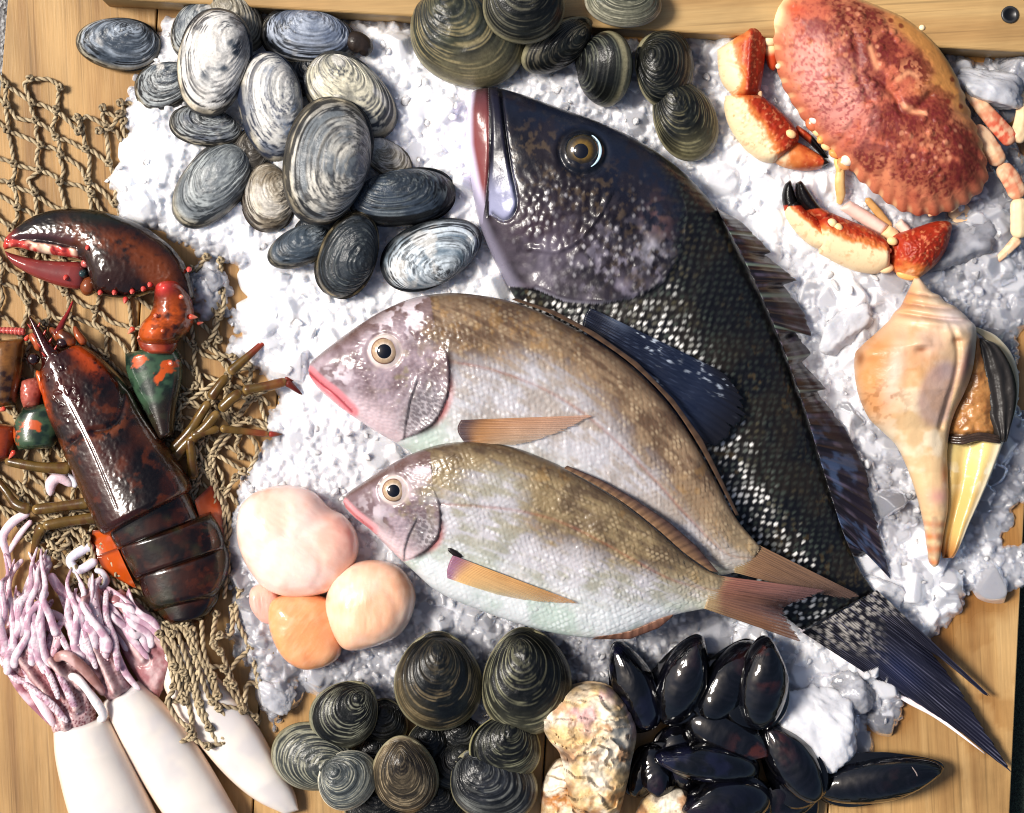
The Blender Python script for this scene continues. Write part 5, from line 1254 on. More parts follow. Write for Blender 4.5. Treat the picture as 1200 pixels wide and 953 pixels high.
scallop('largest pinkish peach scallop, topmost of the scallops', [(277, 600), (290, 582), (312, 572), (342, 570), (366, 578), (384, 596), (402, 606), (416, 626), (418, 650), (406, 676), (386, 694), (358, 701), (328, 700), (304, 688), (284, 660), (275, 630)],
        (344, 636), 40, 40, 9, ((240, 196, 178), (244, 214, 202)), bulge=(342, 662, 36, 1.6))
scallop('pale creamy scallop with one flat face, nearest to the yellow fin', [(380, 718), (382, 696), (392, 676), (412, 662), (440, 658), (466, 666), (482, 686), (486, 706), (478, 732), (462, 750), (430, 762), (404, 764), (390, 748)], (432, 712), 40, 44, 12, ((242, 208, 184), (236, 184, 150)), bulge=(432, 716, 34, 1.2))
# ----------------------------------------------------------------------------
# fishing net: one knotted net, lying on the boards and bunched under the lobster
# ----------------------------------------------------------------------------
M_ROPE = material('twisted_twine', bump=(1.2, .3), spec=.25, cn=(9, .18))
NET = Thing('fishing_net', 'tan knotted fishing net of twisted twine under the lobster', 'net', 150, 450, 4)
NETP = [(-40, 66), (10, 74), (34, 84), (60, 96), (100, 118), (150, 120), (158, 150), (150, 190), (136, 214), (142, 252), (180, 290), (250, 296), (292, 330), (275, 372), (290, 400), (318, 440), (322, 500),
        (300, 545), (272, 580), (270, 640), (250, 700), (190, 720), (150, 716), (120, 700), (80, 680), (30, 640), (-40, 640)]
def rope_paint(seed):
    def f(p):
        col = mix(full(p.x, C(164, 144, 112)), C(202, 184, 150), fbm(p.x, p.y, 14, seed, 3))
        g = sstep(-.1, -.85, p.ph) if p.ph is not None else 0
        col = mix(col, C(58, 44, 30), .9 * g)
        col = mix(col, C(120, 100, 76), .35 * sstep(.5, .7, fbm(p.x, p.y, 40, seed + 3, 2)))
        return col, .75
    return f
def twine(P, r=2.5, step=1.15): return tube(P, r, m=9, step=step, twist=(9.5, 2, .18), paint=rope_paint(7), rd=True).data
rn = np.random.default_rng(21)
cords, knots = [], []
e1, e2, o0 = A(31, 19), A(3, 30), A(-30, 40)
ij = {}
for i in range(-6, 26):
    for j in range(-18, 32):
        x, y = o0 + i * e1 + j * e2
        # bunching: towards the lobster's flank the net gathers
        wx = 16 * (fbm(x, y, 80, 3, 2) - .5) * 2; wy = 16 * (fbm(x, y, 80, 4, 2) - .5) * 2
        dx, dy = rn.normal(0, 4.0, 2)
        ij[(i, j)] = A(x + wx + dx, y + wy + dy)
def okp(p): return bool(inside(A(p[0]), A(p[1]), NETP)[0])
for (i, j), p in ij.items():
    if not okp(p): continue
    knots.append(p)
    for di, dj in ((1, 0), (0, 1)):
        q = ij.get((i + di, j + dj))
        if q is None: continue
        e = 1.0
        if not okp(q):
            if rn.random() < .5: continue
            e = .55
        q = p + (q - p) * e
        m_ = (p + q) / 2 + rn.normal(0, 3.6, 2); a_ = rn.uniform(3.4, 7.5)
        cords.append(twine([(p[0], p[1], 5.2), ((p[0] * 2 + m_[0]) / 3 + rn.normal(0, 1.2), (p[1] * 2 + m_[1]) / 3, a_), (m_[0], m_[1], a_), ((q[0] * 2 + m_[0]) / 3, (q[1] * 2 + m_[1]) / 3 + rn.normal(0, 1.2), a_), (q[0], q[1], 5.2)]))
# crumpled second layer over the first
a1, a2, b0 = A(27, 25), A(-13, 31), A(-20, 60); ij2 = {}
for i in range(-10, 22):
    for j in range(-14, 22):
        x, y = b0 + i * a1 + j * a2
        ij2[(i, j)] = A(x + 26 * (fbm(x, y, 60, 13, 2) - .5) * 2, y + 26 * (fbm(x, y, 60, 14, 2) - .5) * 2) + rn.normal(0, 4, 2)
def ok2(p): return okp(p) and (gauss(p[0], p[1], 100, 150, 50, 40) + gauss(p[0], p[1], 250, 480, 60, 110) + gauss(p[0], p[1], 90, 640, 80, 50) + gauss(p[0], p[1], 250, 330, 40, 30)) > .42
for (i, j), p in ij2.items():
    if not ok2(p): continue
    knots.append(A(p[0], p[1], 10))
    for di, dj in ((1, 0), (0, 1)):
        q = ij2.get((i + di, j + dj))
        if q is None or not ok2(q) or rn.random() < .12: continue
        m_ = (p + q) / 2 + rn.normal(0, 4.5, 2); a_ = rn.uniform(8, 14)
        cords.append(twine([(p[0], p[1], 8.5), (m_[0], m_[1], a_), (q[0], q[1], 8.5)]))
# a further, folded layer right of the lobster and left under its tail
fold = [[(330, 450), (300, 470), (270, 500), (240, 540), (225, 590)], [(322, 500), (296, 494), (262, 516), (246, 552), (262, 590)], [(292, 556), (276, 560), (262, 590), (266, 640), (270, 690)],
        [(230, 430), (252, 470), (300, 520), (292, 560)], [(180, 470), (214, 500), (250, 560), (252, 600)], [(196, 520), (232, 545), (268, 600), (262, 700)], [(300, 430), (262, 440), (220, 470), (196, 500)],
        [(0, 590), (30, 606), (62, 640), (92, 668), (130, 700)], [(20, 560), (50, 590), (92, 628), (104, 650)], [(60, 610), (90, 640), (120, 700), (150, 716), (178, 724)], [(84, 612), (104, 630), (128, 690), (170, 712)],
        [(40, 640), (64, 628), (96, 612), (118, 618)], [(64, 668), (84, 650), (104, 628), (112, 610)], [(10, 640), (40, 618), (70, 600)], [(128, 676), (150, 700), (168, 706), (176, 716)], [(118, 690), (140, 708), (158, 722), (180, 716)],
        [(56, 640), (70, 624), (84, 632), (70, 654), (92, 664)], [(74, 634), (92, 622), (100, 640), (86, 660)]]
for P in fold:
    P = np.array(P, float) + rn.normal(0, 2, (len(P), 2))
    z = rn.uniform(6, 15, len(P)); cords.append(twine(np.c_[P, z]))
    for q, h in zip(P[1:-1:2], z[1:-1:2]): knots.append(A(q[0], q[1], h + 1))
# tassel: the gathered end hanging over the squid (squid top ~ 30)
ts = [[(160, 705), (185, 728), (205, 742), (206, 770), (208, 800), (204, 818), (212, 836), (228, 848)], [(176, 724), (196, 734), (214, 758), (222, 790), (226, 815), (230, 836), (230, 858)],
      [(206, 730), (218, 748), (232, 790), (240, 820), (248, 846), (262, 868), (266, 864)], [(214, 728), (230, 752), (242, 790), (252, 816), (268, 826), (286, 826)], [(222, 728), (240, 760), (252, 800), (262, 826), (282, 850), (288, 862)],
      [(232, 730), (238, 772), (236, 806), (248, 836)], [(206, 742), (202, 764), (210, 778), (216, 800), (216, 812)], [(256, 720), (254, 752), (262, 760), (276, 800), (288, 828)], [(282, 690), (280, 720), (296, 760), (304, 800)],
      [(296, 760), (278, 774), (270, 796), (286, 824)], [(296, 760), (312, 756), (320, 760)], [(304, 800), (316, 798), (328, 795)], [(304, 800), (290, 802), (288, 828)], [(204, 818), (222, 816)], [(228, 848), (228, 860), (214, 866)],
      [(282, 846), (300, 846)], [(250, 846), (268, 856), (280, 852)], [(288, 828), (300, 840), (306, 846)], [(230, 858), (248, 868), (266, 866)], [(206, 780), (220, 782), (234, 770)], [(238, 772), (252, 776), (266, 780), (276, 800)],
      [(190, 728), (200, 752), (214, 780), (220, 810)], [(198, 732), (212, 760), (228, 800), (238, 830), (250, 850)], [(240, 724), (244, 760), (254, 786), (262, 812)], [(172, 716), (200, 730), (226, 740)], [(168, 728), (192, 740), (210, 752)],
      [(274, 712), (276, 740), (262, 744), (254, 752)], [(232, 716), (226, 740), (232, 760)]]
for P in ts:
    P = np.array(P, float) + rn.normal(0, 1.0, (len(P), 2))
    xx, yy = P.T
    z = 6 + 30 * sstep(330, 230, xx) * sstep(700, 750, yy) * sstep(320, 285, xx) + rn.uniform(0, 7, len(P)); cords.append(twine(np.c_[P, z], 2.8))
    for k in (0, len(P) // 2, len(P) - 1):
        if rn.random() < .75: knots.append(A(P[k][0], P[k][1], z[k] + 1))
NET.part('netting', cat(cords), M_ROPE)
def knot(k):
    x, y = k[0], k[1]; h = k[2] if len(k) > 2 else 7.0; a = rn.uniform(0, PI); it = []
    for q in range(2):
        t = np.linspace(0, 1.75 * PI, 9); r = 3.5; ca, sa = math.cos(a + q * 1.5), math.sin(a + q * 1.5)
        px, py = r * np.cos(t), r * .75 * np.sin(t)
        it.append(tube(np.c_[x + px * ca - py * sa, y + px * sa + py * ca, h + 1.5 * q + 1.6 * np.sin(t * 2)], 2.1, m=8, step=1.1, twist=(7, 2, .15), paint=lambda p: (rope_paint(9)(p)[0] * .8, .75)).data)
    return cat(it)
vis = [k for k in knots if -15 < k[0] < 335 and not (60 < k[0] < 200 and 420 < k[1] < 690 and (k[0] - 60) * 1.25 > (k[1] - 560))]
for k in vis[:98]: NET.part('knot', knot(k), M_ROPE)
if len(vis) > 98:
    o = NET.part('small_knots', cat([knot(k) for k in vis[98:]]), M_ROPE); o['kind'] = 'stuff'
# ----------------------------------------------------------------------------
# lobster
# ----------------------------------------------------------------------------
M_LOB = material('lobster_shell', bump=(1.6, .06), bump2=(8, .06), coat=1.0, coatr=.06, spec=.35)
M_LEG = material('lobster_leg', bump=(2, .1), coat=.5, coatr=.12)
LOB = Thing('lobster', 'dark brown and red lobster lying on the net at the left, claw reaching up', 'lobster', 130, 520, 26)
DK, BR, OR, RD, GN = C(16, 8, 7), C(52, 21, 11), C(196, 92, 36), C(196, 58, 52), C(52, 74, 60)
def lob_paint(dk=DK, br=BR, orr=OR, o_amt=.3, o_f=None, seed=0, red=None, rough=.2):
    def f(p):
        n_ = fbm(p.x, p.y, 26, seed, 4); n2_ = fbm(p.x, p.y, 6, seed + 3, 3)
        col = mix(full(p.x, dk), br, sstep(.35, .7, n_))
        w = o_amt if o_f is None else np.clip(o_f(p.x, p.y), 0, 1)
        col = mix(col, orr, w * sstep(.30, .60, n_ * .5 + n2_ * .5))
        col = mix(col, dk * .6, .55 * sstep(.58, .7, n2_) * w)
        if red is not None: col = mix(col, RD, np.clip(red(p.x, p.y), 0, 1))
        return col, rough + .1 * n2_
    return f
def lp(name, Ac, Bc, T, base, paint, n=110, m=60, parent=None, mat=M_LOB, disp=None, label=None, **k):
    d = loft(Ac, Bc, n, m, T, base, disp=disp, paint=paint, **k)
    return LOB.part(name, d.data, mat, parent=parent, label=label), d
# --- legs first (lowest)
def leg(segs, red=.0, seed=0):
    o = None
    for i, (P, r0, r1) in enumerate(segs):
        def pn(p, i=i):
            n_ = fbm(p.x, p.y, 12, seed + i, 3)
            col = mix(full(p.x, C(62, 50, 22)), C(108, 80, 36), n_); col = mix(col, C(70, 36, 20), .6 * sstep(.5, .7, fbm(p.x, p.y, 7, seed + 8, 3)))
            if i == 0 and red: col = mix(col, C(128, 40, 34), red * sstep(.65, .2, p.s))
            col = mix(col, C(150, 120, 70), .6 * np.maximum(sstep(.12, .02, p.s), sstep(.88, .98, p.s)))
            return col, .26
        d = tube(P, [r0 * .72, r0 * .78, (r0 + r1) / 2 * .74, r1 * .8, r1 * .92], m=16, step=1.6, flat=.8, paint=pn)
        o = LOB.part('leg' if i == 0 else 'leg_segment', d.data, M_LEG, parent=None if i == 0 else o0)
        if i == 0: o0 = o
leg([([(320, 392, 34), (296, 414, 34), (269, 438, 32)], 4.5, 7), ([(268, 440, 32), (258, 452, 33), (247, 468, 31)], 7, 8), ([(246, 470, 30), (234, 488, 27), (222, 506, 22), (200, 530, 18)], 7.5, 9)], .9, 1)
o_c = LOB.part('leg_tip', cat([spike((305, 404, 36), (319, 399, 34), 3, C(150, 60, 46), C(90, 26, 24))]), M_LEG)
leg([([(338, 447, 36), (312, 453, 36), (285, 458, 34)], 7.5, 7), ([(285, 459, 34), (272, 468, 34), (258, 481, 31)], 8.5, 8), ([(257, 482, 30), (240, 502, 28), (218, 520, 22), (196, 545, 18)], 8, 9)], .25, 2)
LOB.part('leg_tip', cat([spike((336, 447, 36), (355, 463, 32), 5.5, C(96, 36, 28), C(70, 20, 20)), spike((334, 444, 35), (348, 446, 33), 4, C(110, 44, 32), C(70, 20, 20))]), M_LEG)
leg([([(316, 509, 24), (290, 506, 26), (258, 502, 28)], 5, 5.5), ([(258, 502, 28), (240, 506, 28), (224, 512, 26)], 6.5, 7), ([(222, 512, 26), (224, 535, 24), (226, 562, 20)], 7, 8)], .5, 3)
LOB.part('leg_tip', spike((314, 509, 24), (331, 509, 22), 4.6, C(140, 50, 40), C(90, 60, 40)), M_LEG)
leg([([(4, 540, 20), (30, 545, 24), (52, 548, 26), (84, 549, 26)], 7.5, 8.5)], .0, 4)
leg([([(-10, 560, 10), (4, 576, 14), (18, 592, 20), (36, 598, 22)], 6, 8), ([(36, 598, 22), (62, 595, 24), (84, 592, 25), (106, 589, 26)], 8.5, 8)], .0, 5)
leg([([(33, 664, 6), (38, 640, 12), (45, 624, 22), (52, 616, 26)], 5, 7.5), ([(50, 617, 26), (74, 612, 26), (96, 609, 26), (118, 606, 26)], 8, 8)], .2, 6)
# --- right claw arm: merus (green), carpus, claw
def gsp(x, y): return 1.2 * gauss(x, y, 165, 424, 10, 8) + 1.0 * gauss(x, y, 200, 430, 10, 10) + .6 * gauss(x, y, 188, 442, 9, 9)
lp('arm', [(146, 414), (148, 436), (158, 462), (172, 490), (186, 520)], [(200, 402), (212, 424), (212, 450), (206, 480), (204, 510)], 20, 22, lambda p: (mix(mix(full(p.x, C(44, 66, 54)), C(70, 92, 70), fbm(p.x, p.y, 14, 3, 3)), C(12, 10, 9), sstep(445, 500, p.y)) if False else mix(mix(mix(full(p.x, C(26, 40, 33)), C(54, 78, 58), sstep(.35, .65, fbm(p.x, p.y, 9, 3, 4))), C(190, 80, 30), sstep(.42, .6, gsp(p.x, p.y) + 1.0 * (fbm(p.x, p.y, 6, 33, 3) - .5))), C(40, 22, 16), .8 * sstep(.45, .75, p.s + .3 * (fbm(p.x, p.y, 20, 5, 3) - .5))), .25), r0=.08)  # green painted darker for the shade the arm lies in
lp('arm_joint', [(162, 398), (166, 408), (176, 416)], [(210, 398), (208, 408), (202, 416)], 15, 34, lob_paint(C(90, 28, 20), C(150, 52, 36), OR, .2, seed=8), n=30, r0=.3, r1=.3)
cp_w = lambda x, y: .95 * gauss(x, y, 186, 385, 26, 22) + .6 * gauss(x, y, 214, 372, 18, 24)
car, card = lp('carpus', [(184, 332), (182, 352), (178, 368), (168, 380), (164, 394), (172, 406)], [(212, 326), (222, 342), (228, 360), (228, 378), (218, 394), (204, 406)], 27, 34,
               lob_paint(C(46, 18, 10), C(96, 40, 18), C(196, 84, 26), .8, cp_w, 12, red=lambda x, y: 1.3 * gauss(x, y, 196, 336, 13, 10)), r0=.18, r1=.16,
               disp=lambda p: 6 * gauss(p.x, p.y, 196, 336, 11, 9) + 5 * gauss(p.x, p.y, 183, 386, 18, 14) + 3 * gauss(p.x, p.y, 214, 380, 10) + 1.2 * (fbm(p.x, p.y, 5, 3, 2) - .5))
for a, b_, r in (((216, 350, 56), (220, 349, 61), 5), ((224, 372, 48), (235, 373, 47), 5), ((160, 384, 40), (152, 392, 40), 4.5), ((189, 371, 62), (189, 373, 68), 4.5), ((196, 388, 60), (196, 390, 65), 4.5), ((170, 392, 44), (164, 398, 46), 3.5), ((202, 425, 40), (204, 428, 46), 5.5), ((232, 380, 36), (240, 378, 34), 3)):
    LOB.part('spine', spike(a, b_, r, C(206, 78, 58), C(236, 140, 110)), M_LOB, parent=car)
# claw: palm with fixed upper finger, lower movable finger
pA = [(1, 288), (6, 277), (20, 264), (40, 252), (60, 246), (82, 244), (104, 245), (126, 249), (146, 256), (166, 264), (186, 277), (204, 292), (218, 310), (226, 330), (229, 350)]
pB = [(3, 292), (18, 290), (36, 294), (56, 298), (76, 301), (90, 303), (100, 310), (106, 328), (113, 344), (130, 349), (152, 350), (172, 346), (190, 342), (206, 344), (222, 354)]
def palm_paint(p):
    n_ = fbm(p.x, p.y, 26, 40, 4); n2_ = fbm(p.x, p.y, 5, 41, 3)
    col = mix(full(p.x, C(15, 10, 9)), C(34, 18, 12), sstep(.4, .7, n_))
    col = mix(col, C(106, 48, 16), .8 * np.clip(1.1 * np.exp(-(pdist(p.x, p.y, [(84, 272), (120, 284), (150, 290), (180, 312), (190, 330)])[0] / 14) ** 2) + .5 * gauss(p.x, p.y, 190, 318, 26, 18, 40), 0, 1) * sstep(.25, .55, .5 * n_ + .5 * n2_))
    col = mix(col, C(28, 34, 24), .6 * gauss(p.x, p.y, 112, 256, 36, 9))
    col = mix(col, C(60, 34, 26), .5 * gauss(p.x, p.y, 132, 322, 34, 24))
    col = mix(col, C(190, 52, 42), .9 * sstep(26, 5, p.x) * sstep(262, 284, p.y))
    col = mix(col, C(70, 42, 46), .8 * np.exp(-(pdist(p.x, p.y, [(16, 280), (40, 276), (64, 276), (86, 280)])[0] / 5) ** 2))  # purple grey reflection painted along the upper finger
    tl, _, _ = pdist(p.x, p.y, [(14, 287), (36, 291), (60, 295), (88, 300)])
    te = sstep(8.5, 5, tl + 3 * (fbm(p.x, p.y, 7, 6, 2) - .5)) * sstep(8, 16, p.x) * sstep(94, 86, p.x)
    col = mix(col, C(206, 74, 66), te); col = mix(col, C(238, 208, 178), te * sstep(.42, .58, fbm(p.x, p.y, 11, 77, 2)) )
    col = mix(col, C(120, 30, 34), .7 * te * sstep(.6, .68, fbm(p.x, p.y, 6, 71, 2)))
    col = mix(col, C(20, 10, 10), .7 * np.exp(-(pdist(p.x, p.y, [(12, 292), (36, 297), (60, 301), (92, 305)])[0] / 1.6) ** 2))
    return col, .17 + .07 * n2_
def palm_disp(p):
    tl, _, _ = pdist(p.x, p.y, [(14, 287), (36, 291), (60, 295), (88, 300)])
    d = 3.6 * np.exp(-(tl / 6) ** 2) * (.4 + 1.0 * (.5 + .5 * np.cos(p.x * 2 * PI / 15))) * sstep(8, 16, p.x) * sstep(96, 84, p.x)
    d = d + 5 * gauss(p.x, p.y, 132, 322, 34, 24) - 3 * np.exp(-(pdist(p.x, p.y, [(10, 282), (40, 281), (64, 284), (92, 290)])[0] / 3.5) ** 2)
    d = d + .8 * (fbm(p.x, p.y, 4, 6, 2) - .5) + 1.6 * sstep(.55, .7, fbm(p.x, p.y, 6, 63, 2)) * gauss(p.x, p.y, 132, 330, 18, 10)
    return d
claw, clawd = lp('claw', pA, pB, lambda s: 27 * np.interp(s, [0, .2, .55, .85, 1], [.35, .62, 1, .95, .6]), lambda s: np.interp(s, [0, .5, 1], [16, 22, 28]), palm_paint, n=220, m=110, pw=.75, bot=.6, r0=.05, r1=.08, disp=palm_disp)
dA_ = [(3, 293), (14, 297), (34, 302), (56, 305), (78, 306), (94, 307), (103, 312)]; dB_ = [(5, 298), (14, 310), (34, 322), (58, 332), (80, 338), (92, 339), (102, 334)]
fing, fd = lp('claw_finger', dA_, dB_, lambda s: 16 * np.interp(s, [0, .3, .8, 1], [.5, .8, 1, .8]), 16, lambda p: (mix(mix(mix(full(p.x, C(98, 36, 34)), C(150, 58, 52), fbm(p.x, p.y, 16, 4, 3)), C(112, 70, 70), .45 * gauss(p.x, p.y, 66, 318, 30, 8, 10)), C(40, 26, 28), .8 * sstep(84, 100, p.x)), .2), parent=claw, r0=.08, r1=.1, pw=.8)
LOB.part('finger_hinge', cat([ball(103, 335, 20, 10, 12, 12, 20, col=C(122, 62, 34), rough=.2), ball(97, 321, 22, 7, 6, 10, 0, col=C(40, 58, 60), rough=.15), ball(101, 309, 28, 6, 5, 6, 0, col=C(196, 96, 90), rough=.2)]), M_LOB, parent=claw)
for x, y in ((121, 345), (138, 345), (159, 344), (172, 341), (150, 352), (107, 293), (79, 327), (180, 336), (224, 318)):
    LOB.part('spine', spike((x, y - 3, hat(clawd.data, x, y - 3)[0] - 5), (x - 1, y + (5 if y == 352 else 2), hat(clawd.data, x, y - 2)[0] + 3), 5.0, C(190, 46, 44), C(228, 96, 84)), M_LOB, parent=claw)
# --- abdomen rings, each tucked under the one before
def ring_paint(seed, w):
    def f(p):
        n_ = fbm(p.x, p.y, 18, seed, 4)
        col = mix(full(p.x, C(18, 9, 7)), C(44, 19, 10), sstep(.4, .7, n_)); col = mix(col, C(96, 42, 18), .55 * sstep(.55, .72, fbm(p.x, p.y, 7, seed + 2, 4)) * np.clip(sstep(.45, .95, np.abs(p.c)) + .35, 0, 1) * w)
        col = mix(col, C(44, 46, 30), .5 * sstep(.5, .7, fbm(p.x, p.y, 22, seed + 5, 2)))
        col = mix(col, C(128, 74, 40), .6 * sstep(.9, .97, p.s)); return col, .16 + .1 * n_
    return f
# side flaps (inner face orange)
def flap(p):
    n_ = fbm(p.x, p.y, 14, 5, 3); col = mix(full(p.x, C(164, 60, 12)), C(184, 80, 22), n_)
    return mix(col, C(92, 36, 16), .8 * np.maximum(sstep(.78, .95, p.v), sstep(.1, .02, p.u))), .25
for PA, PB in (([(126, 622), (134, 636), (142, 650)], [(106, 622), (104, 636), (111, 656)]), ([(138, 642), (148, 664), (160, 690)], [(110, 652), (122, 672), (154, 690)]),
               ([(228, 586), (234, 608), (240, 640)], [(246, 568), (258, 598), (263, 640)])):
    LOB.part('tail_flap', sheet(PA, PB, 40, 24, [26, 26, 24], [12, 9, 12], 2.2, arch=-3, paint=flap, linB=False).data, M_LOB, label='orange side flap of the tail')
rings = [([(136, 700), (158, 708), (178, 712)], [(258, 672), (262, 694), (252, 716)], 26, 20, 4, [(172, 706), (186, 730)], [(254, 690), (240, 734)]),]
R3A, R3B = [(160, 664), (163, 684), (170, 704), (182, 718)], [(262, 634), (268, 654), (264, 680), (250, 704)]
R2A, R2B = [(138, 632), (142, 648), (150, 664), (160, 682)], [(246, 600), (256, 616), (262, 632), (263, 646)]
R1A, R1B = [(124, 612), (127, 622), (132, 634), (140, 646)], [(214, 568), (222, 580), (228, 594), (236, 612)]
R4A, R4B = [(176, 704), (184, 720), (198, 736)], [(258, 684), (254, 706), (238, 730)]
lp('tail_base', R4A, R4B, 24, 16, ring_paint(66, .4), n=50, r0=.2, r1=.3)
lp('tail_ring', R3A, R3B, 32, 18, ring_paint(61, 1), n=70, m=80, r0=.25, r1=.25, pw=.75)
lp('tail_ring', R2A, R2B, 36, 20, ring_paint(62, .7), n=70, m=80, r0=.25, r1=.18, pw=.75)
lp('tail_ring', R1A, R1B, 38, 20, ring_paint(63, .6), n=60, m=80, r0=.25, r1=.18, pw=.75)
# --- carapace: rear shield, then front shield with rostrum
RIDGE = [(36, 372), (48, 396), (60, 420), (76, 452), (92, 480), (106, 506), (120, 534), (134, 566), (146, 594)]
def cara_paint(p):
    x, y = p.x, p.y; n_ = fbm(x, y, 30, 81, 4); n2_ = fbm(x, y, 5, 82, 3)
    col = mix(full(x, C(12, 6, 5)), C(44, 17, 8), sstep(.40, .72, n_)); col = mix(col, C(96, 42, 14), .5 * sstep(.55, .7, fbm(x, y, 15, 84, 4)))
    rd, rt, rs = pdist(x, y, RIDGE)
    col = mix(col, C(58, 14, 9), .6 * np.exp(-(rd / 18) ** 2))
    col = mix(col, C(84, 44, 44), .4 * np.exp(-(rd / (2.2 + 4 * n2_)) ** 2))  # pale streak of the ridge highlight painted in
    col = mix(col, C(12, 10, 12), .8 * np.exp(-(rd / 1.0) ** 2) * sstep(.45, .55, rt))
    ob = .8 * gauss(x, y, 96, 412, 15, 8, 40) + .7 * gauss(x, y, 112, 428, 15, 9, 45) + .7 * gauss(x, y, 48, 448, 7, 16, -15) + .8 * gauss(x, y, 54, 470, 6, 18, -20)
    col = mix(col, C(176, 66, 20), np.clip(ob * 1.1, 0, 1) * sstep(.22, .5, n2_ * .6 + n_ * .4))
    gr, _, _ = pdist(x, y, GROOVE)
    col = mix(col, C(124, 62, 28), .6 * sstep(16, 5, gr) * sstep(480, 510, y + .4 * (x - 140)) * sstep(.4, .6, n2_))
    col = mix(col, C(98, 52, 28), .6 * gauss(x, y, 178, 500, 16, 44, -38) * sstep(.3, .6, n_))
    col = mix(col, C(108, 70, 40), .45 * gauss(x, y, 92, 560, 10, 34, -24))
    col = mix(col, C(8, 5, 5), .7 * np.exp(-(gr / 2.5) ** 2))
    return col, .13 + .16 * n2_ * sstep(2, 9, rd + 4 * (n2_ - .5)) + .05 * sstep(.4, .8, rt)
GROOVE = [(148, 446), (149, 472), (144, 492), (132, 502), (112, 506), (98, 514), (84, 524)]
def cara_disp(p):
    gr, _, _ = pdist(p.x, p.y, GROOVE); rd, rt, _ = pdist(p.x, p.y, RIDGE)
    d = -4 * np.exp(-(gr / 4) ** 2) * sstep(3, 12, rd) + 1.2 * np.exp(-(rd / 9) ** 2) * sstep(1.0, .6, rt) - .5 * np.exp(-(rd / 1.2) ** 2) * sstep(.4, .5, rt)
    d = d + .7 * (fbm(p.x, p.y, 3.5, 3, 2) - .5) * sstep(4, 12, rd) + 1.4 * sstep(.62, .72, fbm(p.x, p.y, 5, 31, 2)) * sstep(9, 5, np.abs(rd - 9)) * sstep(.1, .2, rt) * sstep(.6, .4, rt)
    return d
cA = [(34, 369), (38, 386), (45, 408), (49, 428), (46, 440), (50, 466), (58, 492), (68, 514), (79, 540), (92, 568), (106, 598), (120, 624), (134, 628)]
cB = [(36, 369), (50, 384), (62, 400), (76, 410), (92, 404), (112, 414), (134, 434), (152, 456), (170, 486), (192, 518), (214, 548), (224, 572), (212, 584)]
car_o, card2 = lp('carapace', cA, cB, lambda s: 54 * np.interp(s, [0, .12, .3, .6, .93, 1], [.22, .36, .54, .80, 1.06, .95]), lambda s: np.interp(s, [0, .15, 1], [22, 20, 22]), cara_paint, n=300, m=150, pw=.66, bot=.5, r0=.02, r1=.06, disp=cara_disp)
for sx in (1, -1):
    for k in range(4):
        x, y = (40 + 6 * k, 386 + 11 * k) if sx > 0 else (47 + 7 * k, 384 + 9 * k)
        hh = hat(card2.data, x, y)[0]; LOB.part('spine', spike((x, y, hh - 2), (x - 5 * (1 if sx > 0 else -.6), y - 6, hh), 2.2, C(130, 34, 30), C(190, 70, 54)), M_LOB, parent=car_o)
LOB.part('eye', ball(41, 421, 34, 7.5, 7, 7, col=C(34, 12, 12), rough=.05), M_EYE)
LOB.part('eye', ball(75, 402, 34, 7.5, 6.5, 7, col=C(44, 20, 18), rough=.05), M_EYE)
# feelers and mouth parts
LOB.part('antenna', tube([(-30, 386, 22), (0, 387, 24), (31, 389, 30)], [3.4, 3.8, 5], m=12, step=1.2, twist=(5, 0, .10), paint=lambda p: (mix(full(p.x, C(140, 40, 38)), C(196, 96, 84), .5 + .5 * p.ph), .25)).data, M_LOB)
LOB.part('antenna', tube([(84, 352, 18), (79, 366, 22), (73, 380, 28), (68, 394, 34)], [1.2, 2.2, 3.8, 5], m=10, step=1.2, paint=lambda p: mix(full(p.x, C(150, 34, 34)), C(96, 30, 26), p.s), rough=.2).data, M_LOB)
LOB.part('feeler_base', cat([tube([(36, 391, 30), (44, 400, 32), (48, 412, 32)], [5, 6, 5], m=12, paint=lob_paint(C(90, 34, 22), C(150, 72, 40), OR, .4, seed=3)).data,
                             tube([(66, 388, 30), (78, 396, 32), (90, 404, 34)], [6, 8, 6], m=12, paint=lob_paint(C(60, 34, 22), C(120, 70, 40), OR, .5, seed=4)).data,
                             tube([(88, 382, 32), (94, 394, 34), (102, 404, 34)], [2.5, 5, 5], m=12, paint=lob_paint(C(70, 30, 20), C(130, 64, 36), OR, .4, seed=5)).data,
                             tube([(44, 434, 30), (52, 452, 30), (58, 474, 28)], [3, 6, 4], m=12, paint=lob_paint(C(150, 60, 26), C(206, 96, 40), OR, .7, seed=6)).data,
                             tube([(58, 384, 26), (66, 392, 28), (72, 400, 30)], [3, 5, 5], m=12, paint=lob_paint(C(90, 40, 26), C(140, 72, 44), OR, .3, seed=7)).data]), M_LOB)
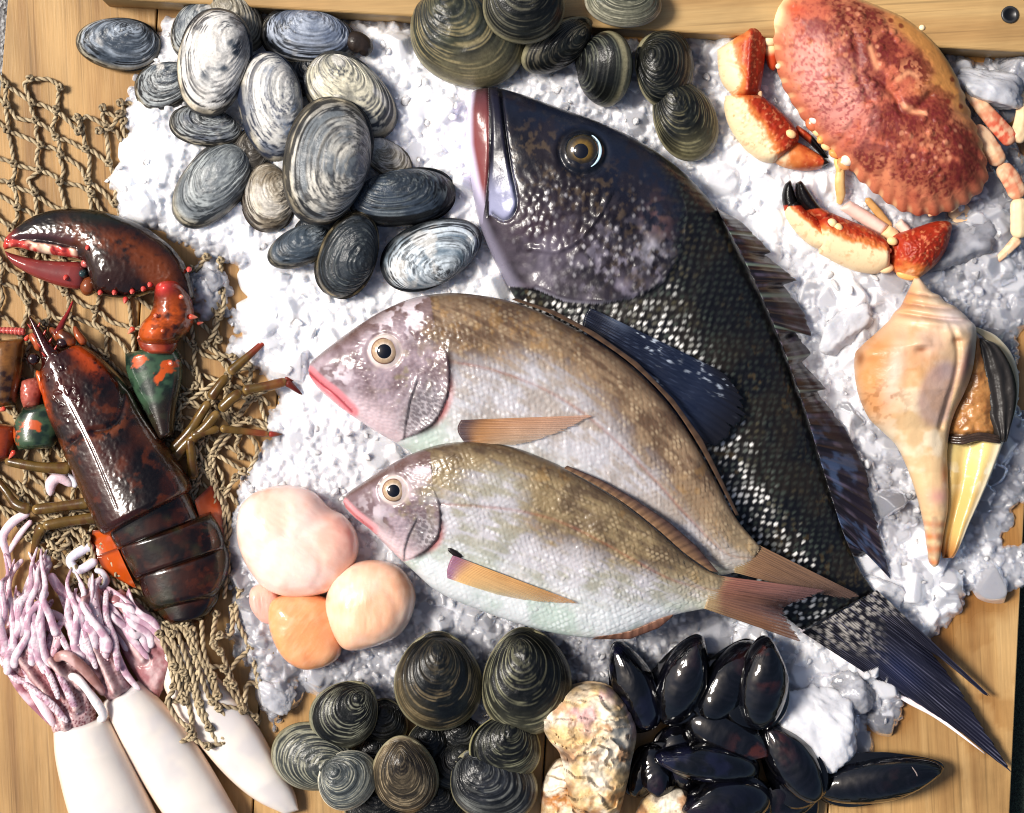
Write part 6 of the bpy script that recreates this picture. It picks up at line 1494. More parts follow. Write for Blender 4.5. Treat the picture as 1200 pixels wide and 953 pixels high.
# left claw arm, mostly outside the picture
lp('arm', [(66, 470), (72, 490), (66, 516), (60, 526)], [(26, 478), (16, 494), (14, 512), (20, 528)], 18, 18, lambda p: (mix(mix(full(p.x, C(28, 42, 34)), C(56, 76, 54), sstep(.35, .65, fbm(p.x, p.y, 9, 13, 4))), C(180, 76, 32), sstep(.4, .6, 1.1 * gauss(p.x, p.y, 40, 498, 14, 8) + gauss(p.x, p.y, 12, 512, 10, 16) + .9 * (fbm(p.x, p.y, 6, 34, 3) - .5))), .25), r0=.2, r1=.2)
lp('carpus', [(28, 396), (26, 424), (22, 450), (18, 476)], [(-14, 400), (-16, 424), (-14, 452), (-8, 478)], 20, 20, lob_paint(C(40, 22, 16), C(96, 58, 28), C(150, 100, 48), .5, seed=22), r0=.15, r1=.15)
lp('mouth_part', [(24, 446), (22, 462), (26, 478)], [(48, 440), (48, 458), (44, 476)], 12, 20, lob_paint(C(80, 20, 20), C(130, 36, 34), C(206, 120, 100), .5, seed=23), n=40, m=30, r0=.3, r1=.3, disp=lambda p: 5 * (fbm(p.x, p.y, 7, 3, 2) - .5))
lp('claw', [(16, 500), (14, 520), (10, 540)], [(-30, 490), (-34, 520), (-30, 545)], 18, 14, lob_paint(C(70, 20, 16), C(130, 44, 30), OR, .3, seed=24), r0=.2, r1=.2)
for a, b_ in (((8, 478, 30), (0, 482, 34)), ((18, 528, 26), (10, 538, 26)), ((30, 400, 28), (34, 392, 28))):
    LOB.part('spine', spike(a, b_, 4.5, C(196, 60, 44), C(230, 110, 84)), M_LOB)
# ----------------------------------------------------------------------------
# crab
# ----------------------------------------------------------------------------
M_CRAB = material('crab_shell', bump=(1.8, .25), bump2=(8, .1), coat=.12, coatr=.25, spec=.22)
CRAB = Thing('crab', 'red and orange rock crab with black tipped claws, top right on the ice', 'crab', 1035, 165, 50)
CREAM, ORG, RED, MAR = C(232, 206, 164), C(206, 122, 62), C(164, 50, 26), C(118, 36, 34)
def cl(name, Ac, Bc, T, base, paint, parent=None, n=70, m=50, disp=None, label=None, **k):
    d = loft(Ac, Bc, n, m, T, base, paint=paint, disp=disp, **k)
    return CRAB.part(name, d.data, M_CRAB, parent=parent, label=label), d
def claw_paint(redf, seed, black=None):
    """redf(x,y): 1 = red top, 0 = cream underside"""
    spk = lambda x, y: sstep(.6, .72, fbm(x, y, 4, seed + 6, 3))
    def f(p):
        x, y = p.x, p.y; n_ = fbm(x, y, 14, seed, 4); n2_ = fbm(x, y, 3.2, seed + 2, 2)
        r = np.clip(redf(x, y) + .45 * (n_ - .5) + .3 * (fbm(x, y, 5, seed + 7, 3) - .5), 0, 1)
        col = mix(full(x, CREAM), C(206, 118, 60), sstep(.2, .5, r)); col = mix(col, C(196, 122, 66), .6 * spk(x, y) * sstep(.0, .3, r + .1)); col = mix(col, RED, sstep(.45, .9, r)); col = mix(col, C(132, 34, 22), .7 * sstep(.75, 1.05, r + .4 * (n2_ - .5)))
        col = mix(col, C(226, 142, 96), .5 * sstep(.62, .75, n2_) * sstep(.5, .8, r))
        rg = .36 + .15 * n2_
        if black is not None:
            b = np.clip(black(x, y), 0, 1); col = mix(col, C(14, 11, 12), sstep(.4, .6, b + .15 * (n2_ - .5))); rg = rg - .18 * b
        return col, rg
    return f
gran = lambda p: 1.3 * (fbm(p.x, p.y, 3.0, 5, 2) - .5) * 2
# walking legs on the right
def cleg(P, r, seed, redf=None, white=0.):
    def pn(p):
        n_ = fbm(p.x, p.y, 6, seed, 4); col = mix(full(p.x, C(226, 190, 152)), C(212, 150, 112), sstep(.3, .75, n_))
        col = mix(col, CREAM, white)
        if redf is not None: col = mix(col, C(186, 74, 52), np.clip(redf(p), 0, 1) * (.35 + .65 * sstep(.3, .65, n_)))
        col = mix(col, C(120, 70, 50), .5 * np.maximum(sstep(.06, 0, p.s), sstep(.95, 1, p.s)))
        return col, .4
    d = tube(P, r, m=22, step=1.4, flat=.75, paint=pn); V, Q, T, K = d.data
    c0 = spl(np.asarray(P, float), 60); ax = c0[np.argmin(((V[:, None, :2] - c0[None, :, :2]) ** 2).sum(-1), 1)]; o_ = V - ax
    V = ax + o_ * (1 + .16 * np.cos(3 * np.arctan2(o_[:, 2], np.hypot(o_[:, 0], o_[:, 1])))[:, None] + .10 * (fbm(V[:, 0], V[:, 1], 5, seed + 9, 2) - .5)[:, None])
    return (V, Q, T, K)
a = CRAB.part('leg', cleg([(1136, 104, 30), (1144, 112, 34), (1166, 138, 36), (1192, 166, 34)], [5, 8, 9, 9.5], 3, lambda p: sstep(.25, .7, p.s)), M_CRAB)
CRAB.part('leg_segment', cleg([(1190, 162, 34), (1200, 150, 32), (1204, 120, 26), (1196, 88, 18)], [10, 8, 6, 3], 4, None, .7), M_CRAB, parent=a)
a = CRAB.part('leg', cleg([(1144, 146, 34), (1154, 156, 38), (1170, 182, 38), (1176, 192, 36)], [6, 8.5, 9.5, 9], 5, lambda p: .3 * sstep(.4, 0, p.s)), M_CRAB)
CRAB.part('leg_segment', cleg([(1174, 192, 36), (1188, 208, 36), (1199, 232, 34)], [9, 10, 9], 6, lambda p: .6 * np.sin(PI * p.s)), M_CRAB, parent=a)
CRAB.part('leg_segment', cleg([(1198, 230, 34), (1199, 252, 32), (1200, 278, 28)], [9, 9.5, 9], 7, None, .85), M_CRAB, parent=a)
CRAB.part('leg_tip', cleg([(1200, 277, 28), (1184, 294, 24), (1170, 308, 20), (1159, 319, 16)], [6, 4.5, 3.2, 1], 8, lambda p: sstep(.5, 1, p.s)), M_CRAB, parent=a)
for P in ([(1118, 250), (1136, 244), (1158, 236)], [(1122, 258), (1142, 254), (1160, 246)]):
    CRAB.part('leg', cleg([(x, y, 18) for x, y in P], [5, 6, 4], 9, None, .5), M_CRAB)
# front walking leg, pale, between shell and claw
cl('leg', [(985, 243), (1010, 258), (1036, 276)], [(1000, 233), (1022, 246), (1046, 262)], 11, 26, lambda p: (mix(full(p.x, C(226, 184, 172)), C(236, 206, 190), fbm(p.x, p.y, 9, 3, 3)), .45), r0=.1, r1=.1)
cl('leg_segment', [(1034, 274), (1042, 281), (1052, 284)], [(1046, 262), (1054, 267), (1060, 276)], 12, 28, lambda p: (full(p.x, C(238, 200, 150)), .4), r0=.2, r1=.2, n=30, m=30)
cl('leg_segment', [(1052, 262), (1060, 272), (1066, 278)], [(1060, 254), (1070, 264), (1074, 272)], 10, 28, lambda p: (full(p.x, C(230, 196, 180)), .4), r0=.2, r1=.2, n=30, m=30)
CRAB.part('mouth_part', tube([(987, 192, 40), (986, 212, 38), (988, 228, 32), (986, 240, 26)], [4.5, 6, 6, 2.5], m=12, flat=.7, paint=lambda p: (mix(full(p.x, C(206, 160, 92)), C(226, 196, 140), fbm(p.x, p.y, 5, 2, 2)), .35)).data, M_CRAB)
CRAB.part('mouth_part', tube([(1018, 230, 30), (1034, 248, 28), (1050, 264, 24)], [4, 5, 3], m=12, flat=.7, paint=lambda p: (mix(full(p.x, C(176, 128, 70)), C(206, 160, 104), fbm(p.x, p.y, 5, 2, 2)), .35)).data, M_CRAB)
# upper claw (left): wrist, palm, finger
uw = lambda x, y: sstep(846, 868, x - .10 * (y - 30)) * .62 + .5 * sstep(872, 884, x + .06 * (y - 30))
w_, _ = cl('wrist', [(842, 56), (843, 78), (848, 96), (862, 112)], [(886, 27), (899, 40), (897, 74), (891, 114)], 26, 36, claw_paint(uw, 31), r0=.14, r1=.1, n=90, m=70,
   disp=lambda p: gran(p) * sstep(872, 880, p.x) + 5 * np.exp(-((p.x - 878 + .08 * (p.y - 60)) / 5) ** 2) - 2 * np.exp(-(pdist(p.x, p.y, [(852, 74), (868, 82), (874, 94)])[0] / 2) ** 2))
CRAB.part('spine', spike((889, 106, 48), (893, 114, 48), 5, C(238, 206, 160)), M_CRAB, parent=w_)
up = lambda x, y: sstep(-2, 26, (x - 862) * .86 - (y - 112) * .52 + 6) * .95
pl, _ = cl('claw', [(852, 110), (850, 124), (856, 146), (872, 170), (892, 186), (908, 190)], [(890, 108), (904, 118), (920, 132), (934, 148), (938, 162), (928, 176)], 27, 34, claw_paint(up, 33), r0=.12, r1=.14, n=90, m=70, disp=gran)
fr = lambda x, y: sstep(912, 945, x) * .8 + .3 * sstep(172, 160, y)
fg, _ = cl('claw_finger', [(906, 186), (920, 194), (940, 198), (960, 197), (972, 192)], [(922, 160), (940, 166), (954, 174), (966, 182), (974, 190)], 19, 32, claw_paint(lambda x, y: .25 + fr(x, y) * .6, 35, black=lambda x, y: sstep(958, 972, x)), parent=pl, r0=.1, r1=.06)
cl('claw_finger', [(932, 150), (950, 164), (968, 182)], [(938, 144), (958, 160), (976, 186)], 10, 28, claw_paint(lambda x, y: .8 + 0 * x, 36, black=lambda x, y: sstep(944, 960, x)), parent=pl, r0=.2, r1=.1, n=40, m=30)
CRAB.part('joint_knob', cat([ball(926, 158, 56, 6.5, 5, 5, 30, col=C(240, 196, 140)), ball(918, 176, 50, 4, 9, 4, 35, col=C(196, 110, 60))]), M_CRAB, parent=pl)
CRAB.part('arm', cat([tube([(903, 46, 36), (906, 60, 34), (909, 80, 30)], [8, 8, 5], m=16, paint=lambda p: (mix(full(p.x, C(240, 214, 160)), C(190, 70, 36), sstep(.25, .5, p.s)), .35)).data, ball(903, 46, 42, 8, 7, 6, col=C(242, 220, 172))]), M_CRAB)
# lower claw: wrist, palm, two black tipped fingers
lw = lambda x, y: .35 + .75 * sstep(322, 296, y + .05 * (x - 1080)) * (.75 + .4 * sstep(1052, 1084, x))
cl('wrist', [(1047, 278), (1046, 294), (1050, 312), (1062, 322)], [(1062, 268), (1092, 260), (1117, 260), (1113, 284)], 8, 8, claw_paint(lw, 41), n=8, m=8) if False else None
w2 = dome([(1047, 277), (1062, 270), (1080, 264), (1100, 258), (1116, 259), (1118, 268), (1113, 288), (1104, 304), (1092, 316), (1076, 326), (1058, 322), (1048, 314), (1045, 296)], (1076, 292), 40, 110, 30, 34, pw=.5, disp=gran, paint=claw_paint(lw, 41), Hb=16)
w2o = CRAB.part('wrist', w2.data, M_CRAB)
CRAB.part('joint_knob', cat([ball(1045, 283, 54, 6.5, 5, 5, 20, col=C(240, 200, 140)), ball(1040, 314, 42, 9, 6, 6, -10, col=C(240, 208, 160)), ball(1041, 294, 52, 4, 3.5, 4, col=C(206, 110, 80)), ball(1066, 322, 40, 14, 6, 6, 10, col=C(230, 170, 100))]), M_CRAB, parent=w2o)
lp2 = lambda x, y: sstep(300, 256, y - .42 * (x - 990) * 1.0) * .0 + sstep(14, -12, (y - 274) - .34 * (x - 980)) * .95
pl2, _ = cl('claw', [(958, 238), (976, 248), (1000, 258), (1024, 268), (1044, 282)], [(962, 296), (984, 308), (1006, 317), (1028, 320), (1045, 314)], 28, 34, claw_paint(lp2, 43), r0=.14, r1=.1, n=90, m=80,
   disp=lambda p: gran(p) * sstep(.2, .6, lp2(p.x, p.y)))
CRAB.part('claw_finger', loft([(921, 246), (918, 230), (921, 216), (927, 210)], [(938, 238), (934, 228), (931, 218), (928, 210)], 40, 30, 11, 36, r0=.1, r1=.3, paint=claw_paint(lambda x, y: .8 + 0 * x, 46, black=lambda x, y: sstep(244, 236, y))).data, M_CRAB, parent=pl2)
cl('claw_finger', [(921, 238), (924, 254), (936, 272), (952, 286), (966, 292)], [(938, 234), (950, 246), (964, 258), (972, 268), (974, 280)], 20, 32, claw_paint(lambda x, y: .95 * sstep(6, -12, (y - 262) - .85 * (x - 945)), 47, black=lambda x, y: sstep(246, 238, y + .1 * (x - 925))), parent=pl2, r0=.06, r1=.1)
cl('claw_finger', [(933, 214), (934, 230), (942, 244), (956, 254), (966, 262)], [(939, 211), (948, 222), (956, 234), (964, 244), (976, 250)], 14, 44, claw_paint(lambda x, y: .9 + 0 * x, 48, black=lambda x, y: sstep(252, 242, y + .15 * (x - 945))), parent=pl2, r0=.1, r1=.1, n=60, m=36)
CRAB.part('joint_knob', cat([ball(974, 262, 58, 6, 5, 5, 30, col=C(244, 214, 160)), ball(981, 267, 58, 6, 4.5, 4.5, 30, col=C(244, 206, 150)), ball(970, 275, 54, 5, 4, 4, col=C(230, 160, 100))]), M_CRAB, parent=pl2)
# shell
OUT = [(905, 24), (910, 8), (922, -8), (946, -18), (975, -16), (1004, -4), (1034, 8), (1060, 20), (1084, 38), (1104, 60), (1120, 86), (1131, 112), (1138, 134), (1146, 152), (1153, 174), (1158, 196), (1157, 214),
       (1148, 226), (1136, 236), (1120, 245), (1104, 250), (1086, 252), (1068, 250), (1050, 243), (1036, 233), (1022, 222), (1010, 212), (998, 200), (986, 190), (976, 178), (962, 166), (950, 150), (938, 134), (928, 118), (918, 100), (912, 82), (909, 62), (906, 44)]
Es = spl(OUT, 420, True)
tt = np.arange(420) / 420.
cw = .5 + .5 * np.cos(2 * PI * tt * 40); nrm = Es - A(1030, 110); nrm /= np.linalg.norm(nrm, axis=1)[:, None]
cwt = sstep(.33, .40, tt) * sstep(1.0, .97, tt) * (1 - .5 * sstep(.72, .8, tt))
Es = Es + nrm * (3.4 * (cw - .5) * cwt)[:, None]
lobes = [(1060, 88, 34, 26), (1092, 152, 40, 40), (1040, 160, 36, 32), (1000, 60, 34, 40), (960, 60, 24, 34), (1076, 205, 40, 26), (1006, 130, 26, 26), (1112, 196, 24, 26), (960, 120, 24, 24)]
def sh_disp(p):
    x, y = p.x, p.y; d = 0
    for cx, cy, rx, ry_ in lobes: d = d + 6 * gauss(x, y, cx, cy, rx, ry_)
    d = d - 5 * np.exp(-(pdist(x, y, [(1010, 92), (1024, 100), (1040, 116), (1050, 138), (1066, 134), (1082, 118)])[0] / 5) ** 2) - 3 * np.exp(-(pdist(x, y, [(986, 20), (996, 60), (1000, 96), (1010, 124)])[0] / 6) ** 2)
    d = d - 3.5 * np.exp(-(pdist(x, y, [(1030, 168), (1060, 176), (1100, 176), (1140, 180)])[0] / 8) ** 2)
    d = d + .8 * (fbm(x, y, 3.4, 7, 2) - .5) + 2.2 * sstep(.34, .12, worley(x, y, 17, 5)[0]) * sstep(.4, .6, fbm(x, y, 40, 6, 2)) + 5 * (fbm(x, y, 40, 9, 3) - .5)
    e_ = sstep(.88, .99, p.r) * ((y > .62 * (x - 910) + 30))
    return d + e_ * 1.2 * np.cos(p.a * 40)
def sh_paint(p):
    x, y = p.x, p.y; n_ = fbm(x, y, 34, 17, 4); n2_ = fbm(x, y, 9, 19, 3); fine = fbm(x, y, 2.6, 23, 2)
    col = mix(full(x, C(190, 116, 84)), C(178, 92, 68), sstep(.4, .65, n_))
    # big maroon patches
    m_ = 0
    for cx, cy, rx, ry_, an in ((1066, 84, 26, 20, 30), (1032, 62, 16, 22, 0), (1000, 24, 40, 22, 10), (960, 42, 28, 16, 10), (1000, 60, 20, 34, -10), (1080, 140, 40, 30, 10), (1104, 168, 40, 30, 20), (1040, 150, 30, 26, 0), (1010, 106, 22, 22, 0),
                                (1064, 200, 40, 26, 20), (1020, 190, 26, 20, 30), (1096, 212, 34, 22, -10), (1090, 120, 26, 16, 30), (985, 84, 16, 20, 0), (1132, 196, 18, 30, -10)):
        m_ = np.maximum(m_, gauss(x, y, cx, cy, rx * 1.15, ry_ * 1.15, an))
    m_ = sstep(.42, .72, m_ + .7 * (n2_ - .5) + .2 * (n_ - .5))
    col = mix(col, C(108, 44, 34), m_ * (.55 + .45 * sstep(.4, .6, fine)))
    col = mix(col, C(98, 28, 28), .5 * m_ * sstep(.5, .7, n_))
    # yellow back edge
    ye = np.clip(sstep(0, 1, gauss(x, y, 1108, 100, 20, 60, -32) + .9 * gauss(x, y, 1066, 40, 40, 14, 35) + .5 * gauss(x, y, 1080, 108, 22, 12, -20)), 0, 1)
    col = mix(col, C(212, 148, 78), .85 * ye * (1 - .7 * m_))
    # pink front
    pk = np.clip(gauss(x, y, 960, 100, 44, 34, 40) + .8 * gauss(x, y, 985, 140, 34, 22, 40) + .6 * gauss(x, y, 940, 60, 24, 26), 0, 1)
    col = mix(col, C(208, 146, 138), .65 * pk * sstep(.25, .6, n2_ + .1))
    col = mix(col, C(150, 56, 66), .45 * pk * sstep(.52, .66, fine) )
    col = mix(col, C(122, 40, 44), .4 * sstep(.54, .7, fine) * (1 - ye))
    # pale tubercles
    for (cx, cy) in ((982, 38), (981, 46), (980, 53), (982, 60), (984, 72), (990, 78), (993, 84), (1020, 62), (1022, 72), (1023, 82), (1050, 128), (1060, 132), (1070, 137), (1076, 139), (1072, 174), (1084, 176), (1092, 180), (1102, 183), (1060, 166), (1048, 162), (1046, 176), (1112, 158), (1100, 172), (1088, 190), (1104, 190), (1118, 176), (1000, 22), (1004, 14), (990, 16), (1028, 190), (1062, 188)):
        col = mix(col, C(206, 136, 104), .7 * sstep(1, .4, np.hypot(x - cx, y - cy) / 3.6 + .6 * (n2_ - .5)))
    wv = np.exp(-(pdist(x, y, [(1048, 90), (1058, 84), (1070, 88), (1076, 98), (1068, 108)])[0] / 9) ** 2)
    col = mix(col, C(216, 140, 100), .7 * wv * sstep(.45, .6, fbm(x, y, 4.5, 28, 2)))
    for L_ in ([(1012, 62), (1016, 76), (1020, 86)], [(1052, 131), (1062, 136), (1074, 139)], [(1044, 100), (1056, 92), (1066, 96)]):
        col = mix(col, C(232, 160, 118), .75 * np.exp(-(pdist(x, y, L_)[0] / 3.2) ** 2))
    for cx, cy in ((1121, 128), (1104, 124), (1040, 28), (1052, 34), (1112, 96)): col = mix(col, C(110, 34, 26), .85 * sstep(1, .5, np.hypot(x - cx, y - cy) / 4.5))
    ed = sstep(.90, .99, p.r); back = (y < .62 * (x - 910) + 30)
    col = mix(col, C(206, 178, 120), .75 * ed * back); col = mix(col, C(190, 108, 78), .8 * sstep(.86, .97, p.r) * (1 - back))
    col = mix(col, C(234, 190, 140), .7 * sstep(.93, 1, p.r) * (1 - back) * sstep(.3, .9, np.cos(p.a * 40 + PI)))
    col = mix(col, C(244, 226, 176), .9 * gauss(x, y, 909, 14, 9, 26, 15))
    col = mix(col, C(196, 70, 36), .7 * gauss(x, y, 926, 12, 14, 8, 30))
    return col, .42 + .16 * fine
shell = dome(Es, (1030, 112), 150, 420, 46, 44, pw=.55, q=2.5, disp=sh_disp, paint=sh_paint, Hb=24, lin_=True)
so_ = CRAB.part('shell', shell.data, M_CRAB)
CRAB.part('eye', cat([ball(992, 188, 56, 7.5, 7.5, 7, col=C(244, 224, 200), rough=.12), ball(989, 192, 50, 9, 7, 7, 40, col=C(226, 150, 90), rough=.3)]), M_EYE)
CRAB.part('eye', cat([ball(954, 140, 58, 7, 7, 6.5, col=C(246, 236, 220), rough=.12), ball(951, 146, 52, 7, 9, 7, -30, col=C(206, 110, 70), rough=.3)]), M_EYE)
CRAB.part('mouth_part', cat([ball(956, 154, 50, 4, 7, 5, -30, col=C(240, 206, 150)), ball(962, 164, 50, 5, 5, 5, col=C(232, 160, 90)), ball(968, 172, 48, 6, 4, 4, 30, col=C(240, 196, 140)), ball(978, 180, 48, 7, 5, 5, 30, col=C(226, 150, 84)),
                             tube([(980, 184, 44), (984, 196, 42), (986, 204, 38)], [3, 4, 2], paint=lambda p: full(p.x, C(236, 190, 120))).data]), M_CRAB)
for x, y in ((1079, 33), (911, 78)): CRAB.part('spine', ball(x + 1, y, 52, 3.5, 3.5, 3, col=C(242, 220, 180)), M_CRAB, parent=so_)
CRAB.part('shell_edge', cat([spike((1112, 246, 46), (1126, 240, 44), 6, C(240, 200, 150)), spike((1088, 250, 44), (1100, 250, 42), 5, C(238, 196, 150))]), M_CRAB, parent=so_)

# ----------------------------------------------------------------------------
# whelk
# ----------------------------------------------------------------------------
M_WHELK = material('whelk_shell', bump=(2.4, .2), bump2=(10, .1), coat=.2, coatr=.25)
M_WFLESH = material('whelk_flesh', bump=(3, .3), coat=.4, coatr=.2, sss=.25, sssr=(1, .5, .25), sssc=.003)
M_OPER = material('horn_lid', bump=(2.2, .35), bump2=(9, .2), coat=.15, coatr=.3)
WH = Thing('whelk', 'knobbly cream and orange whelk with its dark lid showing, below the crab', 'whelk', 1090, 490, 60)
# aperture lip behind everything on the right
WH.part('outer_lip', sheet([(1138, 382), (1150, 392), (1170, 408), (1184, 432), (1190, 470), (1184, 516)], [(1150, 384), (1172, 394), (1192, 416), (1201, 445), (1198, 480), (1184, 520)], 70, 14, [56, 50, 44, 40, 38, 36], [50, 42, 34, 30, 28, 30], 2.0,
        paint=lambda p: (mix(mix(full(p.x, C(176, 160, 128)), C(120, 106, 78), sstep(.3, .7, p.u)), C(206, 198, 176), sstep(.6, 1, p.v)), .4), linB=False).data, M_WHELK)
can = loft([(1112, 518), (1111, 545), (1112, 580), (1109, 612), (1107, 640), (1110, 656)], [(1182, 514), (1168, 550), (1153, 586), (1140, 615), (1130, 640), (1122, 656)], 120, 60, lambda s: 16 + 0 * s, lambda s: np.interp(s, [0, .3, 1], [40, 42, 34]), r0=.02, r1=.1,
    disp=lambda p: -13 * np.exp(-((p.c - .25) / .45) ** 2) + 4 * np.exp(-((p.c + .92) / .15) ** 2) + 2 * (fbm(p.x, p.y, 18, 3, 2) - .5),
    paint=lambda p: (mix(mix(mix(full(p.x, C(206, 170, 104)), C(228, 202, 132), sstep(.5, 0, p.s)), C(236, 222, 190), np.clip(sstep(-.45, -.9, p.c) + .9 * sstep(.52, .62, fbm(p.x, p.y, 14, 8, 3)) * gauss(p.x, p.y, 1140, 556, 28, 14), 0, 1)), C(150, 84, 36), .8 * sstep(.75, 1, p.s)), .2))
WH.part('canal_lip', can.data, M_WHELK, label='yellow inside of the shell mouth')
ft = loft([(1140, 386), (1136, 410), (1126, 450), (1114, 490), (1111, 519)], [(1150, 392), (1160, 420), (1170, 455), (1176, 490), (1176, 517)], 100, 60, lambda s: 22 + 4 * np.sin(PI * s), lambda s: 38 + 0 * s, r0=.08, r1=.05,
    disp=lambda p: 3 * (fbm(p.x, p.y, 9, 3, 3) - .5) * 2 - 3 * np.exp(-((p.s - .93) / .02) ** 2),
    paint=lambda p: (mix(mix(mix(full(p.x, C(176, 124, 72)), C(146, 96, 52), sstep(.4, .65, fbm(p.x, p.y, 13, 5, 4))), C(60, 40, 28), .85 * sstep(.14, .0, p.s)), C(58, 44, 36), .9 * sstep(.9, .94, p.s + .01 * np.sin(p.x * .5))), .3))
WH.part('foot', ft.data, M_WFLESH)
op = loft([(1145, 396), (1147, 420), (1151, 455), (1158, 490), (1170, 518)], [(1152, 396), (1172, 406), (1189, 436), (1193, 470), (1182, 518)], 100, 50, lambda s: 10 + 0 * s, lambda s: 54 - 4 * s, r0=.1, r1=.08, disp=lambda p: 1.2 * np.sin(9 * p.c + 4 * fbm(p.x, p.y, 30, 3, 2)) + 1.5 * (fbm(p.x, p.y, 12, 6, 3) - .5),
    paint=lambda p: (mix(mix(full(p.x, C(30, 28, 27)), C(52, 48, 46), fbm(p.x, p.y * .4, 7, 3, 3)), C(14, 13, 13), .8 * sstep(.7, 1, np.abs(p.c))), .38))
WH.part('operculum', op.data, M_OPER, label='dark horny lid')
for k in range(3):
    y0 = 511 + 3.0 * k
    WH.part('foot_fold', tube([(1113, y0 + 1, 52), (1128, y0 + 2, 58), (1146, y0 - 2, 61), (1164, y0, 60), (1174, y0 + 2, 56)], [1.6, 2.6, 2.2, 2.6, 1.4], m=8, step=1.5, paint=lambda p: (mix(full(p.x, C(40, 30, 26)), C(74, 58, 48), fbm(p.x, p.y, 5, k, 2)), .15)).data, M_WFLESH)
wA = [(1074, 325), (1069, 336), (1063, 348), (1058, 358), (1050, 366), (1043, 376), (1028, 390), (1010, 406), (1003, 416), (1003, 438), (1008, 464), (1020, 490), (1036, 506), (1052, 522), (1063, 543), (1072, 566), (1080, 592), (1087, 622), (1090, 645), (1093, 660), (1098, 666)]
wB = [(1080, 325), (1087, 334), (1094, 342), (1103, 346), (1110, 354), (1122, 360), (1134, 372), (1144, 385), (1143, 412), (1139, 438), (1130, 462), (1120, 484), (1114, 506), (1112, 530), (1113, 556), (1114, 580), (1113, 602), (1109, 626), (1106, 648), (1104, 660), (1100, 666)]
def wd(p):
    x, y = p.x, p.y; d = 0
    # whorl sutures run a little downhill to the right
    for yc, dep in ((345, 3), (358, 4), (371, 5.5)):
        q = y - yc - .10 * (x - 1080) + 2 * np.sin(x * .05); d = d - dep * np.exp(-(q / 2.6) ** 2) + dep * .8 * np.exp(-((q - 7) / 5) ** 2)
    for cx, cy, r, a_ in ((1070, 406, 9, 6), (1010, 420, 10, 5), (1114, 396, 8, 5), (1042, 402, 10, 3), (1092, 384, 10, 3)): d = d + a_ * gauss(x, y, cx, cy - 4, r * 1.3, r) - a_ * .7 * gauss(x, y, cx + 2, cy + 5, r, r * .6)
    lip, _, ls = pdist(x, y, [(1102, 372), (1112, 392), (1116, 420), (1112, 448), (1106, 472), (1100, 500)])
    d = d + np.where(ls < 0, 1, -1) * 0 - 5 * np.exp(-((lip) / 4) ** 2) * sstep(375, 395, y)
    d = d + 8 * gauss(x, y, 1126, 420, 12, 40, 12)
    d = d + 3 * (fbm(x, y, 24, 5, 3) - .5) + .8 * (fbm(x * .5, y * .1, 4, 2, 2) - .5)
    return d
def wp(p):
    x, y = p.x, p.y; n_ = fbm(x, y, 26, 7, 4); n2_ = fbm(x, y, 8, 9, 3)
    col = mix(full(x, C(206, 174, 132)), C(224, 204, 174), sstep(.4, .6, n_))
    og = np.clip(gauss(x, y, 1024, 420, 36, 46, 20) + .9 * gauss(x, y, 1062, 350, 22, 26, 20) + .6 * gauss(x, y, 1075, 420, 26, 26) + .7 * gauss(x, y, 1024, 476, 26, 20, 40), 0, 1)
    col = mix(col, C(190, 120, 56), .9 * og * sstep(.28, .55, .6 * n_ + .4 * n2_ + .08))
    col = mix(col, C(232, 196, 186), .6 * gauss(x, y, 1042, 436, 10, 34, 10) + .4 * gauss(x, y, 1086, 400, 20, 20))
    pu = np.clip(sstep(.3, .7, gauss(x, y, 1096, 462, 26, 38, 14) * 1.4) * sstep(410, 430, y) * (x < 1114 - .10 * (y - 440)), 0, 1)
    col = mix(col, C(164, 128, 122), .8 * pu * (.55 + .6 * n_)); col = mix(col, C(128, 118, 128), .5 * gauss(x, y, 1102, 432, 10, 14) )
    p2 = gauss(x, y, 1126, 426, 9, 30, 14); col = mix(col, C(132, 86, 88), .85 * p2)
    for yc in (345, 358, 371):
        q = y - yc - .10 * (x - 1080) + 2 * np.sin(x * .05); col = mix(col, C(150, 104, 84), .55 * np.exp(-(q / 2.2) ** 2) * sstep(.3, .6, n2_ + .004 * (x - 1075)))
    col = mix(col, C(236, 222, 222), .7 * gauss(x, y, 1114, 374, 24, 12, 20))
    col = mix(col, C(134, 84, 44), .6 * sstep(.58, .7, n2_) * gauss(x, y, 1030, 470, 30, 26)); col = mix(col, C(120, 70, 40), .8 * gauss(x, y, 1006, 420, 4, 10))
    for cx, cy in ((1072, 411), (1116, 399)): col = mix(col, C(140, 84, 50), .75 * gauss(x, y, cx, cy, 6, 3))
    col = mix(col, C(170, 92, 50), .8 * gauss(x, y, 1108, 556, 6, 16)); col = mix(col, C(190, 130, 128), .7 * gauss(x, y, 1100, 582, 14, 10))
    col = mix(col, C(196, 110, 62), .85 * sstep(595, 622, y) * (.5 + .5 * np.sin(y * .42 + .5 * n_ * 6))); col = mix(col, C(150, 120, 96), .6 * sstep(584, 606, y) * sstep(.3, .7, n2_))
    return col, .34 + .12 * n2_
wb = loft(wA, wB, 330, 130, lambda s: np.interp(s, [0, .06, .16, .28, .42, .55, .7, 1], [6, 20, 34, 50, 46, 30, 20, 14]), lambda s: np.interp(s, [0, .3, .6, 1], [46, 52, 48, 40]), pw=.8, bot=.6, r0=.01, r1=.02, disp=wd, paint=wp)
WH.part('shell', wb.data, M_WHELK)
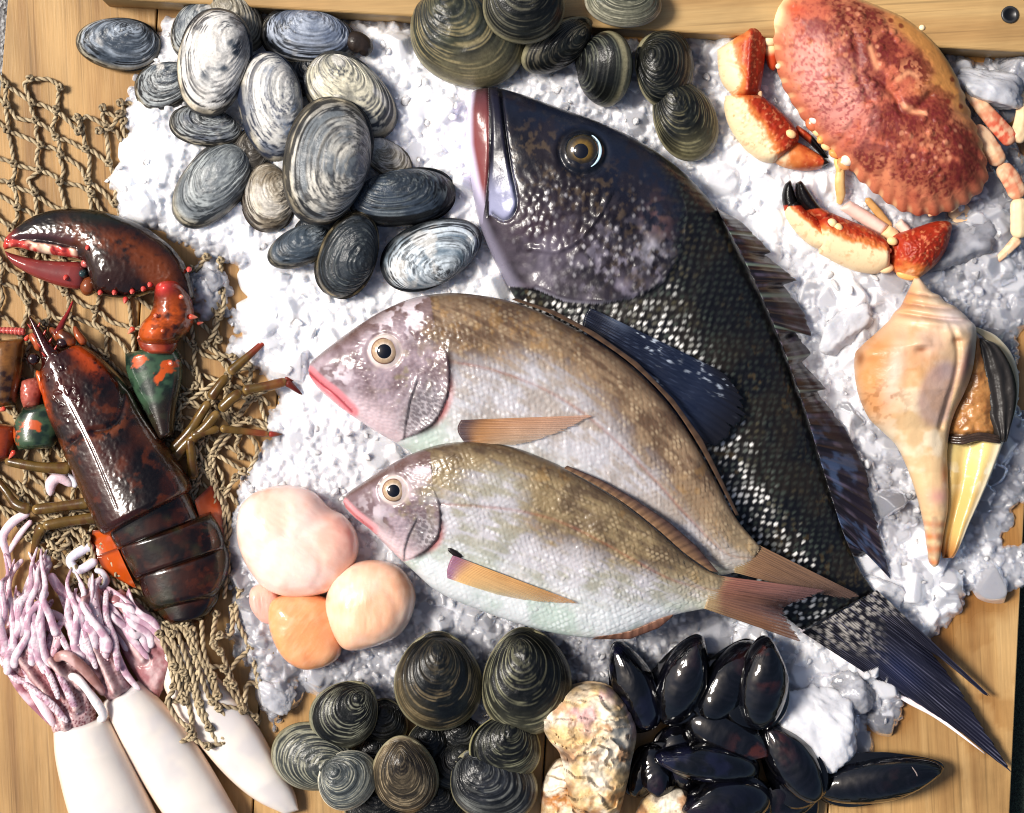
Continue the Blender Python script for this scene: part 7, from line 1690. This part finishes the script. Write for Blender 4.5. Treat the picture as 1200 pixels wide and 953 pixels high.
# ----------------------------------------------------------------------------
# squid
# ----------------------------------------------------------------------------
M_SQ = material('squid_flesh', bump=(9, .06), coat=.5, coatr=.1, sss=.5, sssr=(1, .8, .75), sssc=.004)
M_SQH = material('squid_skin', bump=(2.5, .3), bump2=(7, .12), coat=.45, coatr=.15, sss=.3, sssr=(1, .6, .6), sssc=.003)
SG_ = 'cleaned squid lying side by side'
def mantle_paint(seed):
    def f(p):
        n_ = fbm(p.x, p.y, 30, seed, 3); col = mix(full(p.x, C(226, 218, 210)), C(212, 206, 204), sstep(.4, .7, n_))
        col = mix(col, C(232, 200, 170), .6 * sstep(.72, .97, np.abs(p.c)))
        return col, .22
    return f
def head_paint(seed, dark=.7):
    def f(p):
        n_ = fbm(p.x, p.y, 18, seed, 4); sp = worley(p.x, p.y, 3.6, seed); sp2 = fbm(p.x, p.y, 6, seed + 4, 3)
        col = mix(full(p.x, C(204, 172, 172)), C(160, 108, 112), sstep(.35, .65, n_))
        col = mix(col, C(112, 48, 62), dark * sstep(.42, .18, sp[0]) * sstep(.3, .55, sp2 + .15 * (n_ - .5) + .15 * dark)); col = mix(col, C(150, 96, 92), .5 * dark * sstep(.45, .65, sp2))
        return col, .24
    return f
def arm_paint(seed, tint=.3, c0=(234, 214, 220), c1=(198, 150, 168)):
    def f(p):
        n_ = fbm(p.x, p.y, 12, seed, 3); col = mix(full(p.x, C(*c0)), C(*c1), tint * sstep(.35, .65, n_) + .35 * tint * np.clip(np.cos(p.a), 0, 1))
        return col, .2
    return f
def arm(th, P, r, seed, tint=.3, suckers=0, **k):
    r = np.asarray(r, float) * .74
    d = tube(P, r, m=14, step=1.6, flat=.8, paint=arm_paint(seed, tint, **k)); it = [d.data]
    if suckers:
        P = np.asarray(P, float); c = spl(P, suckers); rs = np.interp(np.linspace(0, 1, suckers), np.linspace(0, 1, len(np.atleast_1d(r))), np.atleast_1d(r))
        g = np.gradient(c, axis=0); g /= np.linalg.norm(g, axis=1)[:, None]
        for i in range(suckers):
            for s_ in (-1, 1):
                it.append(ball(c[i, 0] - g[i, 1] * s_ * rs[i] * .45, c[i, 1] + g[i, 0] * s_ * rs[i] * .45, c[i, 2] + rs[i] * .72, rs[i] * .16 + .5, sub=1, col=C(226, 190, 196), rough=.25))
    return th.part('arm', cat(it), M_SQH)
def mantle(th, Ac, Bc, T, base, seed, r0=.05, r1=.05):
    d = loft(Ac, Bc, 120, 60, T, base, pw=.8, bot=.5, r0=r0, r1=r1, paint=mantle_paint(seed), disp=lambda p: 4 * (fbm(p.x, p.y, 50, seed, 2) - .5))
    th.part('mantle', d.data, M_SQ)
def head(th, Ac, Bc, T, base, seed, dark, folds):
    def ds(p):
        d = 6 * (fbm(p.x, p.y, 16, seed, 3) - .5)
        for F in folds: q = pdist(p.x, p.y, F)[0]; d = d + 4.5 * np.exp(-(q / 5) ** 2) - 3 * np.exp(-((q - 8) / 3) ** 2)
        return d
    def pn(p):
        col, r = head_paint(seed, dark)(p)
        for F in folds:
            q = pdist(p.x, p.y, F)[0]; col = mix(col, C(226, 200, 196), .55 * np.exp(-(q / 3) ** 2)); col = mix(col, C(88, 38, 48), .45 * dark * np.exp(-((q - 7) / 2.2) ** 2))
        return col, r
    d = loft(Ac, Bc, 120, 80, T, base, pw=.8, bot=.5, r0=.1, r1=.1, disp=ds, paint=pn); th.part('head', d.data, M_SQH)

q3 = Thing('squid', 'white squid lying under the net tassel, its pale pink head by the lobster tail', 'squid', 260, 850, 14, SG_)
mantle(q3, [(178, 762), (190, 800), (212, 845), (236, 876), (268, 912), (300, 938), (334, 955)], [(222, 752), (244, 782), (282, 822), (306, 858), (326, 896), (344, 926), (350, 950)], lambda s: np.interp(s, [0, .3, .8, 1], [20, 26, 20, 8]), 12, 5, r1=.12)
head(q3, [(116, 700), (128, 730), (146, 768), (166, 802), (186, 818)], [(142, 690), (170, 712), (194, 732), (206, 752), (212, 770)], 20, 14, 15, .12, [[(130, 716), (150, 744), (170, 770)], [(150, 712), (172, 734), (196, 756)]])
arm(q3, [(118, 700, 16), (108, 686, 14), (106, 676, 12)], [9, 8, 5], 3, .3); arm(q3, [(128, 712, 20), (140, 734, 26), (152, 762, 28)], [7, 8, 5], 4, .2)
arm(q3, [(110, 640, 10), (96, 645, 13), (83, 655, 15), (86, 664, 15), (94, 668, 15), (114, 656, 12)], [7, 8, 7.5, 7, 7.5, 7], 5, .1, c0=(224, 222, 236))
arm(q3, [(110, 668, 12), (120, 671, 14), (125, 681, 14), (119, 690, 14), (112, 684, 13)], [4.5, 5, 5, 4.5, 3], 6, .1, c0=(196, 196, 206))
arm(q3, [(84, 570, 10), (70, 560, 12), (60, 566, 12), (58, 582, 10)], [5, 9, 10, 5], 7, .35); arm(q3, [(88, 572, 9), (84, 562, 9), (78, 556, 9)], [5, 5, 4], 7, .1, c0=(228, 226, 238))

q2 = Thing('squid', 'white squid in the middle of the three, with a brownish head and sucker lined arms', 'squid', 185, 850, 18, SG_)
mantle(q2, [(120, 822), (136, 856), (156, 896), (180, 936), (206, 975)], [(164, 796), (192, 824), (220, 856), (246, 896), (286, 966)], lambda s: np.interp(s, [0, .3, .8, 1], [26, 32, 28, 22]), 18, 7)
head(q2, [(84, 700), (88, 730), (96, 764), (112, 796), (132, 824)], [(116, 682), (124, 714), (136, 748), (148, 786), (158, 808)], 26, 24, 25, .55, [[(104, 700), (112, 740), (128, 780), (140, 806)], [(92, 724), (100, 756), (118, 790)]])
arm(q2, [(120, 676, 24), (112, 690, 34), (118, 722, 46), (130, 770, 46)], [5, 9, 11, 7], 11, .35, suckers=11)
arm(q2, [(80, 706, 34), (94, 722, 44), (102, 748, 48), (112, 782, 44)], [8, 11, 12, 7], 12, .2, suckers=9)
arm(q2, [(58, 672, 18), (72, 690, 26), (88, 700, 32), (106, 708, 34)], [7, 8.5, 8, 5], 13, .9, c0=(214, 184, 200))
arm(q2, [(58, 652, 14), (46, 664, 16), (36, 684, 20), (33, 704, 26), (44, 714, 32), (66, 718, 36), (82, 726, 42), (92, 742, 46), (97, 758, 44)], [7.5, 8.5, 8.5, 8, 8, 7, 6.5, 6, 4], 14, .2)
arm(q2, [(56, 656, 10), (48, 676, 12), (44, 700, 12)], [9, 9, 6], 15, .35)
q1 = Thing('squid', 'leftmost white squid with a purple spotted head and tangled tentacles', 'squid', 100, 850, 22, SG_)
mantle(q1, [(64, 850), (66, 884), (74, 924), (88, 975)], [(128, 838), (146, 872), (168, 918), (194, 975)], lambda s: np.interp(s, [0, .3, .8, 1], [30, 38, 34, 28]), 24, 9)
head(q1, [(-6, 742), (8, 774), (30, 806), (54, 830), (66, 862)], [(40, 716), (64, 742), (92, 770), (112, 806), (114, 852)], 28, 28, 35, 1.0, [[(20, 756), (46, 790), (72, 826), (84, 850)], [(46, 740), (76, 784), (96, 826)], [(66, 772), (100, 800)]])
arm(q1, [(-4, 736, 30), (10, 772, 34), (30, 806, 38), (56, 836, 38), (68, 850, 34)], [6, 9, 9, 8, 5], 21, .9, c0=(214, 178, 186), c1=(140, 84, 96))
arm(q1, [(36, 790, 48), (50, 810, 52), (64, 836, 50), (70, 850, 44)], [5, 10, 9, 4], 22, .05)
arm(q1, [(86, 790, 50), (96, 790, 56), (108, 802, 58), (122, 824, 52), (125, 836, 44), (118, 843, 40)], [6, 7, 6, 8, 7.5, 6], 23, .03, c0=(240, 236, 234))
arm(q1, [(24, 656, 8), (10, 674, 10), (7, 694, 12), (14, 710, 18), (28, 716, 28), (38, 726, 38), (38, 752, 46), (42, 790, 50)], [4, 5.5, 6, 6, 6, 5.5, 5.5, 4], 24, .4)
arm(q1, [(-6, 704, 12), (8, 726, 22), (18, 744, 32), (28, 766, 42)], [4, 5, 6.5, 6], 25, .4)
arm(q1, [(34, 600, 18), (14, 612, 18), (2, 630, 16), (6, 652, 10), (9, 668, 8)], [6, 7.5, 7, 6, 3], 26, .35)
arm(q1, [(6, 650, 10), (22, 626, 14), (36, 610, 16)], [4, 5, 4], 27, .5)
arm(q1, [(50, 742, 44), (62, 730, 48), (74, 744, 50), (66, 768, 50)], [5, 8, 8, 6], 28, .6, suckers=6, c0=(214, 178, 182))
arm(q1, [(70, 770, 52), (84, 764, 58), (102, 776, 58), (118, 796, 52), (126, 812, 44)], [7, 9, 9, 8, 5], 29, .8, c0=(206, 170, 166), c1=(142, 96, 88))
arm(q1, [(4, 720, 30), (-2, 740, 34), (14, 760, 40)], [6, 9, 6], 30, .8, c0=(206, 160, 170), c1=(130, 70, 86))

# finer strands of the tangle
rs_ = np.random.default_rng(8)
def strand(th, P, r, seed, dark):
    P = np.array(P, float) + np.c_[rs_.normal(0, 1.5, (len(P), 2)), np.zeros(len(P))]
    th.part('arm', tube(P, r, m=12, step=1.4, flat=.6, paint=lambda p: (mix(mix(full(p.x, C(228, 212, 218)), C(188, 150, 168), sstep(.35, .65, fbm(p.x, p.y, 9, seed, 3))), C(112, 62, 70), dark * sstep(.40, .2, worley(p.x, p.y, 3.4, seed)[0])), .22)).data, M_SQH)
for i, (P, r) in enumerate([
    ([(2, 690, 10), (20, 720, 22), (34, 752, 34), (46, 780, 46)], [2.5, 3.5, 4, 3]), ([(60, 700, 20), (52, 724, 34), (56, 752, 46), (64, 778, 50)], [3, 4, 4.5, 3]), ([(76, 728, 38), (66, 744, 46), (58, 764, 50), (40, 778, 48)], [3, 4, 4, 3]),
    ([(-4, 760, 34), (14, 780, 42), (28, 790, 48), (44, 800, 50)], [3, 4.5, 5, 3]), ([(20, 734, 30), (30, 748, 40), (48, 752, 48), (70, 760, 50)], [3, 4, 4, 3]), ([(70, 776, 54), (80, 790, 58), (90, 812, 58), (96, 832, 54)], [3, 4, 5, 3]),
    ([(36, 796, 54), (52, 806, 58), (70, 822, 60), (84, 842, 58)], [3, 4, 5, 3]), ([(14, 690, 12), (26, 700, 18), (40, 700, 22), (56, 708, 28)], [2.5, 3.5, 3.5, 3]), ([(0, 748, 34), (16, 758, 42), (30, 772, 48), (38, 792, 52)], [3, 4.5, 4.5, 3]),
    ([(54, 770, 54), (64, 782, 58), (70, 800, 60), (78, 818, 60)], [3, 4, 4, 3])]): strand(q1, P, r, 60 + i, .8)
for i, (P, r) in enumerate([
    ([(66, 690, 24), (80, 712, 38), (88, 740, 48), (100, 770, 52)], [3, 4, 5, 3]), ([(104, 690, 36), (100, 716, 46), (108, 744, 54), (122, 780, 54)], [3, 4, 5, 3]), ([(126, 690, 30), (130, 720, 44), (138, 750, 48), (144, 784, 46)], [3, 4, 5, 3]),
    ([(88, 716, 42), (76, 730, 48), (80, 748, 52), (92, 764, 54)], [3, 4, 4, 3])]): strand(q2, P, r, 80 + i, .5)
for i, (P, r) in enumerate([
    ([(112, 696, 24), (136, 716, 34), (158, 742, 38), (176, 770, 38)], [3, 4, 5, 3]), ([(126, 686, 20), (148, 700, 30), (172, 722, 36), (192, 746, 36)], [3, 4, 5, 3]), ([(120, 716, 26), (134, 748, 36), (150, 782, 38), (168, 806, 36)], [3, 4, 5, 3])]): strand(q3, P, r, 90 + i, .2)

r9 = np.random.default_rng(77)
def wiggle(p0, p1, h0, h1, n=5, amp=9):
    t = np.linspace(0, 1, n); P = A(*p0) + (A(*p1) - A(*p0)) * t[:, None] + r9.normal(0, amp, (n, 2)) * np.sin(PI * t)[:, None]
    return np.c_[P, np.interp(t, [0, .5, 1], [h0, max(h0, h1) + 6, h1]) + r9.uniform(-1.5, 1.5, n)]
for i in range(15):
    u = i / 14; a = (-2 + 66 * r9.random(), r9.uniform(636, 700)); b = (8 + 62 * u + r9.normal(0, 4), r9.uniform(744, 790)); strand(q1, wiggle(a, b, 14, 54, 6, 5), [1.2, 2.4, 3.6, 4.6, 5.0], 120 + i, r9.uniform(0, .35))
for i in range(8):
    u = i / 7; a = (66 + 56 * r9.random(), r9.uniform(660, 690)); b = (92 + 44 * u, r9.uniform(738, 770)); strand(q2, wiggle(a, b, 30, 50, 5, 5), [1.2, 2.6, 4.0, 5.0, 5.2], 150 + i, r9.uniform(0, .3))
for i in range(6):
    a = (r9.uniform(114, 150), r9.uniform(686, 706)); b = (r9.uniform(150, 196), r9.uniform(736, 780)); strand(q3, wiggle(a, b, 20, 34, 5, 4), [1.2, 2.6, 4.0, 5.0, 5.2], 180 + i, r9.uniform(0, .2))
